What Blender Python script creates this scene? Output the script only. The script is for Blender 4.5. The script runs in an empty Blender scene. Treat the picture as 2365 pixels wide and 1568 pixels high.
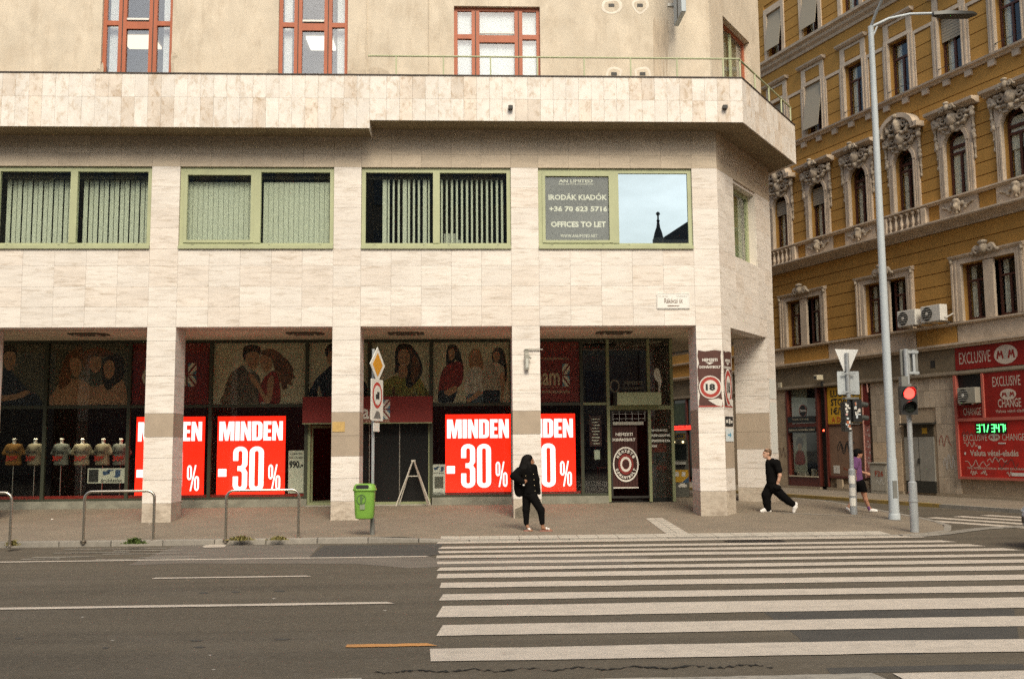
import bpy, bmesh, math, random
import numpy as np
from mathutils import Vector, Matrix
from mathutils.geometry import tessellate_polygon
R = math.radians
random.seed(7)
sc = bpy.context.scene
COL = sc.collection

# ------------------------------------------------------------------ camera
YAW, PITCH, ROLL, FPX = R(2.520), R(6.083), R(-0.485), 2300.0     # solved from the facade's verticals and horizontals
CAM = Vector((0.0, -24.5, 1.77))
FW = Vector((math.sin(YAW)*math.cos(PITCH), math.cos(YAW)*math.cos(PITCH), math.sin(PITCH)))
_r0 = Vector((math.cos(YAW), -math.sin(YAW), 0)); _u0 = _r0.cross(FW)
RT = math.cos(ROLL)*_r0 + math.sin(ROLL)*_u0
UP = -math.sin(ROLL)*_r0 + math.cos(ROLL)*_u0
cam = bpy.data.cameras.new('camera'); camo = bpy.data.objects.new('camera', cam); COL.objects.link(camo)
cam.sensor_width = 36; cam.lens = 36*FPX/2365; cam.clip_end = 2000; cam.clip_start = 0.1
m = Matrix.Identity(4)
for i in range(3):
    m[i][0], m[i][1], m[i][2], m[i][3] = RT[i], UP[i], -FW[i], CAM[i]
camo.matrix_world = m
sc.camera = camo

# ------------------------------------------------------------------ sky and sun
SUN_EL, SUN_AZ = R(44), R(170)          # azimuth clockwise from +Y: behind the camera
w = bpy.data.worlds.new('World'); sc.world = w; w.use_nodes = True
nt = w.node_tree; nt.nodes.clear()
sky = nt.nodes.new('ShaderNodeTexSky'); sky.sky_type = 'NISHITA'; sky.sun_disc = False
sky.sun_elevation = SUN_EL; sky.sun_rotation = SUN_AZ; sky.dust_density = 3.0; sky.air_density = 1.0; sky.ozone_density = 1.0
tc = nt.nodes.new('ShaderNodeTexCoord')
mp = nt.nodes.new('ShaderNodeMapping'); mp.inputs['Scale'].default_value = (1.6, 1.6, 4.0)
ns = nt.nodes.new('ShaderNodeTexNoise'); ns.inputs['Scale'].default_value = 1.7; ns.inputs['Detail'].default_value = 7; ns.inputs['Roughness'].default_value = .55
rp = nt.nodes.new('ShaderNodeValToRGB'); rp.color_ramp.elements[0].position = .50; rp.color_ramp.elements[1].position = .72
mx = nt.nodes.new('ShaderNodeMix'); mx.data_type = 'RGBA'
mx.inputs[7].default_value = (6.2, 6.1, 5.9, 1)     # cloud white, in the units of the sky model
bg = nt.nodes.new('ShaderNodeBackground'); bg.inputs['Strength'].default_value = 0.10
out = nt.nodes.new('ShaderNodeOutputWorld')
L = nt.links.new
L(tc.outputs['Generated'], mp.inputs['Vector']); L(mp.outputs['Vector'], ns.inputs['Vector']); L(ns.outputs['Fac'], rp.inputs['Fac'])
L(rp.outputs['Color'], mx.inputs[0]); L(sky.outputs['Color'], mx.inputs[6]); L(mx.outputs[2], bg.inputs['Color']); L(bg.outputs['Background'], out.inputs['Surface'])
sl = bpy.data.lights.new('sun', 'SUN'); sl.energy = 1.5; sl.angle = R(25); sl.color = (1, .93, .82)
so = bpy.data.objects.new('sun', sl); COL.objects.link(so)
sd = Vector((math.sin(SUN_AZ)*math.cos(SUN_EL), math.cos(SUN_AZ)*math.cos(SUN_EL), math.sin(SUN_EL)))
so.rotation_euler = (-sd).to_track_quat('-Z', 'Y').to_euler(); so.location = (-10, -30, 40)

vs = sc.view_settings
vs.view_transform = 'Standard'; vs.look = 'None'; vs.gamma = 1; vs.use_curve_mapping = False
vs.exposure = 0.98
vs.use_white_balance = True; vs.white_balance_temperature = 7000; vs.white_balance_tint = 6
sc.cycles.max_bounces = 8; sc.cycles.transparent_max_bounces = 12
sc.cycles.use_denoising = False        # leave the fine grain, as on film
sc.cycles.sample_clamp_indirect = 3.0

# ------------------------------------------------------------------ photo pixels -> rays -> planes (2365 x 1568 frame)
def ray(x, y): return FW*FPX + RT*(x-1182.5) + UP*(784-y)
def plane_hit(x, y, n, c):
    d = ray(x, y); return CAM + d*((c - n.dot(CAM))/n.dot(d))
def onY(x, y, Y): return plane_hit(x, y, Vector((0, 1, 0)), Y)
def onZ(x, y, Z): return plane_hit(x, y, Vector((0, 0, 1)), Z)
def zoomer(ox, oy, s):
    return lambda x, y: ((ox+x/s)/1.30613, (oy+y/s)/1.30613)
z4 = zoomer(0, 970, 2.2726); z5 = zoomer(500, 970, 2.2726); z6 = zoomer(1050, 970, 2.2726); z7 = zoomer(1550, 970, 2.34); z8 = zoomer(1950, 970, 2.34)
zr = zoomer(1200, 1540, 2.15); zq = zoomer(2000, 1440, 2.1717); zl = zoomer(0, 1540, 1.8192); zt = zoomer(2340, 1020, 3.92)

# ------------------------------------------------------------------ materials
def srgb(r, g, b): return tuple(((c/255)/12.92 if c/255 <= .04045 else ((c/255+.055)/1.055)**2.4) for c in (r, g, b))
MATS = {}
def M(name, col, rough=.8, metal=0.0, var=0.0, noise=None, dirt=None, bump=None, emit=0.0, spec=.4, streak=None):
    """noise=(scale, amount, (sx,sy,sz)); dirt=(scale, amount, colour); bump=(scale, distance); var: per-object value spread"""
    if name in MATS: return MATS[name]
    mt = bpy.data.materials.new(name); mt.use_nodes = True; n = mt.node_tree.nodes; l = mt.node_tree.links.new
    b = n['Principled BSDF']; b.inputs['Roughness'].default_value = rough; b.inputs['Metallic'].default_value = metal
    b.inputs['Specular IOR Level'].default_value = spec
    c4 = (*col, 1)
    geo = n.new('ShaderNodeNewGeometry'); cur = None
    rgb = n.new('ShaderNodeRGB'); rgb.outputs[0].default_value = c4; cur = rgb.outputs[0]
    oi = n.new('ShaderNodeObjectInfo')
    if noise:
        s, a, st = noise
        mpn = n.new('ShaderNodeVectorMath'); mpn.operation = 'MULTIPLY'; mpn.inputs[1].default_value = st; l(geo.outputs['Position'], mpn.inputs[0])
        off = n.new('ShaderNodeVectorMath'); off.operation = 'ADD'; l(mpn.outputs[0], off.inputs[0])
        if var:
            mul = n.new('ShaderNodeMath'); mul.operation = 'MULTIPLY'; mul.inputs[1].default_value = 57.0; l(oi.outputs['Random'], mul.inputs[0])
            l(mul.outputs[0], off.inputs[1])
        t = n.new('ShaderNodeTexNoise'); t.inputs['Scale'].default_value = s; t.inputs['Detail'].default_value = 6; t.inputs['Roughness'].default_value = .62
        l(off.outputs[0], t.inputs['Vector'])
        mr = n.new('ShaderNodeMapRange'); mr.inputs[1].default_value = .28; mr.inputs[2].default_value = .72; mr.inputs[3].default_value = 1-a; mr.inputs[4].default_value = 1+a*.7
        l(t.outputs['Fac'], mr.inputs[0])
        h = n.new('ShaderNodeMix'); h.data_type = 'RGBA'; h.blend_type = 'MULTIPLY'; h.inputs[0].default_value = 1
        l(cur, h.inputs[6]); l(mr.outputs[0], h.inputs[7]); cur = h.outputs[2]
    if var:
        mr = n.new('ShaderNodeMapRange'); mr.inputs[3].default_value = 1-var; mr.inputs[4].default_value = 1+var*.6; l(oi.outputs['Random'], mr.inputs[0])
        h = n.new('ShaderNodeMix'); h.data_type = 'RGBA'; h.blend_type = 'MULTIPLY'; h.inputs[0].default_value = 1
        l(cur, h.inputs[6]); l(mr.outputs[0], h.inputs[7]); cur = h.outputs[2]
    if dirt:
        s, a, dc = dirt
        t = n.new('ShaderNodeTexNoise'); t.inputs['Scale'].default_value = s; t.inputs['Detail'].default_value = 8; t.inputs['Roughness'].default_value = .7
        l(geo.outputs['Position'], t.inputs['Vector'])
        mr = n.new('ShaderNodeMapRange'); mr.inputs[1].default_value = .5; mr.inputs[2].default_value = .75; mr.inputs[3].default_value = 0; mr.inputs[4].default_value = a
        l(t.outputs['Fac'], mr.inputs[0])
        h = n.new('ShaderNodeMix'); h.data_type = 'RGBA'; l(mr.outputs[0], h.inputs[0]); l(cur, h.inputs[6]); h.inputs[7].default_value = (*dc, 1); cur = h.outputs[2]
    if streak:          # fine pits and veins: (scale, (sx,sy,sz), amount, colour)
        s, st, a, dc = streak
        mpn = n.new('ShaderNodeVectorMath'); mpn.operation = 'MULTIPLY'; mpn.inputs[1].default_value = st; l(geo.outputs['Position'], mpn.inputs[0])
        mul = n.new('ShaderNodeMath'); mul.operation = 'MULTIPLY'; mul.inputs[1].default_value = 91.0; l(oi.outputs['Random'], mul.inputs[0])
        off = n.new('ShaderNodeVectorMath'); off.operation = 'ADD'; l(mpn.outputs[0], off.inputs[0]); l(mul.outputs[0], off.inputs[1])
        t = n.new('ShaderNodeTexNoise'); t.inputs['Scale'].default_value = s; t.inputs['Detail'].default_value = 9; t.inputs['Roughness'].default_value = .75; t.inputs['Distortion'].default_value = .4
        l(off.outputs[0], t.inputs['Vector'])
        mr = n.new('ShaderNodeMapRange'); mr.inputs[1].default_value = .50; mr.inputs[2].default_value = .68; mr.inputs[3].default_value = 0; mr.inputs[4].default_value = a
        l(t.outputs['Fac'], mr.inputs[0])
        h = n.new('ShaderNodeMix'); h.data_type = 'RGBA'; l(mr.outputs[0], h.inputs[0]); l(cur, h.inputs[6]); h.inputs[7].default_value = (*dc, 1); cur = h.outputs[2]
    l(cur, b.inputs['Base Color'])
    if bump:
        t = n.new('ShaderNodeTexNoise'); t.inputs['Scale'].default_value = bump[0]; t.inputs['Detail'].default_value = 5; l(geo.outputs['Position'], t.inputs['Vector'])
        bp = n.new('ShaderNodeBump'); bp.inputs['Distance'].default_value = bump[1]; bp.inputs['Strength'].default_value = .8; l(t.outputs['Fac'], bp.inputs['Height']); l(bp.outputs[0], b.inputs['Normal'])
    if emit:
        b.inputs['Emission Color'].default_value = c4; b.inputs['Emission Strength'].default_value = emit
    MATS[name] = mt; return mt

def GLASS(name, tint=(1, 1, 1), base=.06, rough=.0, edge=.6, coat=(1, 1, 1)):
    if name in MATS: return MATS[name]
    mt = bpy.data.materials.new(name); mt.use_nodes = True; n = mt.node_tree.nodes; l = mt.node_tree.links.new; n.clear()
    o = n.new('ShaderNodeOutputMaterial'); tr = n.new('ShaderNodeBsdfTransparent'); tr.inputs[0].default_value = (*tint, 1)
    g = n.new('ShaderNodeBsdfGlossy'); g.inputs['Roughness'].default_value = rough; g.inputs[0].default_value = (*coat, 1)
    lw = n.new('ShaderNodeLayerWeight'); lw.inputs[0].default_value = .5
    pw = n.new('ShaderNodeMath'); pw.operation = 'POWER'; pw.inputs[1].default_value = 4; l(lw.outputs['Facing'], pw.inputs[0])
    ml = n.new('ShaderNodeMath'); ml.operation = 'MULTIPLY_ADD'; ml.inputs[1].default_value = edge; ml.inputs[2].default_value = base; l(pw.outputs[0], ml.inputs[0])
    x = n.new('ShaderNodeMixShader'); l(ml.outputs[0], x.inputs[0]); l(tr.outputs[0], x.inputs[1]); l(g.outputs[0], x.inputs[2]); l(x.outputs[0], o.inputs['Surface'])
    MATS[name] = mt; return mt

# ------------------------------------------------------------------ mesh builder
class MB:
    def __init__(s): s.v = []; s.f = []
    def add(s, vs, fs):
        o = len(s.v); s.v += [tuple(v) for v in vs]; s.f += [tuple(i+o for i in f) for f in fs]; return s
    def box(s, x0, x1, y0, y1, z0, z1):
        return s.add([(x0,y0,z0),(x1,y0,z0),(x1,y1,z0),(x0,y1,z0),(x0,y0,z1),(x1,y0,z1),(x1,y1,z1),(x0,y1,z1)],
                     [(0,3,2,1),(4,5,6,7),(0,1,5,4),(1,2,6,5),(2,3,7,6),(3,0,4,7)])
    def prism(s, poly, z0, z1):                      # plan polygon (x,y) extruded in z
        n = len(poly); vs = [(x, y, z0) for x, y in poly]+[(x, y, z1) for x, y in poly]
        area = sum(poly[i][0]*poly[(i+1) % n][1]-poly[(i+1) % n][0]*poly[i][1] for i in range(n))
        if area < 0: poly = poly[::-1]; vs = [(x, y, z0) for x, y in poly]+[(x, y, z1) for x, y in poly]
        return s.add(vs, [tuple(range(n))[::-1], tuple(range(n, 2*n))]+[(i, (i+1) % n, n+(i+1) % n, n+i) for i in range(n)])
    def xz(s, poly, y0, y1):                         # elevation polygon (x,z) extruded in y
        n = len(poly)
        area = sum(poly[i][0]*poly[(i+1) % n][1]-poly[(i+1) % n][0]*poly[i][1] for i in range(n))
        if area < 0: poly = poly[::-1]
        vs = [(x, y0, z) for x, z in poly]+[(x, y1, z) for x, z in poly]
        tris = tessellate_polygon([[Vector((x, z, 0)) for x, z in poly]])
        fs = [tuple(t) for t in tris]
        def nrm(t):
            a, b, c = [Vector((poly[i][0], poly[i][1])) for i in t]; return (b-a).cross(c-a)
        fs = [t if nrm(t) > 0 else t[::-1] for t in fs]
        return s.add(vs, fs+[tuple(i+n for i in t[::-1]) for t in fs]+[(i, n+i, n+(i+1) % n, (i+1) % n) for i in range(n)])
    def profile(s, prof, x0, x1):                    # moulding: (y,z) profile swept along x
        n = len(prof); vs = [(x0, y, z) for y, z in prof]+[(x1, y, z) for y, z in prof]
        area = sum(prof[i][0]*prof[(i+1) % n][1]-prof[(i+1) % n][0]*prof[i][1] for i in range(n))
        if area < 0: prof = prof[::-1]; vs = [(x0, y, z) for y, z in prof]+[(x1, y, z) for y, z in prof]
        return s.add(vs, [tuple(range(n))[::-1], tuple(range(n, 2*n))]+[(i, (i+1) % n, n+(i+1) % n, n+i) for i in range(n)])
    def cyl(s, p0, p1, r0, r1=None, n=12, cap=True):
        r1 = r0 if r1 is None else r1; p0 = Vector(p0); p1 = Vector(p1); d = (p1-p0).normalized()
        a = d.orthogonal().normalized(); b = d.cross(a)
        vs = [p0+(a*math.cos(t)+b*math.sin(t))*r0 for t in [2*math.pi*i/n for i in range(n)]]+[p1+(a*math.cos(t)+b*math.sin(t))*r1 for t in [2*math.pi*i/n for i in range(n)]]
        fs = [(i, (i+1) % n, n+(i+1) % n, n+i) for i in range(n)]
        if cap: fs += [tuple(range(n))[::-1], tuple(range(n, 2*n))]
        return s.add(vs, fs)
    def tube(s, pts, r, n=10):
        pts = [Vector(p) for p in pts]; rings = []; ref = None
        for i, p in enumerate(pts):
            d = (pts[min(i+1, len(pts)-1)]-pts[max(i-1, 0)]).normalized()
            if ref is None: ref = d.orthogonal().normalized()
            a = (ref-d*ref.dot(d)).normalized(); ref = a; b = d.cross(a)
            rr = r[i] if isinstance(r, (list, tuple)) else r
            rings.append([p+(a*math.cos(2*math.pi*k/n)+b*math.sin(2*math.pi*k/n))*rr for k in range(n)])
        vs = [v for q in rings for v in q]; fs = []
        for i in range(len(pts)-1):
            fs += [(i*n+k, i*n+(k+1) % n, (i+1)*n+(k+1) % n, (i+1)*n+k) for k in range(n)]
        fs += [tuple(range(n))[::-1], tuple(range((len(pts)-1)*n, len(pts)*n))]
        return s.add(vs, fs)
    def lathe(s, prof, c=(0, 0, 0), n=16, axis='z'):
        vs = []; fs = []
        for r, h in prof:
            for k in range(n):
                a = 2*math.pi*k/n; x, y = r*math.cos(a), r*math.sin(a)
                p = (x, y, h) if axis == 'z' else (x, -h, y)
                vs.append((c[0]+p[0], c[1]+p[1], c[2]+p[2]))
        m_ = len(prof)
        for i in range(m_-1):
            fs += [(i*n+k, i*n+(k+1) % n, (i+1)*n+(k+1) % n, (i+1)*n+k) for k in range(n)]
        fs += [tuple(range(n))[::-1], tuple(range((m_-1)*n, m_*n))]
        return s.add(vs, fs)
    def quad(s, a, b, c, d): return s.add([a, b, c, d], [(0, 1, 2, 3)])
    def mesh(s, name):
        me = bpy.data.meshes.new(name); me.from_pydata(s.v, [], s.f); me.update(); return me

def smooth(me, ang=None):
    if ang is None:
        me.shade_smooth()
    else:
        me.shade_smooth(); me.set_sharp_from_angle(angle=R(ang))
def link(name, me, mat, parent=None, loc=None, rotz=None):
    o = bpy.data.objects.new(name, me); COL.objects.link(o)
    if mat is not None and len(me.materials) == 0: me.materials.append(mat)
    if parent: o.parent = parent
    if loc is not None: o.location = loc
    if rotz is not None: o.rotation_euler = (0, 0, rotz)
    return o
def obj(name, mb, mat, parent=None, loc=None, rotz=None, sm=None, bevel=0):
    me = mb.mesh(name) if isinstance(mb, MB) else mb
    if sm is not None: smooth(me, sm)
    o = link(name, me, mat, parent, loc, rotz)
    if bevel:
        bv = o.modifiers.new('bevel', 'BEVEL'); bv.width = bevel; bv.segments = 2; bv.limit_method = 'ANGLE'; bv.angle_limit = R(40)
    return o
def tag(o, label=None, cat=None, group=None, kind=None):
    if label: o['label'] = label
    if cat: o['category'] = cat
    if group: o['group'] = group
    if kind: o['kind'] = kind
    return o
def thing(name, label, cat, loc=(0, 0, 0), rotz=0, group=None):
    o = bpy.data.objects.new(name, None); COL.objects.link(o); o.empty_display_size = .2
    o.location = loc; o.rotation_euler = (0, 0, rotz)
    return tag(o, label, cat, group)
_cubes = {}
def piece(name, x0, x1, y0, y1, z0, z1, mat, parent=None):
    """one slab, band or slat: shares a unit cube per material"""
    if mat.name not in _cubes:
        me = MB().box(-.5, .5, -.5, .5, -.5, .5).mesh('block'); me.materials.append(mat); _cubes[mat.name] = me
    o = bpy.data.objects.new(name, _cubes[mat.name]); COL.objects.link(o); o.parent = parent
    o.location = ((x0+x1)/2, (y0+y1)/2, (z0+z1)/2); o.scale = (x1-x0, y1-y0, z1-z0)
    return o

# ------------------------------------------------------------------ lettering and flat print
_fc = {}
def text_mesh(s, w, h, bold=0.0, depth=.004):
    """string fitted to w x h metres, standing in the xz plane, facing -y, its lower left corner at the origin"""
    key = (s, bold)
    if key not in _fc:
        cu = bpy.data.curves.new('t', 'FONT'); cu.body = s; cu.resolution_u = 2; cu.offset = bold
        to = bpy.data.objects.new('t', cu); COL.objects.link(to)
        bpy.context.view_layer.update()
        me0 = bpy.data.meshes.new_from_object(to.evaluated_get(bpy.context.evaluated_depsgraph_get()))
        vs_ = [tuple(v.co) for v in me0.vertices]; fs_ = [tuple(p.vertices) for p in me0.polygons]
        bpy.data.objects.remove(to); bpy.data.curves.remove(cu); bpy.data.meshes.remove(me0)
        _fc[key] = (vs_, fs_)
    vs_, fs_ = _fc[key]
    x0 = min(v[0] for v in vs_); x1 = max(v[0] for v in vs_); y0 = min(v[1] for v in vs_); y1 = max(v[1] for v in vs_)
    sx = w/(x1-x0); sy = h/max(y1-y0, 1e-6)
    return MB().add([((v[0]-x0)*sx, 0, (v[1]-y0)*sy) for v in vs_], fs_).mesh('lettering')
def text(s, x, z, w, h, mat, parent, y=0.0, bold=0.0, name='lettering'):
    me = text_mesh(s, w, h, bold); return link(name, me, mat, parent, (x, y, z))
def catmull(pts, k=6):
    n = len(pts); o = []
    for i in range(n):
        p0, p1, p2, p3 = [np.array(pts[(i+j-1) % n], float) for j in range(4)]
        for q in range(k):
            t = q/k
            o.append(tuple(.5*((2*p1)+(-p0+p2)*t+(2*p0-5*p1+4*p2-p3)*t*t+(-p0+3*p1-3*p2+p3)*t**3)))
    return o
def flat_poly(polys, y=0.0):
    """polys: [outer, hole...] of (x,z); a printed shape facing -y"""
    vs = [Vector((x, z, 0)) for p in polys for x, z in p]
    tris = tessellate_polygon([[Vector((x, z, 0)) for x, z in p] for p in polys])
    fs = []
    for t in tris:
        a, b, c = [vs[i] for i in t]
        fs.append(tuple(t) if (b-a).cross(c-a).z > 0 else tuple(t[::-1]))
    return MB().add([(v.x, y, v.y) for v in vs], fs)
def ellipse(cx, cz, rx, rz, n=28, a0=0, a1=2*math.pi):
    full = abs(a1-a0-2*math.pi) < 1e-6
    return [(cx+rx*math.cos(a0+(a1-a0)*i/(n if full else n-1)), cz+rz*math.sin(a0+(a1-a0)*i/(n if full else n-1))) for i in range(n)]
def rrect(x0, x1, z0, z1, r, n=5):
    o = []
    for cx, cz, a in ((x1-r, z1-r, 0), (x0+r, z1-r, 90), (x0+r, z0+r, 180), (x1-r, z0+r, 270)):
        o += [(cx+r*math.cos(R(a+90*i/n)), cz+r*math.sin(R(a+90*i/n))) for i in range(n+1)]
    return o

# ------------------------------------------------------------------ organic shapes: signed distance field -> surface nets
def snet(fn, lo, hi, h):
    lo = np.array(lo, float); hi = np.array(hi, float); n = np.ceil((hi-lo)/h).astype(int)+1
    ax = [lo[i]+h*np.arange(n[i]) for i in range(3)]
    G = np.stack(np.meshgrid(*ax, indexing='ij'), -1); V = fn(G).astype(np.float32)
    S = V < 0
    c = [S[i:n[0]-1+i, j:n[1]-1+j, k:n[2]-1+k] for i in (0, 1) for j in (0, 1) for k in (0, 1)]
    cnt = sum(x.astype(int) for x in c); act = (cnt > 0) & (cnt < 8)
    idx = -np.ones(act.shape, int); cells = np.argwhere(act); idx[act] = np.arange(len(cells))
    P = np.zeros((len(cells), 3)); K = np.zeros(len(cells))
    corners = [(i, j, k) for i in (0, 1) for j in (0, 1) for k in (0, 1)]
    for a in corners:
        for d in range(3):
            if a[d]: continue
            b = list(a); b[d] = 1
            va = V[cells[:, 0]+a[0], cells[:, 1]+a[1], cells[:, 2]+a[2]]; vb = V[cells[:, 0]+b[0], cells[:, 1]+b[1], cells[:, 2]+b[2]]
            m_ = (va < 0) != (vb < 0); t = np.where(m_, va/np.where(m_, va-vb, 1), 0)
            q = np.array(a, float)[None]+t[:, None]*(np.array(b)-np.array(a))[None]
            P += np.where(m_[:, None], q, 0); K += m_
    P = P/K[:, None]; verts = lo+(cells+P)*h; faces = []
    for d in range(3):
        e1, e2 = [(1, 2), (2, 0), (0, 1)][d]
        A = S; sl0 = [slice(None)]*3; sl1 = [slice(None)]*3; sl0[d] = slice(0, -1); sl1[d] = slice(1, None)
        cr = np.argwhere(A[tuple(sl0)] != A[tuple(sl1)])
        cr = cr[(cr[:, e1] > 0) & (cr[:, e2] > 0) & (cr[:, e1] < n[e1]-1) & (cr[:, e2] < n[e2]-1)]
        o1 = np.zeros(3, int); o1[e1] = 1; o2 = np.zeros(3, int); o2[e2] = 1
        q = [idx[tuple((cr-a).T)] for a in (o1+o2, o2, 0*o1, o1)]
        ins = A[tuple(sl0)][tuple(cr.T)]
        Q = np.stack(q, 1); Q = np.where(ins[:, None], Q, Q[:, ::-1]); faces.append(Q)
    F = np.concatenate(faces); F = F[(F >= 0).all(1)]
    me = bpy.data.meshes.new('organic'); me.from_pydata(verts.tolist(), [], F.tolist()); me.update(); me.shade_smooth(); return me
def cap(G, a, b, ra, rb=None):
    rb = ra if rb is None else rb; a = np.array(a, float); b = np.array(b, float); d = b-a; L2 = max((d*d).sum(), 1e-9)
    t = np.clip(((G-a)@d)/L2, 0, 1); return np.linalg.norm(G-a-t[..., None]*d, axis=-1)-(ra+(rb-ra)*t)
def ell(G, c, r):
    r = np.array(r, float); q = (G-np.array(c))/r; k = np.linalg.norm(q, axis=-1); return (k-1)*r.min()
def smin(ds, k):
    o = ds[0]
    for d in ds[1:]:
        h = np.clip(.5+.5*(o-d)/k, 0, 1); o = o*(1-h)+d*h-k*h*(1-h)
    return o
def field(prims, k=.03):
    """prims: ('c',a,b,ra,rb) capsule | ('e',centre,radii) ellipsoid | ('cut', fn) """
    def fn(G):
        ds = []
        for p in prims:
            if p[0] == 'c': ds.append(cap(G, *p[1:]))
            elif p[0] == 'e': ds.append(ell(G, *p[1:]))
        d = smin(ds, k)
        for p in prims:
            if p[0] == 'cut': d = np.maximum(d, p[1](G))
        return d
    return fn
def blob(prims, h=.012, k=.03, pad=.04):
    pts = []
    for p in prims:
        if p[0] == 'c': pts += [np.array(p[1])-max(p[3], p[4]), np.array(p[1])+max(p[3], p[4]), np.array(p[2])-max(p[3], p[4]), np.array(p[2])+max(p[3], p[4])]
        elif p[0] == 'e': pts += [np.array(p[1])-np.array(p[2]), np.array(p[1])+np.array(p[2])]
    pts = np.array(pts); return snet(field(prims, k), pts.min(0)-pad, pts.max(0)+pad, h)
# ================================================================== materials
ASPH = srgb(98, 90, 80)
asphalt = M('asphalt', (.092, .075, .053), .9, noise=(1.3, .30, (.07, 1, 1)), dirt=(.55, .6, (.118, .10, .078)), bump=(120, .008), streak=(13, (1, 1, 1), .55, (.15, .128, .10)))
asphalt_dark = M('asphalt_dark_patch', (.060, .055, .048), .9, noise=(3, .2, (1, 1, 1)), bump=(170, .006), streak=(60, (1, 1, 1), .3, (.14, .13, .11)))
asphalt_pale = M('asphalt_worn_patch', (.150, .128, .105), .9, noise=(3, .22, (.4, 1, 1)), dirt=(1.2, .5, (.10, .09, .078)), bump=(150, .006), streak=(60, (1, 1, 1), .3, (.09, .08, .07)))
pave_m = M('pavement_asphalt', (.22, .178, .132), .92, noise=(1.1, .16, (1, 1, 1)), dirt=(.8, .5, (.15, .13, .108)), bump=(110, .008), streak=(11, (1, 1, 1), .5, (.13, .107, .082)))
granite = M('kerb_granite', (.27, .245, .21), .85, var=.15, noise=(9, .18, (1, 1, 1)), dirt=(2.5, .5, (.17, .15, .125)), bump=(90, .004))
paver_m = M('tactile_paver', (.46, .415, .35), .85, var=.08, noise=(6, .1, (1, 1, 1)), dirt=(2.5, .4, (.30, .265, .22)), bump=(80, .006))
paint = M('road_paint', (.50, .435, .365), .75, noise=(6, .10, (.3, 1, 1)), dirt=(3.2, .55, (.28, .25, .21)), bump=(150, .004), streak=(16, (.6, 1, 1), .5, (.27, .235, .195)))
paint_worn = M('road_paint_worn', (.33, .30, .255), .8, noise=(6, .2, (.3, 1, 1)), dirt=(3.0, 1.0, (.11, .10, .085)), streak=(30, (.3, 1, 1), .9, (.11, .10, .085)))
paint_orange = M('road_paint_orange', (.50, .235, .075), .8, noise=(8, .15, (.3, 1, 1)), dirt=(6, .5, (.18, .12, .07)))
crack_m = M('crack_dirt', (.012, .011, .009), 1)

# ================================================================== ground
def lerp(a, b, t): return a+(b-a)*t
def sstep(a, b, x): t = min(max((x-a)/(b-a), 0), 1); return t*t*(3-2*t)
def table(x, xs, ys):
    if x <= xs[0]: return ys[0]
    for i in range(len(xs)-1):
        if x <= xs[i+1]: return lerp(ys[i], ys[i+1], (x-xs[i])/(xs[i+1]-xs[i]))
    return ys[-1]
KERB_Y = -4.22
def pav_z(x, y):
    e = lerp(-.015, -.098, sstep(-1.5, -.4, x))
    if y < 0: return lerp(.02, e, min(y/KERB_Y, 1))
    return table(y, [0, 3.3, 40], [.02, .18, .18])
def pav_xmax(y): return table(y, [-4.22, -4.05, -3.6, -2.7, -1.9, -1, .2, 1.5, 3, 6, 12, 40], [8.75, 9.35, 10.0, 10.45, 10.6, 10.6, 10.5, 10.25, 9.9, 8.9, 6.8, -3])
def road_z(y): return table(y, [-60, -16.5, -4.3, 200], [.026, .026, -.12, -.12])
def on_road(x, y):
    z = -.05
    for _ in range(12):
        p = onZ(x, y, z); z = road_z(p.y)
    return p
def on_pav(x, y):
    z = -.03
    for _ in range(12):
        p = onZ(x, y, z); z = pav_z(p.x, p.y)
    return p
def grid_mesh(us, vs_, fn):
    v = [fn(a, b) for b in vs_ for a in us]; n = len(us)
    f = [(j*n+i, j*n+i+1, (j+1)*n+i+1, (j+1)*n+i) for j in range(len(vs_)-1) for i in range(n-1)]
    return MB().add(v, f)
road = obj('road', grid_mesh([-160, -60, -20, 0, 20, 60, 160], [-90, -60, -16.5, -12, -8, -4.3, 0, 30, 160], lambda x, y: (x, y, road_z(y))), asphalt)
tag(road, kind='structure')
xs_ = [-60, -40, -25, -15, -10, -6, -4, -3, -2, -1.5, -1.2, -.9, -.6, -.3, 0, 2, 4, 6]
us = xs_+[('r', t/6) for t in range(1, 7)]
ys_ = [-4.22+.02*i for i in range(0, 3)]+[-4.05, -3.85, -3.6, -3.3, -2.9, -2.5, -2.1, -1.6, -1, -.5, 0, .4, .8, 1.3, 2.2, 3, 3.3, 3.8, 5, 8, 12, 20, 40]
def pav_pt(a, y):
    x = a if not isinstance(a, tuple) else lerp(6 if y < 12 else min(6, pav_xmax(y)-1), pav_xmax(y), a[1])
    if not isinstance(a, tuple) and y >= 12: x = min(a, pav_xmax(y)-1.0-(6-a)*.001)
    return (x, y, pav_z(x, y))
pavement = obj('pavement', grid_mesh(us, ys_, pav_pt), pave_m); tag(pavement, kind='structure')
# the front kerb: one granite stone after another, low along the crossing
kb = []
x = -16.0
while x < 8.6:
    l_ = 1.0 if x < 7.6 else 8.72-x; zt0, zt1 = pav_z(x, KERB_Y), pav_z(x+l_, KERB_Y); j = random.uniform(-.006, .006)
    b = MB().add([(x+.006, KERB_Y-.20+j, -.4), (x+l_-.006, KERB_Y-.20+j, -.4), (x+l_-.006, KERB_Y+.0, -.4), (x+.006, KERB_Y+.0, -.4),
                  (x+.006, KERB_Y-.17+j, zt0+.004), (x+l_-.006, KERB_Y-.17+j, zt1+.004), (x+l_-.006, KERB_Y+.0, zt1+.006), (x+.006, KERB_Y+.0, zt0+.006)],
                 [(0,3,2,1),(4,5,6,7),(0,1,5,4),(1,2,6,5),(2,3,7,6),(3,0,4,7)])
    obj('kerb_stone', b, granite, pavement, bevel=.012); x += l_
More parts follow.
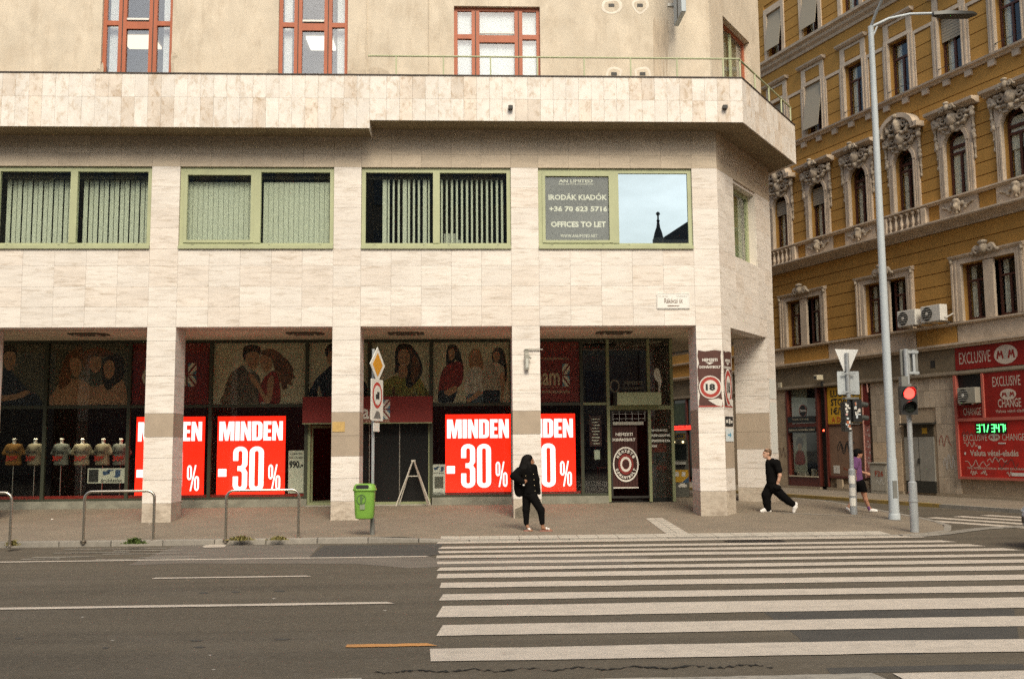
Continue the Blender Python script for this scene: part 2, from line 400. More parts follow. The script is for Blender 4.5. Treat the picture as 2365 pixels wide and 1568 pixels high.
# the rounded corner and the edge towards the side street
ey = [-4.22, -4.05, -3.6, -2.7, -1.9, -1.0, .2, 1.5, 3, 4.5, 6, 8, 10, 12]
for a, b_ in zip(ey[:-1], ey[1:]):
    p0 = Vector((pav_xmax(a), a, 0)); p1 = Vector((pav_xmax(b_), b_, 0)); d = (p1-p0).normalized(); nrm = Vector((d.y, -d.x, 0))*.14
    z0, z1 = pav_z(p0.x, a)+.005, pav_z(p1.x, b_)+.005
    b = MB().add([(*p0.xy, -.4), (*(p0+nrm).xy, -.4), (*(p1+nrm).xy, -.4), (*p1.xy, -.4), (*p0.xy, z0), (*(p0+nrm).xy, z0), (*(p1+nrm).xy, z1), (*p1.xy, z1)],
                 [(0,3,2,1),(4,5,6,7),(0,1,5,4),(1,2,6,5),(2,3,7,6),(3,0,4,7)])
    obj('kerb_stone', b, granite, pavement)
# tactile strip along the crossing and the guiding strip that leads to it
def paver(pts, mat=paver_m, h=.007):
    vs = [(x, y, pav_z(x, y)+h) for x, y in pts]
    obj('tactile_paver', MB().add(vs, [tuple(range(len(vs)))]), mat, pavement)
x = -.58
while x < 8.5:
    for y0, y1 in ((-3.62, -3.91), (-3.92, -4.21)):
        paver([(x, y1), (x+.39, y1), (x+.39, y0), (x, y0)])
    x += .4
pA, pB, pC, pD = on_pav(1490, 1197), on_pav(1530, 1196), on_pav(1592, 1233), on_pav(1541, 1235)
for i in range(8):
    for k in range(2):
        t0, t1 = i/8+.004, (i+1)/8-.004; s0, s1 = k/2+.01, (k+1)/2-.01
        q = [lerp(lerp(pA, pB, s), lerp(pD, pC, s), t) for s, t in ((s0, t1), (s1, t1), (s1, t0), (s0, t0))]
        paver([(p.x, p.y) for p in q], h=.008)

# pale joint line across the corner of the pavement
jl = [on_pav(*p) for p in ((1806, 1184), (1870, 1187), (1950, 1191), (2020, 1196), (2085, 1203))]
for a, b_ in zip(jl[:-1], jl[1:]): paver([(a.x, a.y-.06), (b_.x, b_.y-.06), (b_.x, b_.y+.06), (a.x, a.y+.06)], granite, .006)

def road_poly(name, pts, mat, h=.004, parent=None, pix=True):
    vs = []
    for p in pts:
        q = on_road(*p) if pix else Vector((p[0], p[1], 0)); vs.append((q.x, q.y, road_z(q.y)+h))
    tr = tessellate_polygon([[Vector(v) for v in vs]]); fs = []
    for t in tr:
        a, b, c = [Vector(vs[i]) for i in t]; fs.append(tuple(t) if (b-a).cross(c-a).z > 0 else tuple(t[::-1]))
    return obj(name, MB().add(vs, fs), mat, parent or road)
# patches of other asphalt
road_poly('asphalt_patch', [zl(700, 300), zl(980, 186), zl(1760, 188), zl(1690, 262), zl(2365, 255), zr(280, 318), zr(1500, 290), zr(1650, 300), zr(1500, 345), zr(300, 362), zl(2365, 312), zl(2250, 316), zl(1950, 292), zl(1000, 290)], asphalt_pale, .003)
road_poly('asphalt_patch', [zl(1780, 192), zl(2365, 186), zr(285, 212), zr(285, 280), zr(175, 300), zl(1695, 258)], asphalt_dark, .006)
road_poly('asphalt_patch', [zq(660, 880), zq(2300, 860), zq(2365, 1255), zq(1100, 1285), zq(880, 1040)], asphalt_dark, .002)
# zebra crossing
ST = [(-4.40, -4.80, 8.97), (-5.50, -5.92, 9.04), (-6.36, -6.78, 9.14), (-7.20, -7.66, 9.33), (-8.20, -8.60, 9.5), (-9.06, -9.52, 9.6), (-9.90, -10.44, 9.75), (-10.95, -11.50, 9.9),
      (-12.08, -12.60, 10), (-13.06, -13.84, 10.1), (-14.36, -14.95, 10.3), (-15.58, -16.11, 10.4)]
rnd = random.Random(3)
def stripe(name, x0, x1, y0, y1, mat, wob=.025, h=.008, n=26, skew=.0):
    top = []; bot = []; a = b = 0
    for i in range(n+1):
        t = i/n; a = a*.8+rnd.uniform(-wob, wob)*.6; b = b*.8+rnd.uniform(-wob, wob)*.6; x = lerp(x0, x1, t)
        top.append((x+(skew if i == 0 else 0), y0+a)); bot.append((x-(skew if i == 0 else 0)+(0 if i < n else .1), y1+b))
    vs = [(x, y, road_z(y)+h) for x, y in bot+top]; m_ = n+1
    return obj(name, MB().add(vs, [(i, i+1, m_+i+1, m_+i) for i in range(n)]), mat, road)
for i, (y0, y1, xr) in enumerate(ST):
    x0 = -.60+.027*i+rnd.uniform(-.05, .05)
    stripe('crosswalk_stripe', x0, xr, y0, y1, paint, .03, skew=rnd.uniform(-.02, .04))
stripe('crosswalk_stripe', 3.2, 11, -16.86, -17.5, paint, .03)
stripe('crosswalk_stripe', -.22, 3.05, -16.86, -17.5, paint_worn, .02)
pL, pR_ = on_road(*zl(0, 893)), on_road(*zl(2010, 868))
stripe('edge_line', -14, pR_.x, -16.68, -17.4, paint_worn, .03)
# lane lines
def lane(name, a, b, wd, mat):
    p, q = on_road(*a), on_road(*b); y = (p.y+q.y)/2; stripe(name, p.x, q.x, y+wd/2, y-wd/2, mat, .012, n=18)
lane('lane_line', zl(-900, 296), zl(2330, 252), .16, paint)
lane('lane_line', zl(835, 375), zl(1677, 359), .13, paint)
lane('lane_line', zl(-1200, 548), zl(2115, 518), .17, paint)
lane('lane_line', zl(1900, 745), zl(2340, 738), .13, paint_orange)
# what is left of old hatching near the kerb
for (a, b) in [((160, 262), (520, 250)), ((280, 238), (700, 226)), ((540, 246), (1120, 228)), ((520, 272), (1060, 262)), ((100, 272), (330, 262)), ((350, 215), (900, 207)), ((600, 228), (1000, 212)), ((760, 260), (1080, 252))]:
    lane('old_hatching', zl(*a), zl(*b), .10, paint_worn)
road_poly('white_patch', [zl(1110, 198), zl(1150, 188), zl(1245, 188), zl(1230, 203), zl(1120, 206)], paint, .012)
# jagged crack along the middle of the road
cr = [zr(-150+i*21, 1047-i*.32+8*math.sin(i*.37)+rnd.uniform(-6, 6)) for i in range(0, 124)]
top = [on_road(*p) for p in cr]; wv = [.004+.034*rnd.random()**2 for _ in cr]
vs = [(p.x, p.y-w_, road_z(p.y)+.006) for p, w_ in zip(top, wv)]+[(p.x, p.y+w_, road_z(p.y)+.006) for p, w_ in zip(top, wv)]; n_ = len(top)
obj('crack', MB().add(vs, [(i, i+1, n_+i+1, n_+i) for i in range(n_-1)]), crack_m, road)
# dark scuffs and pale specks on the carriageway
for px, py, w_ in ((1040, 712, 80), (1060, 748, 70), (1500, 705, 100), (560, 752, 40), (80, 700, 50), (1090, 450, 60), (1500, 440, 70), (1270, 445, 50)):
    road_poly('scuff', [zl(px, py), zl(px+w_*.4, py-4), zl(px+w_, py-1), zl(px+w_*.7, py+5), zl(px+w_*.2, py+5)], asphalt_dark, .003)
for px, py in ((440, 584), (605, 712), (1140, 793), (1490, 482), (2100, 548), (1160, 872)):
    road_poly('pale_speck', [zl(px, py), zl(px+14, py-3), zl(px+26, py), zl(px+12, py+4)], paint_worn, .003)
# side street: zebra, line along it, gutter at its mouth
for a, b, wd in [((10.75, .11), (12.55, -3.4), .42), ((11.6, .42), (14.0, -4.4), .42), ((12.45, .72), (15.5, -5.4), .42), ((13.3, 1.0), (17, -6.3), .42)]:
    d = Vector((b[0]-a[0], b[1]-a[1])).normalized(); nn = Vector((-d.y, d.x))*wd/2; a = Vector(a); b = Vector(b)
    vs = [(*(a-nn), -.112), (*(b-nn), -.112), (*(b+nn), -.112), (*(a+nn), -.112)]
    obj('crosswalk_stripe', MB().add(vs, [(0, 1, 2, 3)]), paint, road)
sd_ = Vector((-math.sin(R(19.48)), math.cos(R(19.48))))
for a, ln, wd in [((11.75, 2.3), 12, .12)]:
    a = Vector(a); b = a+sd_*ln; nn = Vector((-sd_.y, sd_.x))*wd/2
    obj('lane_line', MB().add([(*(a-nn), -.113), (*(a+nn), -.113), (*(b+nn), -.113), (*(b-nn), -.113)], [(0, 1, 2, 3)]), paint_worn, road)
gp = [Vector(p) for p in ((8.9, -4.55), (9.7, -4.1), (10.6, -3.4), (11.2, -2.95), (12.4, -2.5), (14, -2.2), (17, -1.9))]
for a, b in zip(gp[:-1], gp[1:]):
    d = (b-a).normalized(); nn = Vector((-d.y, d.x))*.14; n2 = max(1, round((b-a).length/.6))
    for i in range(n2):
        p, q = a.lerp(b, i/n2+.01), a.lerp(b, (i+1)/n2-.01)
        obj('gutter_stone', MB().add([(*(p-nn), -.108), (*(q-nn), -.108), (*(q+nn), -.100), (*(p+nn), -.100)], [(0, 1, 2, 3)]), granite, road)
# drain grate at the kerb
iron = M('cast_iron', (.05, .045, .04), .6, metal=.6, noise=(20, .3, (1, 1, 1)))
g = on_road(*zq(605, 420)); dg = thing('drain_grate', 'dark iron drain grate set in the gutter at the top of the zebra crossing', 'drain', (g.x, g.y, road_z(g.y)))
obj('frame', MB().box(-.55, .55, -.22, -.17, .0, .014).box(-.55, .55, .17, .22, .0, .014).box(-.55, -.5, -.17, .17, 0, .014).box(.5, .55, -.17, .17, 0, .014), iron, dg)
for i in range(12): piece('bar', -.48+i*.083, -.445+i*.083, -.17, .17, .002, .012, iron, dg)
# little scraps of litter on the pavement
litter = M('litter_paper', (.6, .56, .5), .9)
for i, (px, py) in enumerate([(370, 1186), (345, 1210), (120, 1200), (480, 1206), (540, 1187), (1000, 1195), (990, 1190)]):
    p = on_pav(px, py); a = rnd.uniform(0, 3); s = .025 if i else .05
    me = MB().add([(p.x+s*2*math.cos(a), p.y+s*math.sin(a), p.z+.012), (p.x-s*math.sin(a), p.y+s*1.4*math.cos(a), p.z+.03), (p.x-s*1.5*math.cos(a), p.y-s*math.sin(a), p.z+.008), (p.x+s*math.sin(a), p.y-s*math.cos(a), p.z+.006)], [(0, 1, 2, 3)])
    tag(obj('litter_scrap', me, litter), ['crumpled white paper scrap on the pavement, largest of the litter near the leftmost column', 'pale scrap on the pavement just in front of the leftmost full column', 'tiny pale scrap on the pavement left of the middle bike hoop', 'tiny scrap on the pavement between the two complete bike hoops', 'tiny scrap near the wall right of the leftmost full column', 'tiny pale scrap on the pavement right of the green bin', 'tiny scrap close to the folding sign stand'][i], 'litter', 'scraps of litter on the pavement')
# ================================================================== the corner building clad in travertine
VEIN = (.36, .285, .21)
trav = M('travertine', (.735, .68, .625), .62, var=.055, noise=(2.2, .10, (.55, .55, 3.2)), dirt=(1.0, .28, (.60, .52, .44)), streak=(4.2, (.45, .45, 3.4), .62, VEIN), bump=(30, .004), spec=.3)
travf = M('travertine_mottled', (.745, .695, .64), .62, var=.05, noise=(3.0, .12, (1, 1, .8)), dirt=(1.6, .3, (.52, .42, .325)), streak=(3.6, (1.5, 1.5, 1.1), .8, (.46, .35, .245)), bump=(30, .004), spec=.3)
trav2 = M('travertine_rosy', (.71, .64, .575), .62, var=.05, noise=(2.2, .13, (.55, .55, 3.2)), dirt=(1.0, .28, (.47, .385, .30)), streak=(4.2, (.5, .5, 3.6), .70, VEIN), bump=(30, .004), spec=.3)
travf2 = M('travertine_peach', (.70, .62, .54), .62, var=.12, noise=(3.0, .15, (1, 1, .8)), dirt=(1.6, .4, (.47, .36, .26)), streak=(3.4, (1.6, 1.6, 1.1), 1.0, (.40, .29, .19)), bump=(30, .004), spec=.3)
trav_top = M('travertine_shade_toned', (.53, .445, .345), .65, var=.10, noise=(2.2, .15, (.6, .6, 3)), dirt=(1.2, .4, (.36, .29, .215)), streak=(5.5, (.5, .5, 6), .6, VEIN), bump=(30, .004), spec=.3)  # darker copy of the stone: shade under the fascia put into its colour
trav_paint = M('travertine_overpainted', (.40, .325, .25), .75, var=.08, noise=(3, .12, (1, 1, 1)), dirt=(2, .3, (.30, .235, .18)), spec=.3)
trav_base = M('travertine_base', (.52, .45, .37), .75, var=.12, noise=(3, .2, (1, 1, 1.5)), dirt=(3.0, .8, (.25, .195, .145)), streak=(5.5, (.8, .8, 3), .7, (.22, .17, .125)), spec=.3)
joint = M('mortar', (.66, .60, .54), .95)
stucco = M('pale_stucco', (.62, .54, .435), .95, noise=(1.4, .16, (1, 1, .7)), dirt=(.9, .6, (.47, .385, .29)), bump=(60, .006), streak=(3.2, (1.2, 1.2, .35), .35, (.36, .28, .20)), spec=.1)
stucco_bare = M('bare_render', (.50, .425, .335), .95, noise=(9, .2, (1, 1, 1)), bump=(50, .01), spec=.1)
soffit_m = M('soffit_plaster', (.25, .195, .125), .95, noise=(1.5, .15, (1, 1, 1)), spec=.1)  # colour lowered to carry the shade beneath the overhang
ceil_m = M('arcade_ceiling', (.62, .54, .41), .95, noise=(.8, .15, (1, 1, 1)), dirt=(1, .5, (.36, .30, .225)), spec=.1)
coping_m = M('dark_coping', (.055, .04, .032), .6)
sage = M('sage_green_paint', (.395, .42, .255), .55, noise=(3, .1, (1, 1, .4)), dirt=(5, .4, (.33, .33, .21)))
red_wood = M('red_brown_window_paint', (.40, .115, .055), .5, noise=(6, .15, (1, 1, .2)))
white_m = M('white_paint', (.74, .72, .68), .6)
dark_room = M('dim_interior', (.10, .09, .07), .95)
grey_room = M('office_wall', (.42, .42, .40), .9)
pane_m = GLASS('window_glass', (.93, .96, .93), .06)
pane_up = GLASS('upper_window_glass', (.93, .95, .96), .12)
pane_film = GLASS('mirror_film_glass', (.35, .38, .40), .46, coat=(.74, .90, 1.0))
shop_glass = GLASS('shop_glass', (.95, .96, .93), .022, edge=.5)
blind_m = M('vertical_blind', (.53, .54, .47), .85)
blind_w = M('office_blind', (.66, .70, .70), .9)
metal_dark = M('dark_metal', (.03, .028, .025), .5)

PX = [(-16.83, -16.14), (-12.33, -11.64), (-7.83, -7.14), (-3.34, -2.66), (1.08, 1.77), (5.68, 6.33)]
Z_L, Z_S, Z_W, Z_F = 4.72, 6.655, 8.737, 9.71          # lintel, sill, window head, soffit
CH_A = R(55.2); CH0 = Vector((6.33, 0, 0)); CH_L = 4.22
cdx = Vector((math.cos(CH_A), math.sin(CH_A), 0)); cdy = Vector((-math.sin(CH_A), math.cos(CH_A), 0))
E1 = CH0+cdx*CH_L
SIDE = Vector((-math.sin(R(19.48)), math.cos(R(19.48)), 0))
bld = thing('corner_building', 'pale travertine corner building with street arcade, ribbon windows and balcony fascia', 'building')
fw_ = MB()                                                # structure behind the stone
XL = -26
for a, b in PX[1:]:
    fw_.box(a+.002, b-.002, .04, .40, Z_L+.002, Z_F)
fw_.box(XL, PX[1][0], .0, .40, Z_L, Z_F)
for (a, b), (c, d) in zip(PX[1:-1], PX[2:]):
    fw_.box(b, c, .04, .40, Z_L+.002, Z_S-.004); fw_.box(b, c, .04, .40, Z_W+.004, Z_F)
facade = obj('facade_wall', fw_, joint, bld)
G_ = .002
rs = random.Random(11)
def slab(nm, x0, x1, z0, z1, mat, parent, y=0.0, t=.038):
    if mat is trav and rs.random() < .3: mat = trav2
    if mat is travf and rs.random() < .28: mat = travf2
    j = rs.uniform(0, .003); piece(nm, x0+G_, x1-G_, y+j, y+t+j*.5, z0+G_, z1-G_, mat, parent)
rows_lo = [Z_L, 5.22, 5.72, 6.24, Z_S]
rows_pier = [Z_S, 7.18, 7.70, 8.22, Z_W]
rows_hi = [Z_W, 9.07, Z_F]
xs_all = []
for i in range(1, len(PX)):
    a, b = PX[i]
    for z0, z1 in zip(rows_lo[:-1], rows_lo[1:]): slab('facade_slab', a, b, z0, z1, trav, facade)
    for z0, z1 in zip(rows_pier[:-1], rows_pier[1:]): slab('facade_slab', a, b, z0, z1, trav, facade)
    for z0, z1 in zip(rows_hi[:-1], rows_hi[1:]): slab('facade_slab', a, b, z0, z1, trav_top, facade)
    if i < len(PX)-1:
        c = PX[i+1][0]; n = 5
        for k in range(n):
            x0, x1 = lerp(b, c, k/n), lerp(b, c, (k+1)/n)
            for z0, z1 in zip(rows_lo[:-1], rows_lo[1:]): slab('facade_slab', x0, x1, z0, z1, trav, facade)
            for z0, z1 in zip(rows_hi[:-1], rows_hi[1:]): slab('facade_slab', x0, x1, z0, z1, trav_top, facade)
# ---- the splayed corner
cw = MB()
WX0, WX1 = 1.18, 2.97                       # its window
cw.box(.0, WX0, .04, .40, Z_L+.7*0, Z_F).box(WX1, CH_L, .04, .40, Z_L, Z_F).box(WX0, WX1, .04, .40, Z_L, Z_S).box(WX0, WX1, .04, .40, Z_W-.08, Z_F)
chamfer = obj('splayed_corner_wall', cw, joint, bld, CH0, CH_A)
cxs = [0, .58, WX0, 1.78, 2.38, WX1, 3.6, CH_L]
for z0, z1 in zip(rows_lo[:-1]+rows_pier[:-1]+rows_hi[:-1], rows_lo[1:]+rows_pier[1:]+rows_hi[1:]):
    for x0, x1 in zip(cxs[:-1], cxs[1:]):
        if z0 >= Z_S-.01 and z1 <= Z_W+.01 and x0 >= WX0-.01 and x1 <= WX1+.01: continue
        slab('facade_slab', x0, x1, z0, z1, trav if z1 <= Z_W+.01 else trav_top, chamfer)
# ---- side wall towards the side street, upper mass, floors
sw = MB(); sideang = math.atan2(SIDE.y, SIDE.x)
sw.box(0.0, 30, .0, .4, Z_L, Z_F)
obj('side_wall', sw, trav, bld, E1, sideang)
pl_in = [(XL, .42), (6.2, .42), (CH0+cdy*.45).xy[:], (E1+cdy*.45+cdx*-.3).xy[:], (E1+SIDE*28+Vector((-.5, 0, 0))).xy[:], (XL, 28)]
obj('arcade_ceiling', MB().prism([(XL, .40), (6.13, .40), (CH0+cdy*.41+cdx*.2).xy[:], (E1+cdy*.41-cdx*.42).xy[:], (E1+SIDE*28+Vector((-.5, 0, 0))).xy[:], (XL, 28)], Z_L+.03, Z_L+.2), ceil_m, bld)
rm = MB()                                                # office storey behind the ribbon windows
rm.box(XL, 5.6, 4.0, 4.1, Z_L+.3, Z_F).box(XL, 5.6, .45, 4.0, 6.2, 6.3).box(XL, 5.6, .42, 4.0, 9.25, 9.35)
for a, b in PX[1:]: rm.box(a+.2, b-.2, .42, 4.0, 6.3, 9.25)
obj('office_interior', rm, dark_room, bld)
obj('roof', MB().prism(pl_in, 16.2, 16.5), coping_m, bld)  # unseen roof, added to stop light leaking into the rooms

# ---- arcade columns, stone by stone
def column(a, b, i):
    c = obj('column', MB().box(a+.03, b-.03, .03, .84, -.1, Z_L-.002), joint, bld)
    zs = [0, .46, .95, 1.45, 1.95, 2.10, 2.45, 2.93, 3.40, 3.90, 4.35, Z_L]
    zs = [.0, .47, 1.02, 1.55, 2.05, 2.62, 3.05, 3.52, 4.0, 4.38, Z_L]
    for k, (z0, z1) in enumerate(zip(zs[:-1], zs[1:])):
        z0 = z0 if k else -.08
        mt = trav_base if k == 0 else (trav_paint if k == 4 else trav)
        if k == 3 and i in (3, 4): mt = trav_paint if i == 3 else trav
        f = piece('column_slab', a+.001, b-.001, 0+rs.uniform(0, .003), .03, z0+.003, z1-.003, mt, c)
        lf = b < 1.0
        if lf: piece('column_slab', b-.031, b-.001, .031, .869, z0+.003, z1-.003, mt, c)
        else: piece('column_slab', a+.001, a+.031, .031, .869, z0+.003, z1-.003, mt, c)
        if not lf: piece('column_slab', b-.031, b-.001, .031, .869, z0+.003, z1-.003, mt, c)
        else: piece('column_slab', a+.001, a+.031, .031, .869, z0+.003, z1-.003, mt, c)
    piece('column_slab', a+.001, b-.001, .841, .869, -.08, Z_L-.004, trav_paint, c)
    return c
cols = [column(*PX[i], i) for i in range(1, 5)]
# the lintel beam between the columns
for (a, b), (c, d) in zip(PX[1:-1], PX[2:]):
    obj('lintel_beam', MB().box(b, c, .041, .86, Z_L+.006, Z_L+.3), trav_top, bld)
# broken cladding at the foot of the column behind the woman
obj('exposed_core', MB().add([(1.12, -.006, .02), (1.74, -.006, .02), (1.74, -.006, .46), (1.45, -.006, .44), (1.27, -.006, .30), (1.12, -.006, .24)], [(0, 1, 2, 3, 4, 5)]), M('raw_concrete', (.17, .145, .11), .95, noise=(8, .35, (1, 1, 1)), bump=(30, .02)), cols[3])
# the corner pier: three visible faces
cp = obj('corner_pier', MB().prism([(5.71, .03), (6.32, .03), (CH0+cdx*.64+cdy*.03).xy[:], (CH0+cdx*.64+cdy*.55).xy[:], (5.71, .86)], -.1, Z_L-.002), joint, bld)
zs = [-.08, .62, 1.17, 2.05, 2.62, 3.05, 3.52, 4.0, 4.38, Z_L]
sf = obj('splayed_pier_face', MB().box(.03, .61, .028, .05, -.08, Z_L-.004), joint, bld, CH0, CH_A)
for k, (z0, z1) in enumerate(zip(zs[:-1], zs[1:])):
    mt = trav_base if k == 0 else trav
    piece('column_slab', 5.681, 6.328, 0, .03, z0+.003, z1-.003, mt, cp)
    piece('column_slab', 5.681, 5.711, .031, .869, z0+.003, z1-.003, trav_paint if k in (2, 3) else mt, cp)
    piece('column_slab', .004, .64, .0, .028, z0+.003, z1-.003, trav_paint if k == 2 else mt, sf)
# the pier at the far end of the splay (its reveal faces the street)
fp = obj('far_pier', MB().box(3.53, 4.19, .03, .95, -.1, Z_L-.002), joint, bld, CH0, CH_A)
zs = [-.05, .56, 1.1, 1.62, 2.1, 2.62, 3.1, 3.55, 4.05, Z_L]
for k, (z0, z1) in enumerate(zip(zs[:-1], zs[1:])):
    mt = trav_base if k == 0 else (trav_paint if k in (3, 4) else trav)
    piece('column_slab', 3.50, 3.53, .0, .95, z0+.003, z1-.003, mt, fp)
    piece('column_slab', 3.534, 4.22, .0, .03, z0+.003, z1-.003, mt if k < 2 else trav, fp)
    piece('column_slab', 4.191, 4.22, .031, .95, z0+.003, z1-.003, mt, fp)
obj('lintel_beam', MB().box(.66, 3.49, .041, .86, Z_L+.006, Z_L+.3), trav_top, bld, CH0, CH_A)

# ---- fascia with its parapet slabs
FY = -.75; FT = 10.83; ST_X = -2.39
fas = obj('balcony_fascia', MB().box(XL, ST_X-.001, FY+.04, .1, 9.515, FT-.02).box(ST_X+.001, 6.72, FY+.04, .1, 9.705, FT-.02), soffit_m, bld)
n = 0; x = 6.84; wd = .315
while x > -12.2:
    x0 = x-wd
    if abs(x0-ST_X) < .16: x0 = ST_X
    zb = 9.50 if x0 < ST_X-.1 else 9.70
    for z0, z1 in ((zb, 10.25), (10.25, FT)): slab('fascia_slab', x0, x, z0, z1, travf, fas, FY, .036)
    x = x0
piece('fascia_slab', XL, x-.004, FY, FY+.036, 9.5, FT, travf, fas)
FC0 = Vector((6.84, FY, 0)); FC_L = 4.46
fch = obj('splayed_fascia', MB().box(.05, FC_L, .04, 1.0, 9.709, FT-.02), soffit_m, bld, FC0, CH_A)
k = 14
for q in range(k):
    for z0, z1 in ((9.70, 10.25), (10.25, FT)): slab('fascia_slab', FC_L*q/k, FC_L*(q+1)/k, z0, z1, travf, fch, 0, .036)
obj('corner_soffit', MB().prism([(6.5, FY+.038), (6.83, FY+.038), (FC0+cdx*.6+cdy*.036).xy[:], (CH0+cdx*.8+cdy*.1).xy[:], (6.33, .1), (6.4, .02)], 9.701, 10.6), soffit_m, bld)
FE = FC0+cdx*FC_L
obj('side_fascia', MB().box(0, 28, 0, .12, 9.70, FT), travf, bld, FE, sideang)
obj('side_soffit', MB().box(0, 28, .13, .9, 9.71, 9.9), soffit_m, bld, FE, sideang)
obj('coping', MB().box(XL, 6.855, FY-.018, FY+.2, FT+.002, FT+.03), coping_m, fas)
obj('coping', MB().box(.03, FC_L+.01, -.018, .2, FT+.002, FT+.03), coping_m, fch)
for px, py in ((1179, 251), (1673, 250)):
    p = onY(px, py, FY); sp = obj('drain_spout', MB().box(p.x-.055, p.x+.055, FY-.12, FY+.0, p.z-.04, p.z+.045), metal_dark, fas)
obj('step_return', MB().box(ST_X-.03, ST_X, FY+.002, .0, 9.505, 9.70), travf, fas)

# ---- balcony railing (sage green) along the right part and round the splay
rl = thing('balcony_railing', 'thin sage green metal railing on top of the right fascia', 'railing')
RZ = 11.36; RY = FY+.08
rx0 = onY(850, 134, RY).x; x_end = 6.80
obj('handrail', MB().tube([(rx0, RY, RZ), (x_end, RY, RZ)], .024, 8), sage, rl, sm=40)
obj('handrail', MB().tube([Vector((x_end, RY, RZ)), FC0+cdx*(FC_L-.03)+cdy*.08+Vector((0, 0, RZ))], .024, 8), sage, rl, sm=40)
x = onY(915, 160, RY).x
while x < 6.7:
    piece('post', x-.018, x+.018, RY-.014, RY+.014, FT-.02, RZ, sage, rl); x += 1.165
for t in (.12, 1.25, 2.4, 3.5, 4.35):
    p = FC0+cdx*t+cdy*.08; piece('post', p.x-.018, p.x+.018, p.y-.018, p.y+.018, FT-.02, RZ, sage, rl)

# ---- stuccoed storey above
UY = .05; UZ0, UZ1 = 9.8, 16.2
UW = [(-9.20, -7.45), (-4.79, -3.04), (-.34, 1.87)]; UWZ0, UWZ1 = 10.2, 13.0
uw_ = MB(); xs_ = [XL]+[v for w_ in UW for v in w_]+[6.28]
for i in range(0, len(xs_), 2): uw_.box(xs_[i], xs_[i+1], UY, UY+.45, UZ0, UZ1)
for i, (a, b) in enumerate(UW):
    top = 13.62 if i < 2 else 13.0
    uw_.box(a, b, UY, UY+.45, top, UZ1); uw_.box(a, b, UY, UY+.45, UZ0, UWZ0)
ust = obj('stucco_wall', uw_, stucco, bld)
UCL = 3.98
us2 = obj('stucco_corner_wall', MB().box(0, .93, UY, .45, UZ0, UZ1).box(3.08, UCL, UY, .45, UZ0, UZ1).box(.93, 3.08, UY, .45, 13.15, UZ1), stucco, bld, CH0, CH_A)
obj('side_stucco_wall', MB().box(0, 28, .0, .4, UZ0, UZ1), stucco, bld, CH0+cdx*UCL+cdy*UY, sideang)
obj('upper_interior', MB().box(XL, 6, 5.5, 5.6, 10, 16).box(XL, 6, .55, 5.5, 9.9, 10).box(XL, 6, .55, 5.5, 13.75, 13.85).box(-6.2, -6.1, .5, 5.5, 10, 13.75).box(-1.6, -1.5, .5, 5.5, 10, 13.75).box(3.2, 3.3, .5, 5.5, 10, 13.75), grey_room, bld)
# a slightly proud strip and a drain line in the render
for px in (990,):
    p = onY(px, 90, UY); piece('render_joint', p.x-.012, p.x+.012, UY-.012, UY, 11, 16, stucco_bare, ust)
p = onY(846, 90, UY); piece('render_step', p.x, p.x+2.2*0+.02, UY-.02, UY, 10.9, 16, stucco, ust)
# flaked patches and sawn-off bracket holes in the render
def patch(pts, mat, y): obj('bare_patch', flat_poly([catmull([tuple(onY(*q, UY).xz) for q in pts], 4)], y), mat, ust)
for pts in ([(238, 168), (222, 169), (206, 167), (214, 163), (222, 164), (226, 158), (231, 160), (234, 150), (238, 146)], [(396, 122), (410, 130), (402, 140), (402, 165), (396, 168)], [(850, 162), (862, 155), (885, 160), (900, 172), (852, 174)], [(806, 163), (818, 158), (826, 163), (840, 160), (845, 168), (842, 174), (806, 174)], [(640, 158), (632, 162), (622, 160), (615, 168), (640, 173)]):
    patch(pts, stucco_bare, UY-.003)
stain_m = M('water_stain', (.50, .41, .31), .95, noise=(3, .3, (4, 4, .6)), dirt=(3, .6, (.55, .455, .35)))
for sx in range(5): patch([(1508+sx*7, 60+sx*9), (1513+sx*7, 40), (1517+sx*7, 90), (1514+sx*7, 150-sx*5), (1517+sx*6, 172), (1510+sx*7, 174), (1509+sx*7, 120)], stain_m, UY-.002-.0004*sx)
for (px, py) in ((1412, 14), (1478, 14), (1418, 172), (1484, 172)):
    pts = [(px+rs.uniform(.75, 1.25)*22*math.cos(a*.7854), py+rs.uniform(.75, 1.2)*17*math.sin(a*.7854)) for a in range(8)]
    patch(pts, M('patched_render', (.74, .67, .575), .95, noise=(8, .15, (1, 1, 1))), UY-.004)
    patch([(px+(q-px)*.72, py+(r_-py)*.72) for q, r_ in pts], stucco, UY-.006)
    p = onY(px, py, UY); piece('bracket_hole', p.x-.075, p.x+.075, UY-.014, UY-.007, p.z-.035, p.z+.05, metal_dark, ust)

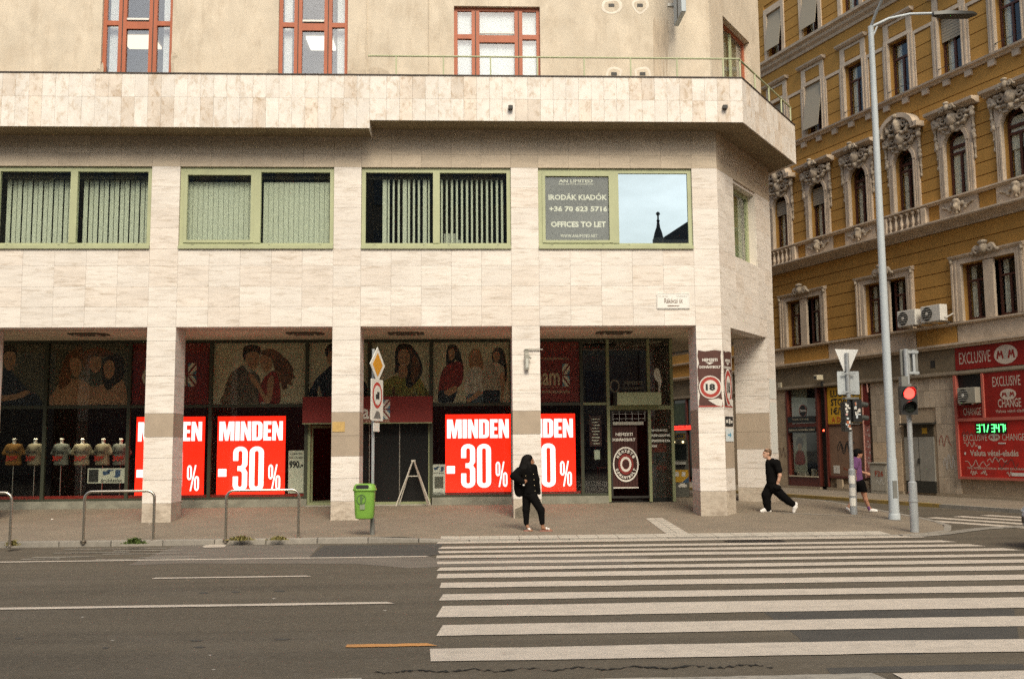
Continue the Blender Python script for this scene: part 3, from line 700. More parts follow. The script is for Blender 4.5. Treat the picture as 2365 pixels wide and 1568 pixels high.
# ---- tall red-brown windows of the stuccoed storey
lampw = M('ceiling_panel_light', (1, .93, .82), emit=.9); lampo = M('ceiling_panel_light_warm', (1, .82, .62), emit=.7)
curt_m = M('curtain', (.72, .74, .72), .95, noise=(14, .12, (1, 1, .05)))
for i, (a, b) in enumerate(UW):
    top = 13.62 if i < 2 else 13.0; zt_ = 12.47 if i < 2 else 12.2; y = UY+.10
    wn = obj('tall_window', MB().box(a, a+.09, y, y+.08, UWZ0, top).box(b-.09, b, y, y+.08, UWZ0, top).box(a+.09, b-.09, y, y+.08, top-.09, top).box(a+.09, b-.09, y, y+.08, UWZ0, UWZ0+.09), red_wood, bld)
    wl, wr = (a+(b-a)*.275, a+(b-a)*.71) if i < 2 else (a+(b-a)*.25, a+(b-a)*.75)
    for mx_ in (wl, wr): piece('mullion', mx_-.10, mx_+.10, y-.02, y+.075, UWZ0+.09, top-.09, red_wood, wn); piece('mullion_groove', mx_-.012, mx_+.012, y-.024, y-.019, UWZ0+.1, top-.1, coping_m, wn)
    for (x0, x1, dz) in ((a+.09, wl-.1, .05), (wl+.1, wr-.1, .0), (wr+.1, b-.09, .05)):
        piece('transom', x0, x1, y-.015, y+.07, zt_-.06+dz*.4, zt_+.06+dz*.4, red_wood, wn)
        piece('pane', x0, x1, y+.035, y+.041, UWZ0+.1, zt_-.06, pane_up, wn); piece('pane', x0, x1, y+.035, y+.041, zt_+.06, top-.1, pane_up, wn)
    piece('weather_bar', wl+.11, wr-.11, y-.03, y-.001, zt_+.10, zt_+.15, white_m, wn)
    piece('sash_frame', wl+.1, wr-.1, y-.018, y+.03, zt_-.13, zt_-.061, red_wood, wn)
    if i < 2:
        for (x0, x1) in ((a+.10, a+.10+(.40 if i == 0 else .2)), (b-.30, b-.10)): piece('curtain', x0, x1, y+.2, y+.24, 10.2, 13.6, curt_m, wn)
    else:
        for k_ in range(3):
            x0 = (a+.1, wl+.11, wr+.11)[k_]; x1 = (wl-.11, wr-.11, b-.1)[k_]; piece('roller_blind', x0, x1, y+.12, y+.13, 10.2, 12.95, blind_w, wn)
for px, py, wd, mt in ((325, 99, .95, lampo), (742, 102, .75, lampw)):
    d = ray(px, py); t = (13.70-CAM.z)/d.z; p = CAM+d*t
    tag(obj('ceiling_light', MB().box(p.x-wd/2, p.x+wd/2, p.y-.45, p.y+.45, 13.68, 13.74), mt), 'lit square ceiling panel seen through the %s tall red window' % ('leftmost' if mt is lampo else 'second'), 'ceiling light', 'ceiling panels behind the upper windows')
# the window in the stuccoed splay
sw_ = obj('tall_window', MB().box(.93, 1.02, .22, .29, 10.1, 13.15).box(2.99, 3.08, .22, .29, 10.1, 13.15).box(1.02, 2.99, .22, .29, 13.06, 13.15), red_wood, bld, CH0, CH_A)
piece('pane', 1.02, 2.99, .25, .256, 10.1, 13.06, pane_up, sw_); piece('mullion', 1.95, 2.06, .23, .28, 10.1, 13.06, sage, sw_)
piece('roller_blind', 1.02, 2.99, .36, .37, 10.1, 13.05, M('beige_blind', (.42, .38, .27), .9), sw_)
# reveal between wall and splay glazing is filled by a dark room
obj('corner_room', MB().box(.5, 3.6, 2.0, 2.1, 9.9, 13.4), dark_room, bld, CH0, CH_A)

# ---- ribbon windows
sill_z = Z_S
for i in range(1, len(PX)-1):
    x0, x1 = PX[i][1]+.004, PX[i+1][0]-.004; xm = (x0+x1)/2; y = .06
    wn = obj('ribbon_window', MB().box(x0, x0+.10, y, y+.09, Z_S+.09, Z_W).box(x1-.10, x1, y, y+.09, Z_S+.09, Z_W).box(x0+.1, x1-.1, y, y+.09, Z_W-.12, Z_W).box(x0+.1, x1-.1, y, y+.09, Z_S+.09, Z_S+.16), sage, bld)
    piece('sill', x0, x1, -.05, y+.05, Z_S+.0, Z_S+.085, sage, wn)
    piece('mullion', xm-.085, xm+.085, y-.02, y+.088, Z_S+.16, Z_W-.12, sage, wn)
    open_side = {1: 1, 2: 0, 3: 1, 4: 0}[i]
    for s_ in (0, 1):
        a, b = (x0+.1, xm-.085) if s_ == 0 else (xm+.085, x1-.1)
        if s_ == open_side % 2 and i in (2, 4):    # an opening sash with a second frame
            for q in ((a, a+.075, Z_S+.17, Z_W-.13), (b-.075, b, Z_S+.17, Z_W-.13)): piece('sash', q[0], q[1], y-.025, y+.05, q[2], q[3], sage, wn)
            for q in ((Z_S+.165, Z_S+.235), (Z_W-.20, Z_W-.125)): piece('sash', a+.075, b-.075, y-.025, y+.05, q[0], q[1], sage, wn)
        piece('pane', a, b, y+.04, y+.046, Z_S+.16, Z_W-.12, pane_film if (i == 4 and s_ == 1) else pane_m, wn)
        for q in (.12, .85): piece('latch', lerp(a, b, q), lerp(a, b, q)+.05, y-.03, y-.001, Z_S+.085, Z_S+.11, metal_dark, wn)
        if i == 4: continue
        step = .127; k_ = 0; xx = a+.02
        while xx < b-.02:
            if i == 1: piece('blind_slat', xx, xx+.100, .42+.03*(k_ % 2), .44+.03*(k_ % 2), Z_S+.1, 8.5, blind_m, wn)
            elif i == 2: piece('blind_slat', xx, xx+.119, .30, .306, Z_S+.1, 8.42, blind_m, wn)
            elif i == 3 and not (s_ == 0 and xx < a+.36):
                wv_ = .045+rs.random()*.012+(.05 if (s_ == 0 and k_ % 4 == 3) else 0); piece('blind_slat', xx, xx+wv_, .30, .34, Z_S+.1, 8.5, blind_m, wn)
            xx += step; k_ += 1
    obj('blind_rail', MB().box(x0+.1, x1-.1, .29, .36, 8.50, 8.58), dark_room, wn)
    if i == 3:
        for bx, bz, bw in ((xm+.18, .26, .30), (xm+.52, .10, .14)): tag(piece('storage_box', bx, bx+bw, .42, .6, Z_S+.1, Z_S+.22+bz, grey_room), '%s grey box standing behind the open slats of the third ribbon window' % ('taller' if bw > .2 else 'smaller'), 'box', 'boxes behind the open slats')
# the window of the splay
sw_ = obj('splay_window', MB().box(WX0, WX0+.09, .22, .3, Z_S, Z_W-.08).box(WX1-.09, WX1, .22, .3, Z_S, Z_W-.08).box(WX0+.09, WX1-.09, .22, .3, Z_W-.18, Z_W-.08).box(WX0+.09, WX1-.09, .22, .3, Z_S, Z_S+.09), sage, bld, CH0, CH_A)
piece('pane', WX0+.09, WX1-.09, .26, .266, Z_S+.09, Z_W-.18, pane_m, sw_)
piece('roller_blind', WX0+.09, WX1-.09, .39, .395, Z_S+.09, Z_W-.18, M('green_grey_blind', (.24, .27, .17), .9), sw_)
piece('reveal', WX0+.002, WX1-.002, .02, .3, Z_S-.03, Z_S-.002, trav, sw_)
# ================================================================== shopfront inside the arcade
YG = 3.30; ZT = 2.93; ZP = .38
frame_g = M('green_black_frame', (.045, .05, .032), .45)
frame_s = M('sage_shop_frame', (.25, .275, .15), .5, noise=(3, .1, (1, 1, .4)))
plinth_m = M('stone_plinth', (.24, .235, .19), .8, noise=(2.5, .35, (1, 1, 1.5)), dirt=(3, .5, (.12, .115, .09)))
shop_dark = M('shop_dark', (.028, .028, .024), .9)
shop_floor = M('shop_floor', (.07, .06, .05), .5)
sf_ = MB()
MUL = [-13.8, -11.556, -9.31, -7.10, -4.475, -2.75, -1.04, 1.20, 3.16]
for x in MUL: sf_.box(x-.045, x+.045, YG-.05, YG+.05, ZP if x not in (-2.75,) else 2.43, Z_L+.02)
sf_.box(XL, -4.475, YG-.04, YG+.06, ZT-.05, ZT+.03).box(-1.04, 3.16, YG-.04, YG+.06, ZT-.05, ZT+.03).box(XL, 5.75, YG-.045, YG+.06, Z_L-.04, Z_L+.03)
sf_.box(XL, -4.43, YG-.03, YG+.05, ZP, ZP+.06).box(-1.0, 3.9, YG-.03, YG+.05, ZP, ZP+.06)
shopf = obj('shopfront_frame', sf_, frame_g, bld)
for a, b in ((XL, -4.43), (-1.02, 3.2), (3.2, 3.86)): piece('plinth', a, b, YG-.12, YG+.1, .05, ZP-.002, plinth_m, shopf)
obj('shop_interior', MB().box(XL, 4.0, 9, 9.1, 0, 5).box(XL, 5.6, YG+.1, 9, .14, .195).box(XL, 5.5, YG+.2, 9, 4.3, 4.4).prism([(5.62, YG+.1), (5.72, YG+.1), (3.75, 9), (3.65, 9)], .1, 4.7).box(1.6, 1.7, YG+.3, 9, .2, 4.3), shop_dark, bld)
for a, b in zip(MUL[:-1], MUL[1:]):
    piece('pane', a+.045, b-.045, YG, YG+.006, ZT+.03, Z_L-.04, shop_glass, shopf)
    if b <= -4.4 or a >= -1.1: piece('pane', a+.045, b-.045, YG, YG+.006, ZP+.06, ZT-.05, shop_glass, shopf)
piece('pane', XL, MUL[0], YG, YG+.006, ZP+.06, Z_L-.04, shop_glass, shopf)
# red shelf edge running along the foot of the windows
red_shelf = M('red_window_shelf', (.20, .012, .008), .6)
for a, b in ((-13.8, -4.5), (-1.0, 3.1)): piece('window_shelf', a, b, YG+.03, YG+.25, ZP+.06, ZP+.13, red_shelf, shopf)
# recessed ceiling lamps (unlit)
vent_m = M('ceiling_lamp_frame', (.10, .085, .06), .7)
for px, py in ((205, 771), (705, 769), (938, 769), (1418, 767)):
    d = ray(px, py); p = CAM+d*((Z_L+.03-CAM.z)/d.z)
    for q in (-.12, .12): piece('ceiling_lamp_baffle', p.x+q*2.3-.015, p.x+q*2.3+.015, p.y-.25, p.y+.25, Z_L-.05, Z_L-.011, ceil_m, bld)
    f = piece('ceiling_lamp', p.x-.34, p.x+.34, p.y-.28, p.y+.28, Z_L-.01, Z_L+.028, vent_m, bld)
    for q in (-.42, .42): piece('ceiling_lamp_baffle', p.x+q-.05, p.x+q+.05, p.y-.22, p.y+.25, Z_L, Z_L+.028, vent_m, bld)

# ---- printed advertising pictures behind the upper panes
def TR(zf, pts, Y): return [tuple(onY(*zf(*p), Y).xz) for p in pts]
P_ = {k: M('print_'+k, c, .7, noise=((5, .10, (1, 1, 1)) if k in ('paper', 'dim') else ((9, .25, (1, 1, 1)) if k == 'skin' else (5, .5, (2.2, 1, .8))))) for k, c in dict(paper=(.50, .46, .34), skin=(.40, .23, .14), hair=(.035, .022, .016), brown=(.16, .07, .035), navy=(.03, .035, .05), tweed=(.13, .10, .075), red=(.24, .03, .026), white=(.50, .47, .42), olive=(.30, .27, .07), jeans=(.09, .12, .15), blonde=(.36, .20, .10), dim=(.11, .10, .07), lace=(.42, .36, .29)).items()}  # dim: sheet colour darkened to hold the low light of the left bays
def poster(label, x0, x1, z0, z1, figs, zf, bg='paper'):
    Y = YG+.045; t = thing('advertising_picture', label, 'poster', ((x0+x1)/2, Y, z0), 0, 'pictures over the shop windows'); o = Vector((-(x0+x1)/2, -Y, -z0))
    obj('sheet', MB().box(x0, x1, Y, Y+.01, z0, z1), P_[bg], t, o)
    for k, (nm, mt, pts, *sm) in enumerate(figs):
        q = TR(zf, pts, Y); q = catmull(q, 5) if not sm else q
        q = [(min(max(a, x0+.01), x1-.01), min(max(b, z0+.01), z1-.01)) for a, b in q]
        obj(nm, flat_poly([q], Y-.0008*(k+1)), P_[mt], t, o)
    return t
Z0, Z1 = ZT+.04, Z_L-.05
def face(cx, cy, rx, ry, tilt=0):
    """brow, eyes and mouth of a printed face, in zoom pixels"""
    f = []
    for s in (-1, 1): f.append(('eye', 'hair', [(cx+s*rx*.42+rx*.17*math.cos(a), cy-ry*.12+ry*.06*math.sin(a)) for a in (0, 1.57, 3.14, 4.71)]))
    f.append(('cheek', 'blonde', [(cx+rx*.55, cy-ry*.5), (cx+rx*.85, cy), (cx+rx*.55, cy+ry*.6), (cx+rx*.2, cy+ry*.8), (cx+rx*.45, cy)]))
    f.append(('mouth', 'brown', [(cx-rx*.25, cy+ry*.46), (cx, cy+ry*.44), (cx+rx*.25, cy+ry*.46), (cx, cy+ry*.53)]))
    return f
poster('picture of a man in a jacket and a woman with wind-blown hair, embracing', -7.05, -4.52, Z0, Z1, [
    ('jacket', 'tweed', [(388, 572), (400, 480), (430, 385), (455, 345), (530, 300), (560, 325), (610, 340), (650, 400), (640, 480), (645, 572)]),
    ('face', 'skin', [(540, 215), (560, 195), (620, 205), (640, 230), (635, 290), (605, 330), (575, 315), (550, 280)]), *face(597, 262, 40, 62),
    ('hair', 'hair', [(528, 200), (545, 170), (590, 158), (640, 170), (652, 200), (645, 230), (625, 210), (580, 208), (555, 220), (545, 265), (532, 250)]),
    ('long_hair', 'brown', [(650, 210), (690, 190), (740, 190), (800, 230), (840, 270), (875, 330), (870, 350), (886, 385), (858, 400), (865, 435), (830, 430), (835, 455), (800, 465), (790, 420), (760, 400), (740, 300), (720, 250), (680, 240)]),
    ('dress', 'red', [(690, 370), (740, 340), (780, 420), (775, 572), (650, 572), (640, 480), (660, 410)]),
    ('face', 'skin', [(645, 250), (665, 230), (700, 240), (730, 280), (720, 320), (690, 350), (665, 330), (648, 290)]), *face(684, 285, 34, 56),
    ('arm', 'skin', [(570, 375), (590, 360), (625, 400), (660, 460), (692, 505), (700, 400), (735, 370), (742, 420), (732, 500), (715, 555), (690, 565), (640, 480), (600, 425)]),
    ('collar', 'white', [(540, 305), (565, 325), (600, 345), (575, 350), (552, 330)]), ('cuff', 'white', [(648, 558), (678, 552), (680, 572), (648, 572)])], z5)
poster('picture of a dark-haired man in dark clothes, half hidden by a column', -4.43, -2.80, 3.16, Z1, [
    ('shirt', 'navy', [(988, 530), (1000, 450), (1040, 380), (1100, 330), (1135, 300), (1200, 330), (1300, 360), (1375, 430), (1385, 530)]),
    ('gap', 'paper', [(1045, 530), (1040, 470), (1055, 450), (1072, 530)]),
    ('face', 'skin', [(1100, 230), (1110, 200), (1140, 180), (1180, 200), (1180, 270), (1140, 310), (1115, 285)]), *face(1138, 245, 34, 58),
    ('hair', 'hair', [(1090, 200), (1110, 165), (1150, 150), (1190, 170), (1192, 230), (1170, 205), (1120, 208), (1105, 245)])], z5)
poster('picture of a smiling woman with long brown hair in an olive top', -2.70, -1.09, 3.16, Z1, [
    ('top', 'olive', [(212, 530), (215, 440), (250, 405), (310, 375), (360, 370), (420, 385), (480, 380), (510, 420), (540, 530)]),
    ('sleeve_fold', 'brown', [(310, 512), (302, 470), (318, 440), (322, 512)]),
    ('hair', 'hair', [(320, 260), (330, 180), (370, 150), (430, 160), (470, 210), (500, 270), (510, 340), (480, 400), (430, 450), (400, 440), (390, 380), (345, 350), (318, 350), (325, 300)]),
    ('hair_lights', 'brown', [(420, 190), (460, 230), (490, 300), (480, 370), (440, 420), (430, 330), (440, 260)]),
    ('neck', 'skin', [(355, 300), (400, 300), (405, 372), (370, 388), (345, 368)]),
    ('face', 'skin', [(342, 250), (350, 205), (390, 190), (415, 210), (425, 270), (400, 310), (380, 322), (355, 295)]), *face(382, 255, 36, 60),
    ('smile', 'white', [(365, 290), (382, 294), (400, 286), (384, 302)])], z6)
poster('picture of three young women standing side by side', -.99, 1.15, Z0, Z1, [
    ('hair', 'hair', [(672, 270), (680, 180), (715, 155), (755, 180), (780, 260), (792, 330), (760, 330), (740, 260), (715, 290), (680, 310)]),
    ('red_top', 'red', [(618, 470), (640, 350), (680, 300), (730, 275), (770, 280), (792, 330), (780, 420), (740, 460), (700, 480), (640, 490)]),
    ('jeans', 'navy', [(620, 478), (700, 470), (747, 460), (735, 520), (700, 572), (630, 572)]),
    ('arm', 'skin', [(660, 480), (700, 455), (740, 440), (747, 470), (700, 505), (670, 500)]),
    ('face', 'skin', [(690, 200), (715, 183), (732, 210), (729, 240), (708, 267), (692, 245)]), *face(711, 222, 20, 38),
    ('hair', 'blonde', [(832, 310), (835, 215), (870, 185), (905, 200), (925, 280), (932, 345), (905, 330), (870, 310)]),
    ('white_top', 'white', [(798, 430), (820, 350), (860, 310), (910, 320), (937, 380), (927, 490), (820, 500)]),
    ('jeans', 'jeans', [(812, 515), (850, 490), (927, 488), (925, 572), (820, 572)]),
    ('arm', 'skin', [(808, 540), (850, 510), (890, 475), (925, 490), (880, 520), (825, 560)]),
    ('face', 'skin', [(845, 225), (870, 203), (893, 225), (891, 270), (868, 302), (848, 275)]), *face(869, 248, 22, 42),
    ('hair', 'hair', [(985, 250), (1000, 195), (1035, 180), (1065, 200), (1085, 300), (1086, 400), (1070, 412), (1060, 320), (1010, 290)]),
    ('lace_top', 'lace', [(925, 310), (960, 280), (1010, 280), (1065, 310), (1070, 380), (1040, 472), (930, 472)]),
    ('trousers', 'navy', [(928, 470), (1040, 470), (1040, 572), (928, 572)], 1),
    ('arm', 'skin', [(1040, 370), (1070, 350), (1072, 450), (1060, 560), (1045, 560), (1050, 470)]),
    ('face', 'skin', [(995, 220), (1020, 203), (1042, 225), (1037, 260), (1015, 282), (998, 255)]), *face(1018, 240, 21, 37)], z6)
poster('dim picture of three women leaning together, one in a hat', -11.50, -9.36, Z0, Z1, [
    ('bodies', 'skin', [(335, 580), (370, 480), (440, 400), (560, 400), (640, 450), (700, 430), (760, 420), (840, 400), (870, 500), (872, 580)]),
    ('hair', 'brown', [(400, 450), (440, 260), (520, 180), (560, 170), (560, 260), (500, 300), (475, 420)]),
    ('face', 'skin', [(480, 260), (540, 250), (560, 310), (530, 380), (490, 350)]), *face(520, 310, 32, 58),
    ('hat', 'brown', [(560, 260), (590, 200), (660, 175), (730, 190), (770, 230), (700, 240), (640, 235), (600, 340)]),
    ('face', 'skin', [(620, 250), (690, 245), (690, 320), (650, 350), (620, 320)]), *face(655, 290, 30, 50),
    ('hair', 'hair', [(705, 290), (740, 240), (800, 225), (842, 250), (842, 380), (780, 440), (735, 470), (700, 380)]),
    ('face', 'skin', [(712, 300), (740, 265), (780, 280), (785, 350), (750, 395), (718, 365)]), *face(748, 328, 32, 58)], z4, 'dim')
poster('dim picture of a man with folded arms at the left edge of the arcade', -13.7, -11.61, Z0, Z1, [
    ('body', 'navy', [(-60, 582), (-40, 400), (10, 330), (70, 330), (130, 400), (200, 470), (262, 510), (265, 582)]),
    ('arms', 'skin', [(-20, 510), (90, 500), (180, 470), (205, 490), (120, 530), (-10, 545)]),
    ('face', 'skin', [(22, 250), (30, 200), (100, 200), (108, 260), (90, 320), (45, 330)]), *face(66, 262, 38, 58),
    ('hair', 'hair', [(18, 240), (25, 175), (70, 160), (112, 180), (110, 230), (90, 205), (40, 210)])], z4, 'dim')
# ---- red shop boards with the clothing shop's name
board_red = M('shop_board_red', (.20, .018, .014), .55, noise=(4, .1, (1, 1, 1)))
logo_w = M('logo_white', (.70, .67, .58), .7); logo_b = M('logo_blue', (.10, .21, .30), .7); logo_r = M('logo_red', (.20, .018, .014), .7); logo_gold = M('logo_cream', (.55, .45, .32), .7)
def flag(x, z, w_, h_, par, y):
    """right half of a crossed flag, split by a horizontal gap"""
    for k, zz in enumerate((z, z+h_*.53)):
        hh = h_*.47; mir = (k == 0)
        def pt(u, v): return (x+u*w_, zz+(v if not mir else 1-v)*hh)
        obj('flag_half', flat_poly([[pt(0, 0), pt(1, 0), pt(1, 1), pt(0, 1)] if not mir else [pt(0, 1), pt(1, 1), pt(1, 0), pt(0, 0)]], y), logo_w, par)
        obj('flag_blue', flat_poly([[pt(.52, 0), pt(1, 0), pt(1, .44)]], y-.002), logo_b, par)
        obj('flag_blue', flat_poly([[pt(0, .58), pt(.42, 1), pt(0, 1)]], y-.002), logo_b, par)
        obj('flag_red', flat_poly([[pt(0, .12), pt(.12, .0), pt(1, .86), pt(.98, 1), pt(.88, 1)]], y-.003), logo_r, par)
def board(name, label, x0, x1, z0, z1, y, d=.01):
    t = thing(name, label, 'sign', (0, 0, 0), 0, 'dark red boards of the clothes shop'); obj('panel', MB().box(x0, x1, y, y+d, z0, z1), board_red, t); return t
b1 = board('shop_board', 'dark red board with half a crossed flag beside the leftmost full column', -9.26, -7.15, Z0, Z1, YG+.04)
p = TR(z5, [(150, 445), (212, 285)], YG+.035); flag(p[0][0], p[0][1], p[1][0]-p[0][0], p[1][1]-p[0][1], b1, YG+.036); text('Cream', p[0][0]-1.25, p[0][1]+.02, 1.2, .5, logo_w, b1, YG+.036, .02)
b2 = board('shop_board', 'dark red board reading eam with web addresses, right of the column behind the woman', 1.25, 3.11, Z0, Z1, YG+.04)
p = TR(z7, [(186, 452), (328, 330), (344, 456), (393, 298), (186, 505), (395, 488), (200, 270), (388, 252)], YG+.036)
text('Cream', p[1][0]-1.16, p[0][1], 1.14, p[1][1]-p[0][1]+.04, logo_gold, b2, YG+.036, .02)
flag(p[2][0], p[2][1], p[3][0]-p[2][0], p[3][1]-p[2][1], b2, YG+.036)
text('facebook/Creamhasznaltruha', 1.45, p[4][1], p[5][0]-1.45, .10, logo_gold, b2, YG+.036); text('www.creamhasznaltruha.hu', 1.5, p[6][1], p[7][0]-1.5, .09, logo_gold, b2, YG+.036)
for dz in (-.03, .33): piece('rule', 1.45, p[3][0], YG+.034, YG+.037, p[0][1]+dz*1.3-.01, p[0][1]+dz*1.3-.004, logo_gold, b2)
b3 = board('shop_canopy', 'dark red box above the shop entrance with half a crossed flag', -4.52, -1.0, 2.43, 3.14, YG-.42, .40)
p = TR(z6, [(238, 668), (288, 535), (105, 668), (160, 565)], YG-.425); flag(p[0][0], p[0][1], p[1][0]-p[0][0], p[1][1]-p[0][1], b3, YG-.424)
text('Cream', p[0][0]-.03-1.22, p[2][1], 1.20, p[3][1]-p[2][1], logo_w, b3, YG-.424, .02)
piece('rule', -2.9, p[1][0], YG-.424, YG-.42, p[0][1]-.012, p[0][1]-.004, logo_gold, b3); piece('metal_edge', -4.52, -1.0, YG-.44, YG-.40, 2.40, 2.428, frame_s, b3)
p = TR(z6, [(105, 690), (285, 676)], YG-.425); text('CENTRUM HASZNALTRUHA', p[0][0]-.4, p[0][1], p[1][0]-p[0][0]+.4, .055, logo_gold, b3, YG-.424)
# ---- glowing sale signs
glow_r = M('lit_red', (1.0, .016, .006), .5, emit=.78); glow_w = M('lit_white', (.86, .90, 1.0), .5, emit=.72)
def arc(cx, cz, rx, rz, a0, a1, n=7): return [(cx+rx*math.cos(R(lerp(a0, a1, i/n))), cz+rz*math.sin(R(lerp(a0, a1, i/n)))) for i in range(n+1)]
def stad(x0, x1, z0, z1, rz):
    cx, rx = (x0+x1)/2, (x1-x0)/2; return arc(cx, z1-rz, rx, rz, 0, 180)+arc(cx, z0+rz, rx, rz, 180, 360)
GL = {'M': (.80, [[(0, 0), (.2, 0), (.2, .6), (.32, 0), (.48, 0), (.6, .6), (.6, 0), (.8, 0), (.8, 1), (.5, 1), (.4, .46), (.3, 1), (0, 1)]]),
      'I': (.23, [[(0, 0), (.23, 0), (.23, 1), (0, 1)]]),
      'N': (.56, [[(0, 0), (.19, 0), (.19, .52), (.37, 0), (.56, 0), (.56, 1), (.37, 1), (.37, .5), (.2, 1), (0, 1)]]),
      'D': (.55, [[(0, 0), (.33, 0)]+arc(.33, .2, .22, .2, -90, 0)+arc(.33, .8, .22, .2, 0, 90)+[(0, 1)], [(.22, .16), (.22, .84), (.29, .84), (.33, .78), (.33, .22), (.29, .16)]]),
      'E': (.42, [[(0, 0), (.42, 0), (.42, .18), (.22, .18), (.22, .41), (.39, .41), (.39, .58), (.22, .58), (.22, .82), (.42, .82), (.42, 1), (0, 1)]]),
      '0': (.32, [stad(0, .32, 0, 1, .13), stad(.115, .205, .1, .9, .04)]),
      '3': (.32, [[(0, .68), (.115, .68), (.115, .865)]+arc(.16, .865, .045, .04, 180, 0, 4)+[(.205, .62), (.19, .575), (.16, .56), (.10, .56), (.10, .455), (.16, .455), (.195, .43), (.205, .4), (.205, .135)]+arc(.16, .135, .045, .04, 0, -180, 4)+[(.115, .33), (0, .33)]+arc(.16, .13, .16, .13, 180, 360)+[(.32, .43), (.27, .51), (.32, .585)]+arc(.16, .87, .16, .13, 0, 180)]),
      '%': (.66, [[(.16, 0), (.24, 0), (.50, 1), (.42, 1)]])}
def glyphs(s, x, z, w_, h_, par, y, gap=.055):
    tot = sum(GL[c][0] for c in s)+gap*(len(s)-1); sx = w_/tot; u = 0
    for c in s:
        obj('letter', flat_poly([[(x+(u+a)*sx, z+b*h_) for a, b in p] for p in GL[c][1]], y), glow_w, par)
        if c == '%':
            for ox, oz in ((0, .42), (.40, 0)): obj('letter', flat_poly([[(x+(u+ox+a)*sx, z+(oz+b)*h_) for a, b in q] for q in (stad(0, .26, 0, .58, .15), stad(.09, .17, .08, .5, .05))], y), glow_w, par)
        u += GL[c][0]+gap
def sale(label, x0, z0=.51, w_=1.845, h_=2.13, y=YG+.07):
    t = thing('sale_sign', label, 'sign', (x0, y, z0), 0, 'glowing red sale signs'); W, H = w_, h_
    obj('light_box', MB().box(0, W, 0, .07, 0, H), glow_r, t); obj('base', MB().box(-.02, W+.02, -.005, .09, -.085, -.004), red_shelf, t)
    k = W/460                                          # sizes measured on the clearest sign, 460 x 530 units
    glyphs('MINDEN', 12*k, H-166*k, 432*k, 131*k, t, -.003)
    glyphs('30', 110*k, H-510*k, 208*k, 304*k, t, -.003, .045)
    glyphs('%', 350*k, H-505*k, 82*k, 175*k, t, -.003)
    obj('letter', flat_poly([[(10*k, H-410*k), (66*k, H-410*k), (66*k, H-358*k), (10*k, H-358*k)]], -.003), glow_w, t)
    return t
xs1 = onY(*z5(265, 800), YG+.07).x
sale('glowing red sale sign reading MINDEN -30 %, split by the leftmost full column', xs1-1.85)
sale('glowing red sale sign reading MINDEN -30 % beside the 990 notice', onY(*z5(352, 900), YG+.07).x)
sale('glowing red sale sign reading MINDEN -30 % left of the woman in black', onY(*z6(667, 900), YG+.07).x, .50, 1.83, 2.15)
sale('glowing red sale sign partly behind the column at the right of the woman', onY(*z7(435, 900), YG+.07).x-1.83, .50, 1.83, 2.15)
# ---- window notices of the clothes shop
notice_m = M('notice_paper', (.44, .45, .40), .8); ink = M('black_ink', (.02, .02, .02), .7); blue_ink = M('blue_ink', (.03, .06, .13), .7)
def notice(label, zf, x0, x1, ya, yb, Y, mat=notice_m, d=.006):
    a = onY(*zf(x0, yb), Y); b = onY(*zf(x1, ya), Y); t = thing('window_notice', label, 'notice', (a.x, Y, a.z), 0, 'paper notices in the clothes shop windows')
    W, H = b.x-a.x, b.z-a.z; obj('sheet', MB().box(0, W, 0, d, 0, H), mat, t); return t, W, H
t, W, H = notice('framed new stock notice in the dark left window below the dressed torsos', z4, 598, 860, 1003, 1108, YG+.03)
obj('dark_field', MB().box(.03, W*.29, -.003, -.001, .03, H-.03), ink, t); text('új', W*.40, H*.36, W*.48, H*.55, blue_ink, t, -.003, .06); text('árukészlet', W*.36, H*.06, W*.56, H*.24, ink, t, -.003, .02)
t, W, H = notice('white 990 notice between the sale sign and the shop door', z5, 838, 948, 882, 1175, YG+.03)
text('a galérián', W*.1, H*.89, W*.8, H*.06, ink, t, -.003, .01); text('ma minden', W*.06, H*.81, W*.88, H*.05, ink, t, -.003, .02); text('990.-', W*.05, H*.58, W*.9, H*.18, ink, t, -.003, .05)
t, W, H = notice('white new stock notice with a dark square, left of the sale sign by the woman', z6, 580, 666, 977, 1188, YG+.03, M('notice_white', (.52, .53, .52), .8))
text('új', W*.1, H*.76, W*.8, H*.17, blue_ink, t, -.003, .06); text('árukészlet', W*.08, H*.69, W*.84, H*.06, ink, t, -.003, .01); obj('dark_square', MB().box(W*.15, W*.85, -.004, -.001, H*.22, H*.6), M('grey_print', (.10, .10, .09), .8), t)
# ---- shop entrance
door_m = M('black_glass_door', (.012, .012, .012), .25)
dr = obj('shop_door', MB().box(-4.43, -1.06, YG-.02, YG+.03, .2, .27).box(-4.43, -4.36, YG-.02, YG+.03, .27, 2.42).box(-1.12, -1.06, YG-.02, YG+.03, .27, 2.42), frame_s, bld)
for a, b in ((-3.45, -2.78), (-2.70, -1.92), (-1.90, -1.12)): piece('door_leaf', a, b, YG, YG+.02, .27, 2.40, door_m, dr)
for x in (-2.74, -1.91): piece('door_stile', x-.012, x+.012, YG-.03, YG-.001, .27, 2.40, M('brushed_steel', (.45, .43, .38), .35, metal=.9), dr)
op = obj('open_leaf', MB().box(0, .05, 0, .04, .22, 2.38).box(.75, .80, 0, .04, .22, 2.38).box(.05, .75, 0, .04, .22, .30).box(.05, .75, 0, .04, 2.3, 2.38), frame_s, dr, (-4.33, YG+.05, 0), R(50)); piece('pane', .05, .75, .015, .021, .3, 2.3, shop_glass, op)
piece('door_sill', -4.45, -1.05, YG-.15, YG-.025, .12, .20, M('worn_sill', (.36, .34, .29), .8, noise=(5, .2, (1, 1, 1))), dr)
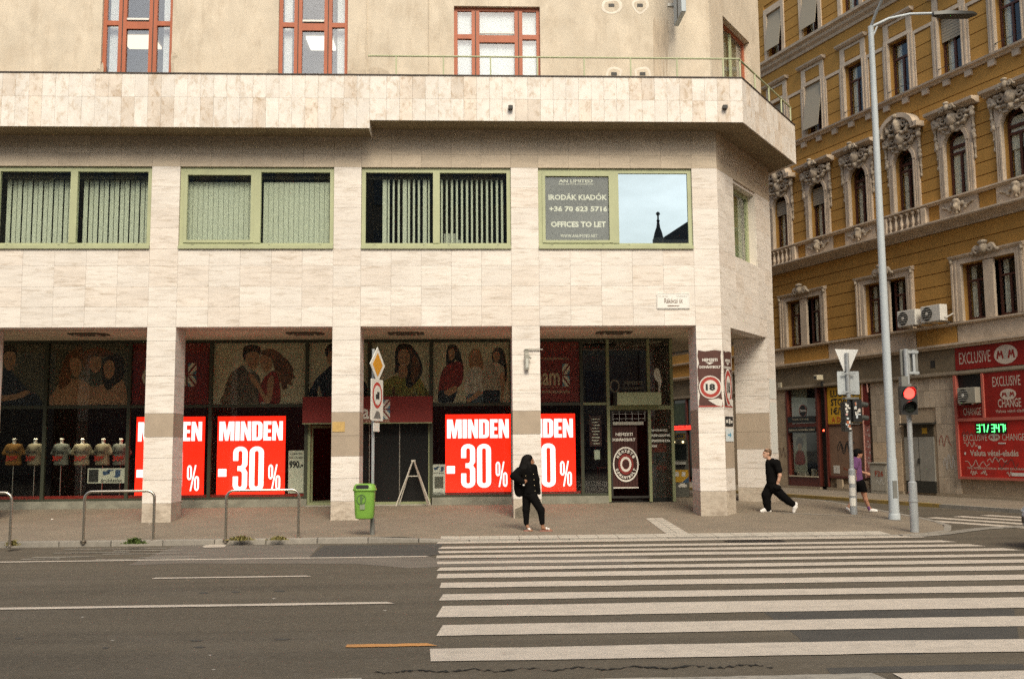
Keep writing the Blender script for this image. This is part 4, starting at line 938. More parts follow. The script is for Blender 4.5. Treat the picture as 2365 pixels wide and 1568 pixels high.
# ---- dressed torsos under little spotlights
shirt_mesh = blob([('c', (-.10, 0, .50), (.10, 0, .50), .105, .105), ('c', (0, 0, .42), (0, 0, .08), .14, .15), ('c', (-.07, 0, .42), (-.10, 0, .04), .10, .11), ('c', (.07, 0, .42), (.10, 0, .04), .10, .11), ('c', (-.16, 0, .50), (-.25, .0, .34), .075, .065), ('c', (.16, 0, .50), (.25, 0, .34), .075, .065), ('cut', lambda G: -G[..., 2]+.0)], .022, .05)
neck_mesh = blob([('c', (0, 0, .58), (0, 0, .69), .055, .045), ('e', (0, 0, .72), (.06, .06, .03))], .015, .03)
sh_cols = [M('shirt_yellow', (.24, .12, .03), .9), M('shirt_cream', (.22, .19, .13), .9), M('shirt_grey', (.14, .15, .13), .9)]
steel = M('steel', (.45, .44, .41), .35, metal=.9)
for i, (zx, c, lab) in enumerate([(92, 0, 'orange dressed torso, leftmost in the dark shop window'), (237, 1, 'white dressed torso, second from the left in the dark shop window'), (418, 2, 'grey dressed torso, third from the left in the dark shop window'), (560, 1, 'cream dressed torso, brightest in the dark shop window'), (703, 1, 'cream dressed torso, second from the right in the dark shop window'), (825, 2, 'grey dressed torso beside the sale sign, rightmost in the dark window')]):
    p = onY(*z4(zx, 985), 3.95); t = thing('dressed_torso', lab, 'mannequin', (p.x, 3.95, .195), rs.uniform(-.3, .3), 'dressed torsos in the dark window'); dz = p.z-.195
    o = link('shirt', shirt_mesh.copy(), sh_cols[c], t, (0, 0, dz)); link('neck', neck_mesh, M('mannequin_white', (.7, .68, .62), .4), t, (0, 0, dz))
    obj('stand', MB().cyl((0, 0, .02), (0, 0, dz+.1), .015).lathe([(.16, 0), (.16, .015), (.02, .03)]), steel, t)
    text('MINDEN', -.17, dz+.33, .34, .07, ink, t, -.168, .03); text('30%', -.16, dz+.12, .32, .15, M('red_ink', (.40, .03, .02), .8), t, -.178, .05)
    lt = thing('track_spotlight', 'small spotlight over the dressed torso %s in the dark window' % ('number '+['one', 'two', 'three', 'four', 'five', 'six'][i]+' from the left'), 'spotlight', (p.x, 3.80, dz+1.55), 0, 'spotlights over the dressed torsos')
    obj('lamp_head', MB().lathe([(.03, .12), (.035, .02), (.045, 0)]), metal_dark, lt, sm=40); obj('cord', MB().cyl((0, 0, .12), (0, 0, 4.3-dz-1.55), .006, n=6), metal_dark, lt)
    ld = bpy.data.lights.new('spot', 'SPOT'); ld.energy = [14, 26, 26, 40, 28, 26][i]; ld.spot_size = R(38); ld.spot_blend = .6; ld.color = (1, .9, .72); ld.shadow_soft_size = .03
    lo = bpy.data.objects.new('bulb', ld); COL.objects.link(lo); lo.parent = lt; lo.location = (0, 0, -.02); lo.rotation_euler = (R(5), 0, 0)

# ================================================================== tobacconist at the end of the arcade
tb = MB()
for x in (3.90, 5.05, 5.70): tb.box(x-.04, x+.04, YG-.07, YG+.07, .2, Z_L)
tb.box(3.94, 5.01, YG-.06, YG+.06, 2.74, 2.86).box(5.09, 5.66, YG-.06, YG+.06, 2.74, 2.86).box(3.2, 3.86, YG-.04, YG+.05, 2.88, 2.95)
tbf = obj('tobacconist_frame', tb, frame_s, bld)
for a, b, z0, z1 in ((3.21, 3.86, ZP+.06, 2.88), (3.21, 3.86, 2.95, Z_L), (3.94, 5.01, 2.86, Z_L), (5.09, 5.66, 2.86, Z_L), (5.09, 5.66, .3, 2.74)): piece('pane', a, b, YG, YG+.006, z0, z1, pane_m, tbf)
lbx = obj('light_box', MB().box(4.10, 5.33, YG-.42, YG-.075, 2.865, 3.21), M('dead_light_box', (.36, .40, .24), .6, noise=(2, .12, (1, 1, 1))), tbf); piece('light_box_side', 4.04, 4.098, YG-.42, YG-.075, 2.862, 3.205, shop_dark, tbf)
brown_c = M('tobacco_brown', (.055, .016, .013), .7); red_ring = M('tobacco_red', (.23, .03, .025), .7); cream = M('tobacco_cream', (.78, .75, .68), .7)
td = thing('tobacconist_door', 'dark brown tobacconist door with a round NEMZETI DOHÁNYBOLT emblem', 'door', (3.96, YG, .30))
DW = 1.07; DH = 2.42
obj('door_frame', MB().box(0, .04, -.03, .03, 0, DH).box(DW-.04, DW, -.03, .03, 0, DH).box(.04, DW-.04, -.03, .03, 0, .06).box(.04, DW-.04, -.03, .03, DH-.05, DH), metal_dark, td)
n = 9
for i in range(n): piece('curtain_pleat', .05+i*.078, .05+i*.078+.07, .03+.008*(i % 2), .05+.008*(i % 2), .28, 2.02, brown_c, td)
piece('curtain_hem', .05, .76, .02, .026, .27, .30, cream, td)
piece('closer_rail', .06, .92, -.05, -.031, 2.02, 2.11, M('rail_grey', (.42, .42, .36), .6), td)
gx0, gx1, gz0, gz1 = .06, .98, 2.13, 2.40
for i in range(6): piece('grille_bar', gx0+i*.18, gx0+i*.18+.012, -.045, -.033, gz0, gz1, steel, td)
for i in range(2): piece('grille_bar', gx0, gx1, -.03, -.02, gz0+.06+i*.13, gz0+.072+i*.13, steel, td)
text('NEMZETI', .14, 1.72, .48, .085, cream, td, .012, .05); text('DOHÁNYBOLT', .03, 1.57, .66, .105, cream, td, .012, .05)
cx, cz = .41, .93
for r0, r1, mt, k in ((.36, .325, cream, 0), (.215, .0, red_ring, 1), (.155, .105, cream, 2), (.09, .0, brown_c, 3)):
    po = [ellipse(cx, cz, r0, r0*1.35, 32)]+([ellipse(cx, cz, r1, r1*1.35, 32)] if r1 else []); obj('emblem_ring', flat_poly(po, .010-.002*k), mt, td)
def ring_text(s, cx, cz, r, a0, a1, h_, mat, par, y, asp=1.35, flip=False):
    for i, ch in enumerate(s):
        if ch == ' ': continue
        a = R(lerp(a0, a1, i/(len(s)-1))); me = text_mesh(ch, h_*.75, h_, .06)
        o = link('lettering', me, mat, par); rot = a-math.pi/2 if not flip else a+math.pi/2
        c_ = Vector((cx+r*math.cos(a), 0, cz+r*asp*math.sin(a))); o.rotation_euler = (0, -rot, 0)
        off = Vector((h_*.375*math.cos(rot)-(h_/2)*math.sin(rot), 0, h_*.375*math.sin(rot)+(h_/2)*math.cos(rot))); o.location = (c_.x-off.x, y, c_.z-off.z)
ring_text('NEMZETI', cx, cz, .27, 145, 35, .085, cream, td, .003); ring_text('DOHÁNYBOLT', cx, cz, .27, 205, 335, .08, cream, td, .003, flip=True)
# lettering and decals on its panes
dec = M('white_decal', (.72, .73, .65), .8)
tx = thing('window_lettering', 'white drinks list lettering on the pane right of the tobacconist door', 'lettering', (0, 0, 0))
for k, s in enumerate(('ÁSVÁNYVÍZ', 'ENERGIAITAL', 'SZESZESITAL', 'KÁVÉ')):
    a = onY(*z7(962, 775+k*37), YG-.004); b = onY(*z7(1108 if k in (1, 2) else (1085 if k == 0 else 1010), 757+k*37), YG-.004); text(s, a.x, a.z, b.x-a.x, (b.z-a.z)*1.05, dec, tx, YG-.004, .05)
tag(obj('parrot_decal', flat_poly([catmull(TR(z7, [(1012, 578), (1020, 540), (1022, 480), (1018, 430), (1000, 410), (988, 375), (992, 345), (1008, 328), (1028, 345), (1034, 380), (1044, 420), (1036, 460), (1032, 520), (1028, 578)], YG-.004), 5)], YG-.004), dec), 'white bird shaped decal above the tobacconist lettering', 'decal')
t, W, H = notice('dark brown price list hanging in the pane left of the tobacconist door', z7, 535, 617, 665, 880, YG+.03, brown_c)
for k in range(9): piece('text_line', W*(.2+.1*(k % 3 == 0)), W*(.85-.12*(k % 2)), -.003, -.001, H*(.08+k*.1), H*(.08+k*.1)+.02, cream, t)
t, W, H = notice('small white sheet in the pane left of the tobacconist door', z7, 568, 608, 905, 972, YG+.03)
em = thing('transom_emblem', 'pale round emblem and lettering in the pane above the tobacconist light box', 'decal', (0, 0, 0))
c_ = onY(*z7(712, 455), YG-.004); pale = M('pale_decal', (.20, .19, .15), .8)
obj('ring', flat_poly([ellipse(c_.x, c_.z, .14, .19), ellipse(c_.x, c_.z, .10, .14)], YG-.004), pale, em); text('NEMZETI', c_.x+.27, c_.z+.05, .5, .08, pale, em, YG-.004, .04); text('DOHÁNYBOLT', c_.x+.22, c_.z-.1, .62, .09, pale, em, YG-.004, .04)
# little table in front of the pane
p = on_pav(*z7(650, 1262)); tt = thing('bar_table', 'slim dark red topped bar table beside the tobacconist door', 'table', (p.x, p.y, p.z))
obj('table_top', MB().box(-.22, .22, -.22, .22, .93, .96), M('dark_red_top', (.10, .02, .015), .5), tt, bevel=.006)
for sx, sy in ((-1, -1), (1, -1), (-1, 1), (1, 1)): obj('leg', MB().cyl((.2*sx, .2*sy, 0), (.19*sx, .19*sy, .93), .014, n=8), metal_dark, tt, sm=40)
obj('foot_rail', MB().box(-.2, .2, -.2, -.18, .3, .32).box(-.2, .2, .18, .2, .3, .32), metal_dark, tt)
# cash machine inside the glass and the exchange machine in the passage
atm = thing('cash_machine', 'black cash machine with a dark red triangle, behind the tobacconist glass', 'cash machine', (5.36, YG+.25, .195))
obj('cabinet', MB().box(-.28, .28, 0, .5, 0, 1.72), M('machine_black', (.02, .019, .018), .5), atm, bevel=.015)
obj('red_panel', flat_poly([[(-.24, 1.0), (.25, 1.42), (.25, 1.6), (-.24, 1.6)]], -.004), M('machine_red', (.16, .02, .015), .5), atm); text('ATM', -.1, .86, .3, .13, M('machine_red', (.16, .02, .015), .5), atm, -.004, .05)
obj('screen', MB().box(-.2, .2, -.012, -.002, 1.1, 1.36), M('screen_off', (.03, .04, .045), .15), atm)
p = on_pav(*z8(228, 1238)); mc = thing('exchange_machine', 'tall coin machine with yellow front seen beyond the tobacconist glass', 'vending machine', (p.x+.05, p.y, p.z), R(-14))
obj('cabinet', MB().box(-.27, .27, 0, .5, 0, 1.72), M('machine_grey', (.10, .10, .085), .5), mc, bevel=.015)
obj('top_sign', MB().box(-.36, .2, -.05, .1, 1.74, 1.93), M('machine_sign', (.30, .22, .06), .6), mc); text('CASH', -.3, 1.79, .42, .09, blue_ink, mc, -.054, .04)
obj('screen', MB().box(-.22, .22, -.01, -.002, 1.12, 1.6), M('machine_screen', (.015, .02, .02), .15), mc); obj('keypad', MB().box(-.18, .2, -.09, -.002, .98, 1.06), M('machine_keys', (.4, .4, .36), .5), mc)
obj('slot_panel', MB().box(-.15, .15, -.02, -.002, .86, .94), M('machine_slot', (.02, .02, .02), .4), mc)
obj('yellow_panel', MB().box(-.26, .26, -.012, -.002, .45, .82), M('machine_yellow', (.50, .29, .03), .5), mc); obj('blue_wedge', flat_poly([[(.02, .40), (.26, .45), (.26, .62)]], -.016), M('machine_blue', (.05, .10, .18), .5), mc)
for x in (-.14, .06): piece('sticker', x, x+.11, -.018, -.0125, .62, .76, M('sticker_white', (.6, .58, .53), .7), mc)
obj('white_roof_mark', flat_poly([[(-.05, .36), (.08, .46), (.2, .36), (.2, .30), (-.05, .30)]], -.016), M('sticker_white', (.6, .58, .53), .7), mc)
for x in (-.15, .12): obj('lamp', MB().lathe([(.0, .03), (.03, .02), (.03, 0)], (x, -.01, 1.66), 10, 'y'), M('machine_lamp', (1, .8, .45), emit=2), mc)

# ================================================================== things fixed to the corner building
zb = zoomer(1540, 480, 2.6278)
a = onY(*zb(270, 657), .115); b = onY(*zb(800, 122), .115)
bd = thing('letting_board', 'dark grey window board advertising offices to let with a phone number', 'sign', (a.x, .112, a.z)); W, H = b.x-a.x, b.z-a.z
obj('sheet', MB().box(0, W, 0, .008, 0, H), M('board_grey', (.05, .046, .04), .7), bd); bw = M('board_white', (.66, .62, .56), .7)
for s, u, v, w_, h_, bo in (('AN LIMITED', .22, .875, .50, .05, .02), ('REAL ESTATE SOLUTIONS', .22, .84, .51, .02, .01), ('IRODÁK KIADÓK', .065, .615, .865, .10, .032), ('+36 70 623 5716', .07, .445, .86, .08, .04), ('OFFICES TO LET', .095, .215, .81, .085, .04), ('WWW.ANLIMITED.NET', .235, .065, .54, .045, .01)): text(s, W*u, H*v, W*w_, H*h_, bw, bd, -.003, bo)
a = onY(*zb(1160, 1187), -.02); b = onY(*zb(1420, 1063), -.02)
ss = thing('street_name_sign', 'white enamel street name plate reading Rákóczi út', 'sign', (a.x, -.025, a.z)); W, H = b.x-a.x, b.z-a.z
obj('plate', MB().xz(rrect(0, W, 0, H, .03), 0, .02), M('enamel_white', (.76, .74, .70), .25), ss); gp_ = M('enamel_grey', (.45, .43, .40), .3); sb = M('enamel_brown', (.16, .10, .07), .3)
obj('border', flat_poly([rrect(.015, W-.015, .015, H-.015, .025), rrect(.022, W-.022, .022, H-.022, .022)[::-1]], -.003), gp_, ss)
text('Rákóczi út', W*.23, H*.36, W*.55, H*.30, sb, ss, -.003, .01); text('VII. kerület', W*.06, H*.76, W*.28, H*.1, gp_, ss, -.003); text('Erzsébetváros', W*.62, H*.76, W*.3, H*.1, gp_, ss, -.003)
obj('arrow', flat_poly([[(W*.3, H*.185), (W*.36, H*.15), (W*.68, H*.165), (W*.68, H*.205), (W*.36, H*.22)]], -.003), sb, ss)
# the blade sign at the top edge
p0 = onY(1558, 68, 0); bs = thing('blade_sign', 'pale grey vertical blade sign projecting from the stuccoed wall', 'sign', (p0.x, UY, p0.z)); bl_m = M('blade_grey', (.40, .45, .48), .5)
obj('box', MB().box(-.05, .07, -1.12, -.22, -.0, 3.5), bl_m, bs, bevel=.01); obj('groove', MB().box(-.054, -.051, -.72, -.62, .02, 3.4), metal_dark, bs)
for z in (.62, 2.4): obj('bracket', MB().box(-.03, .03, -.22, -.001, z, z+.1).box(-.16, .16, -.03, -.001, z+.01, z+.09), steel, bs)
# wall lamp with its rod on the column behind the woman
p0 = onY(*z6(1226, 332), -.06); wl_ = thing('wall_lamp', 'small grey wall lamp on a thin rod, on the column above the woman', 'lamp', (p0.x, 0, p0.z)); lg = M('lamp_grey', (.30, .29, .25), .5)
obj('housing', MB().box(-.055, .055, -.12, -.03, 0, .40), lg, wl_, bevel=.015); obj('lens', MB().box(-.03, .035, -.135, -.121, .05, .28), M('lamp_lens', (.5, .5, .46), .2), wl_); obj('hood', MB().cyl((0, -.07, .40), (.1, -.12, .28), .03, .02, 8), lg, wl_)
obj('rod', MB().box(-.06, .40, -.05, -.03, .50, .525).box(-.05, .05, -.03, -.001, .38, .53), lg, wl_)
# yellow plate on the second column
a = onY(*z5(1142, 755), 0); tag(obj('column_plate', MB().box(a.x, a.x+.30, -.012, 0, a.z, a.z+.24), M('yellow_plate', (.50, .33, .12), .6, noise=(8, .2, (1, 1, 1)))), 'small yellow enamel plate on the column left of the green bin', 'plate')
# torn tobacconist posters on the corner pier
pb = M('poster_brown', (.085, .035, .028), .8, noise=(5, .2, (1, 1, 1))); pw = M('poster_white', (.60, .57, .52), .85, noise=(5, .1, (1, 1, 1))); pr = M('poster_red', (.34, .045, .035), .8)
def pier_poster(label, W, H, loc, rz, full):
    t = thing('torn_poster', label, 'poster', loc, rz, 'torn tobacco posters on the corner pier'); r2 = random.Random(len(label))
    jag = lambda x, z, s: (x+r2.uniform(-s, s), z+r2.uniform(-s, s))
    lf = [(0, 0)]+[jag(.01, H*i/9, .02) for i in range(1, 9)]; rt = [jag(W-.01, H*(9-i)/9, .012) for i in range(1, 9)]
    obj('backing', flat_poly([[(0, 0), (W, 0)]+rt[::-1]+[(W, H-.02), (W*.6, H-.0), (W*.25, H-.03), (0, H)]+lf[:0:-1]], 0), pw, t)
    obj('print', flat_poly([[(.015, .07), (W-.005, .07)]+[jag(W-.02, H*(i)/9, .02) for i in range(1, 9)]+[(W-.01, H-.03), (W*.7, H-.01), (W*.3, H-.045), (.03, H-.01)]+[jag(.025, H*(9-i)/9, .03) for i in range(1, 9)]], -.003), pb, t)
    cx, cz, r = W*.5, H*.36, W*.46 if full else W*.42; az = 1 if full else 1.9
    for k, (q, mt) in enumerate(((1, pw), (.9, pr), (.62, pw))): obj('ring', flat_poly([ellipse(cx, cz, r*q, r*q*az)], -.005-.002*k), mt, t)
    text('18', cx-r*.42, cz-r*.30*az, r*.84, r*.6*az, ink, t, -.012, .05)
    text('NEMZETI', W*.2, H*.80, W*.62, H*.05, pw, t, -.006, .05); text('DOHÁNYBOLT', W*.08, H*.68, W*.86, H*.055, pw, t, -.006, .05)
    obj('arrow', flat_poly([[(W*.5, H*.745), (W*.68, H*.785), (W*.32, H*.785)]], -.006), pw, t); obj('red_edge', flat_poly([[(0, .03), (W, .035), (W, .07), (0, .065)]], -.007), pr, t)
    obj('torn_flap', flat_poly([[jag(W*.4, H*.14, .02), (W*.72, H*.05), (W*.95, H*.03), (W*.98, H*.14), (W*.8, H*.17)]], -.012), pw, t)
a = onY(*z8(368, 612), -.004); b = onY(*z8(530, 198), -.004)
pier_poster('torn brown tobacco poster with an 18 sign on the front of the corner pier', min(b.x, 6.325)-a.x, b.z-a.z, (a.x, -.006, a.z), 0, True)
q = CH0+cdx*.02-cdy*.006; pier_poster('narrow torn tobacco poster with an 18 sign on the splayed side of the corner pier', .60, b.z-a.z, (q.x, q.y, a.z), CH_A, False)
st_ = thing('arrow_sticker', 'pale sticker with a blue arrow below the narrow torn poster', 'sticker', (q.x, q.y, a.z-.82), CH_A); obj('sheet', MB().box(.02, .56, -.006, -.001, .0, .32), M('sticker_pale', (.60, .66, .68), .6), st_)
obj('arrow', flat_poly([[(.15, .14), (.30, .14), (.30, .08), (.42, .16), (.30, .24), (.30, .18), (.15, .18)]], -.008), M('arrow_blue', (.10, .30, .45), .6), st_); obj('dark_strip', MB().box(.02, .56, -.006, -.001, .38, .62), ink, st_); obj('strip_marks', MB().box(.06, .2, -.009, -.0065, .46, .54).box(.26, .36, -.009, -.0065, .44, .56).box(.4, .52, -.009, -.0065, .46, .52), pw, st_)
# pale sheets on the far pier
for z0, z1, lab in ((3.02, 3.58, 'pale blank sheet pasted high on the far corner pier'), (1.5, 2.92, 'long pale sheet pasted on the far corner pier behind the walking man')):
    q = CH0+cdx*3.60-cdy*.006; o = obj('pasted_sheet', MB().box(0, .56, -.003, .0, z0, z1), M('pale_sheet', (.62, .63, .60), .8), None, (q.x, q.y, 0), CH_A); tag(o, lab, 'sheet')
# ================================================================== the ochre apartment house across the side street
YA = Vector((16.794, 5.31, 0)); YANG = R(-70.52)
yn_ = Vector((-math.cos(R(19.48)), -math.sin(R(19.48)), 0))
def onL(px, py, off=0.0):
    """photo pixel -> (s, z) on the house front, off metres in front of it"""
    p = plane_hit(px, py, yn_, yn_.dot(YA)+off); d = p-YA
    return Vector((d.x*math.cos(YANG)+d.y*math.sin(YANG), p.z))
ochre = M('ochre_stucco', (.43, .235, .068), .95, var=.05, noise=(1.0, .13, (1, 1, .6)), dirt=(.7, .5, (.31, .17, .052)), bump=(70, .004), spec=.1)
trim = M('stone_trim', (.56, .455, .35), .9, var=.06, noise=(3, .16, (1, 1, .5)), dirt=(1.6, .6, (.26, .20, .145)), bump=(40, .005), spec=.15)
orn_m = M('ornament_stone', (.46, .38, .29), .95, noise=(9, .25, (1, 1, 1)), dirt=(5, 1.0, (.06, .046, .03)), spec=.1)
wfr = M('window_brown', (.085, .028, .018), .5, noise=(8, .2, (1, 1, .2)))
ypane = GLASS('house_glass', (.92, .93, .90), .045)
yroom = M('house_interior', (.035, .032, .026), .95)
ycurt = M('house_curtain', (.74, .75, .70), .95, noise=(16, .18, (1, 1, .03)))
shut = M('roller_shutter', (.33, .285, .215), .8)
YH = thing('ochre_apartment_house', 'ochre and cream ornate apartment house with shops across the side street', 'building', YA, YANG)
S0, S1, SEX = -13.6, 3.2, -40.0              # detailed stretch and how far the house goes on
back = MB()
CT = [-.53+2.33*k for k in range(0, 7)]      # window axes on the upper floors (t = -s)
FT_ = [-3.75, .83, 5.38, 9.96]               # double windows of the first floor
def cells(z0, z1, ops):
    """solid stretches left between openings (s0,s1)"""
    o = []; x = S0
    for a, b in sorted(ops):
        if b < S0 or a > S1: continue
        if a > x: o.append((x, a))
        x = max(x, b)
    if x < S1: o.append((x, S1))
    return o
def storey(z0, z1, ops_open, zo0, zo1):
    for a, b in cells(z0, z1, ops_open): back.box(a, b, .04, .42, z0, z1)
    for a, b in ops_open:
        if b < S0 or a > S1: continue
        back.box(max(a, S0), min(b, S1), .04, .42, z0, zo0); back.box(max(a, S0), min(b, S1), .04, .42, zo1, z1)
def bands(zs, ops_fn):
    for z0, z1 in zip(zs[:-1], zs[1:]):
        for a, b in cells(z0, z1, ops_fn(z0, z1)):
            if b-a > .08: piece('stucco_band', a, b, 0, .041, z0+.016, z1-.016, ochre, wall)
opF = [(-t-1.03, -t+1.10) for t in FT_]; opA = [(-t-.46, -t+.46) for t in CT]; opT = [(-t-.49, -t+.49) for t in CT]
back.box(S0, S1, .04, .42, 3.95, 5.68)
storey(5.68, 9.0, opF, 5.70, 7.54); back.box(S0, S1, .04, .42, 9.0, 9.84); storey(9.84, 13.95, opA, 9.84, 12.5); storey(13.95, 17.98, opT, 14.1, 16.1); storey(17.98, 24, opT, 18.15, 20.12)
back.box(SEX, S0, .0, .42, 3.95, 24).box(S1, 20, .0, .42, 0, 24)
wall = obj('house_wall', back, ochre, YH)
obj('house_interior', MB().box(SEX, 20, 1.6, 1.7, 0, 24).box(SEX, 20, .43, 1.6, 5.2, 5.3).box(SEX, 20, .43, 1.6, 9.3, 9.4).box(SEX, 20, .43, 1.6, 13.5, 13.6).box(SEX, 20, .43, 1.6, 17.3, 17.4).box(SEX, 20, .43, 1.6, 23.9, 24), yroom, YH)
bands([5.70, 6.13, 6.56, 6.99, 7.43, 7.87, 8.30, 8.80], lambda a, b: [(-t-1.42, -t+1.42) for t in FT_] if a < 7.6 else [])
bands([9.86, 10.28, 10.70, 11.12, 11.54, 11.96, 12.38, 12.80, 13.25, 13.86], lambda a, b: [(-t-.72, -t+.72) for t in CT] if a < 12.1 else ([(-t-.95, -t+.95) for t in CT] if a < 12.7 else ([(-t-.8, -t+.8) for t in CT if round((t+.53)/2.33) in (2, 5)] if a < 13.2 else [])))
# third floor: framed panels between the windows; fourth floor: bands between windows
for t in CT:
    c = -t+1.165
    if c-.46 < S0 or c+.46 > S1: continue
    f = obj('framed_panel', MB().box(c-.46, c+.46, -.03, .04, 16.0, 16.12).box(c-.46, c-.38, -.03, .04, 14.06, 16.0).box(c+.38, c+.46, -.03, .04, 14.06, 16.0), trim, wall)
    for z0, z1 in ((14.06, 14.53), (14.53, 15.01), (15.01, 15.49), (15.49, 15.97)): piece('stucco_band', c-.365, c+.365, -.0, .041, z0+.015, z1-.015, ochre, wall)
    for k in range(6):
        z0 = 18.05+k*.43; piece('stucco_band', c-.48, c+.48, 0, .041, z0+.015, z0+.415, ochre, wall)
for a, b in ((16.13, 16.9), (16.9, 17.52)):
    piece('stucco_band', S0, S1, 0, .0405, a+.012, b-.012, ochre, wall)
bands([20.6, 21.05, 21.5, 22, 22.5, 23, 23.5, 24], lambda a, b: [(-t-.7, -t+.7) for t in CT] if a < 20.4 else [])
# mouldings
def mould(nm, prof, mat=trim, x0=SEX, x1=18): return obj(nm, MB().profile(prof, x0, x1), mat, YH)
mould('shop_cornice', [(.05, 4.84), (-.10, 4.84), (-.13, 4.90), (-.20, 4.93), (-.20, 5.0), (.05, 5.0)])
mould('sill_course', [(.05, 5.57), (-.05, 5.57), (-.09, 5.60), (-.13, 5.62), (-.13, 5.67), (.05, 5.69)])
mould('main_cornice', [(.05, 8.80), (-.06, 8.80), (-.08, 8.88), (-.16, 8.93), (-.20, 8.98), (-.42, 9.02), (-.45, 9.06), (-.45, 9.11), (.05, 9.14)])
mould('balcony_course', [(.05, 9.73), (-.10, 9.73), (-.14, 9.77), (-.20, 9.79), (-.20, 9.84), (.05, 9.86)])
mould('third_floor_sill', [(.05, 13.86), (-.08, 13.86), (-.12, 13.92), (-.22, 13.95), (-.24, 14.01), (.05, 14.05)])
mould('upper_cornice', [(.05, 17.52), (-.06, 17.52), (-.10, 17.62), (-.22, 17.70), (-.26, 17.80), (-.40, 17.86), (-.42, 17.96), (.05, 18.0)])
obj('sign_band', MB().box(SEX, -2.30, -.02, .041, 4.0, 4.83), M('sign_band_plaster', (.20, .155, .10), .95, noise=(1.5, .3, (1, 1, 2)), dirt=(1.0, .7, (.11, .085, .055))), YH)
mould('band_ledge', [(.05, 3.94), (-.06, 3.94), (-.09, 3.98), (-.09, 4.07), (.05, 4.09)], M('grimy_trim', (.30, .245, .18), .9, noise=(3, .2, (1, 1, .5)), dirt=(1.6, .7, (.16, .125, .09))))
# parapet band above the shops: cream blocks with ochre fields
for a, b, mt in ((-13.6, -11.3, trim), (-11.25, -8.55, ochre), (-8.5, -6.8, trim), (-6.75, -4.0, trim), (-3.95, -2.2, ochre), (-2.15, 3.2, trim)): piece('parapet_block', a, b, -.03, .041, 5.02, 5.56, mt, wall)
# little brackets under the third floor sill
for k in range(18): piece('sill_bracket', S0+.3+k*.93, S0+.3+k*.93+.26, -.10, -.0, 13.66, 13.85, trim, wall)

# ---- carved stone: shared organic meshes
def spiral(cx, cz, r0, turns, dirn, y=-.05, th=.035):
    o = []; n = int(12*turns); pv = None
    for i in range(n+1):
        a = i/n*turns*2*math.pi; r = r0*(1-.8*i/n); p = (cx+dirn*r*math.cos(a), y-.03*i/n, cz+r*math.sin(a))
        if pv: o.append(('c', pv, p, th*(1-.4*i/n), th*(1-.4*i/n)))
        pv = p
    return o
ro = random.Random(5)
cart = [('e', (0, -.06, .0), (.17, .13, .22)), ('e', (0, -.13, .05), (.08, .09, .11)), ('e', (0, -.12, .24), (.12, .10, .07))]+spiral(-.30, .02, .15, 1.4, -1)+spiral(.30, .02, .15, 1.4, 1)+[('e', (s*x, -.05, z), (.09, .08, .06)) for s in (-1, 1) for x, z in ((.48, -.08), (.56, .06), (.42, .14), (.2, -.22), (.38, -.2))]+[('e', (ro.uniform(-.55, .55), -.06, ro.uniform(-.2, .2)), (.05, .07, .04)) for _ in range(10)]
cart_me = blob(cart, .026, .025)
cons = [('c', (0, -.09, .42), (0, -.05, .15), .085, .06), ('c', (0, -.05, .15), (0, -.03, -.35), .05, .035), ('e', (0, -.05, -.45), (.06, .06, .09)), ('e', (.03, -.1, .3), (.10, .09, .10)), ('e', (0, -.05, -.1), (.075, .06, .06))]+spiral(0, .46, .10, 1.2, 1, -.10, .035)
cons_me = blob(cons, .024, .025)
head = [('e', (0, -.06, .02), (.10, .11, .15)), ('e', (0, -.16, .0), (.025, .035, .04)), ('c', (-.11, -.05, .1), (-.10, -.05, -.12), .05, .03), ('c', (.11, -.05, .1), (.10, -.05, -.12), .05, .03), ('e', (0, -.07, .17), (.14, .09, .07)), ('e', (0, -.05, -.17), (.06, .05, .05))]
for s in (-1, 1): head += [('c', (s*.14, -.03, .08), (s*.36, -.02, .0), .05, .035), ('c', (s*.36, -.02, 0), (s*.55, -.02, .06), .035, .025), ('e', (s*.3, -.03, -.06), (.07, .04, .05)), ('e', (s*.22, -.03, .10), (.06, .05, .05)), ('e', (s*.58, -.02, .07), (.05, .035, .04))]
head_me = blob(head, .024, .02)
crest = [('e', (0, -.08, .1), (.13, .10, .16)), ('e', (0, -.10, .26), (.16, .09, .07))]+spiral(-.24, .06, .13, 1.5, -1, -.07, .04)+spiral(.24, .06, .13, 1.5, 1, -.07, .04)+[('e', (s*.42, -.04, .0), (.08, .06, .06)) for s in (-1, 1)]
crest_me = blob(crest, .026, .02)
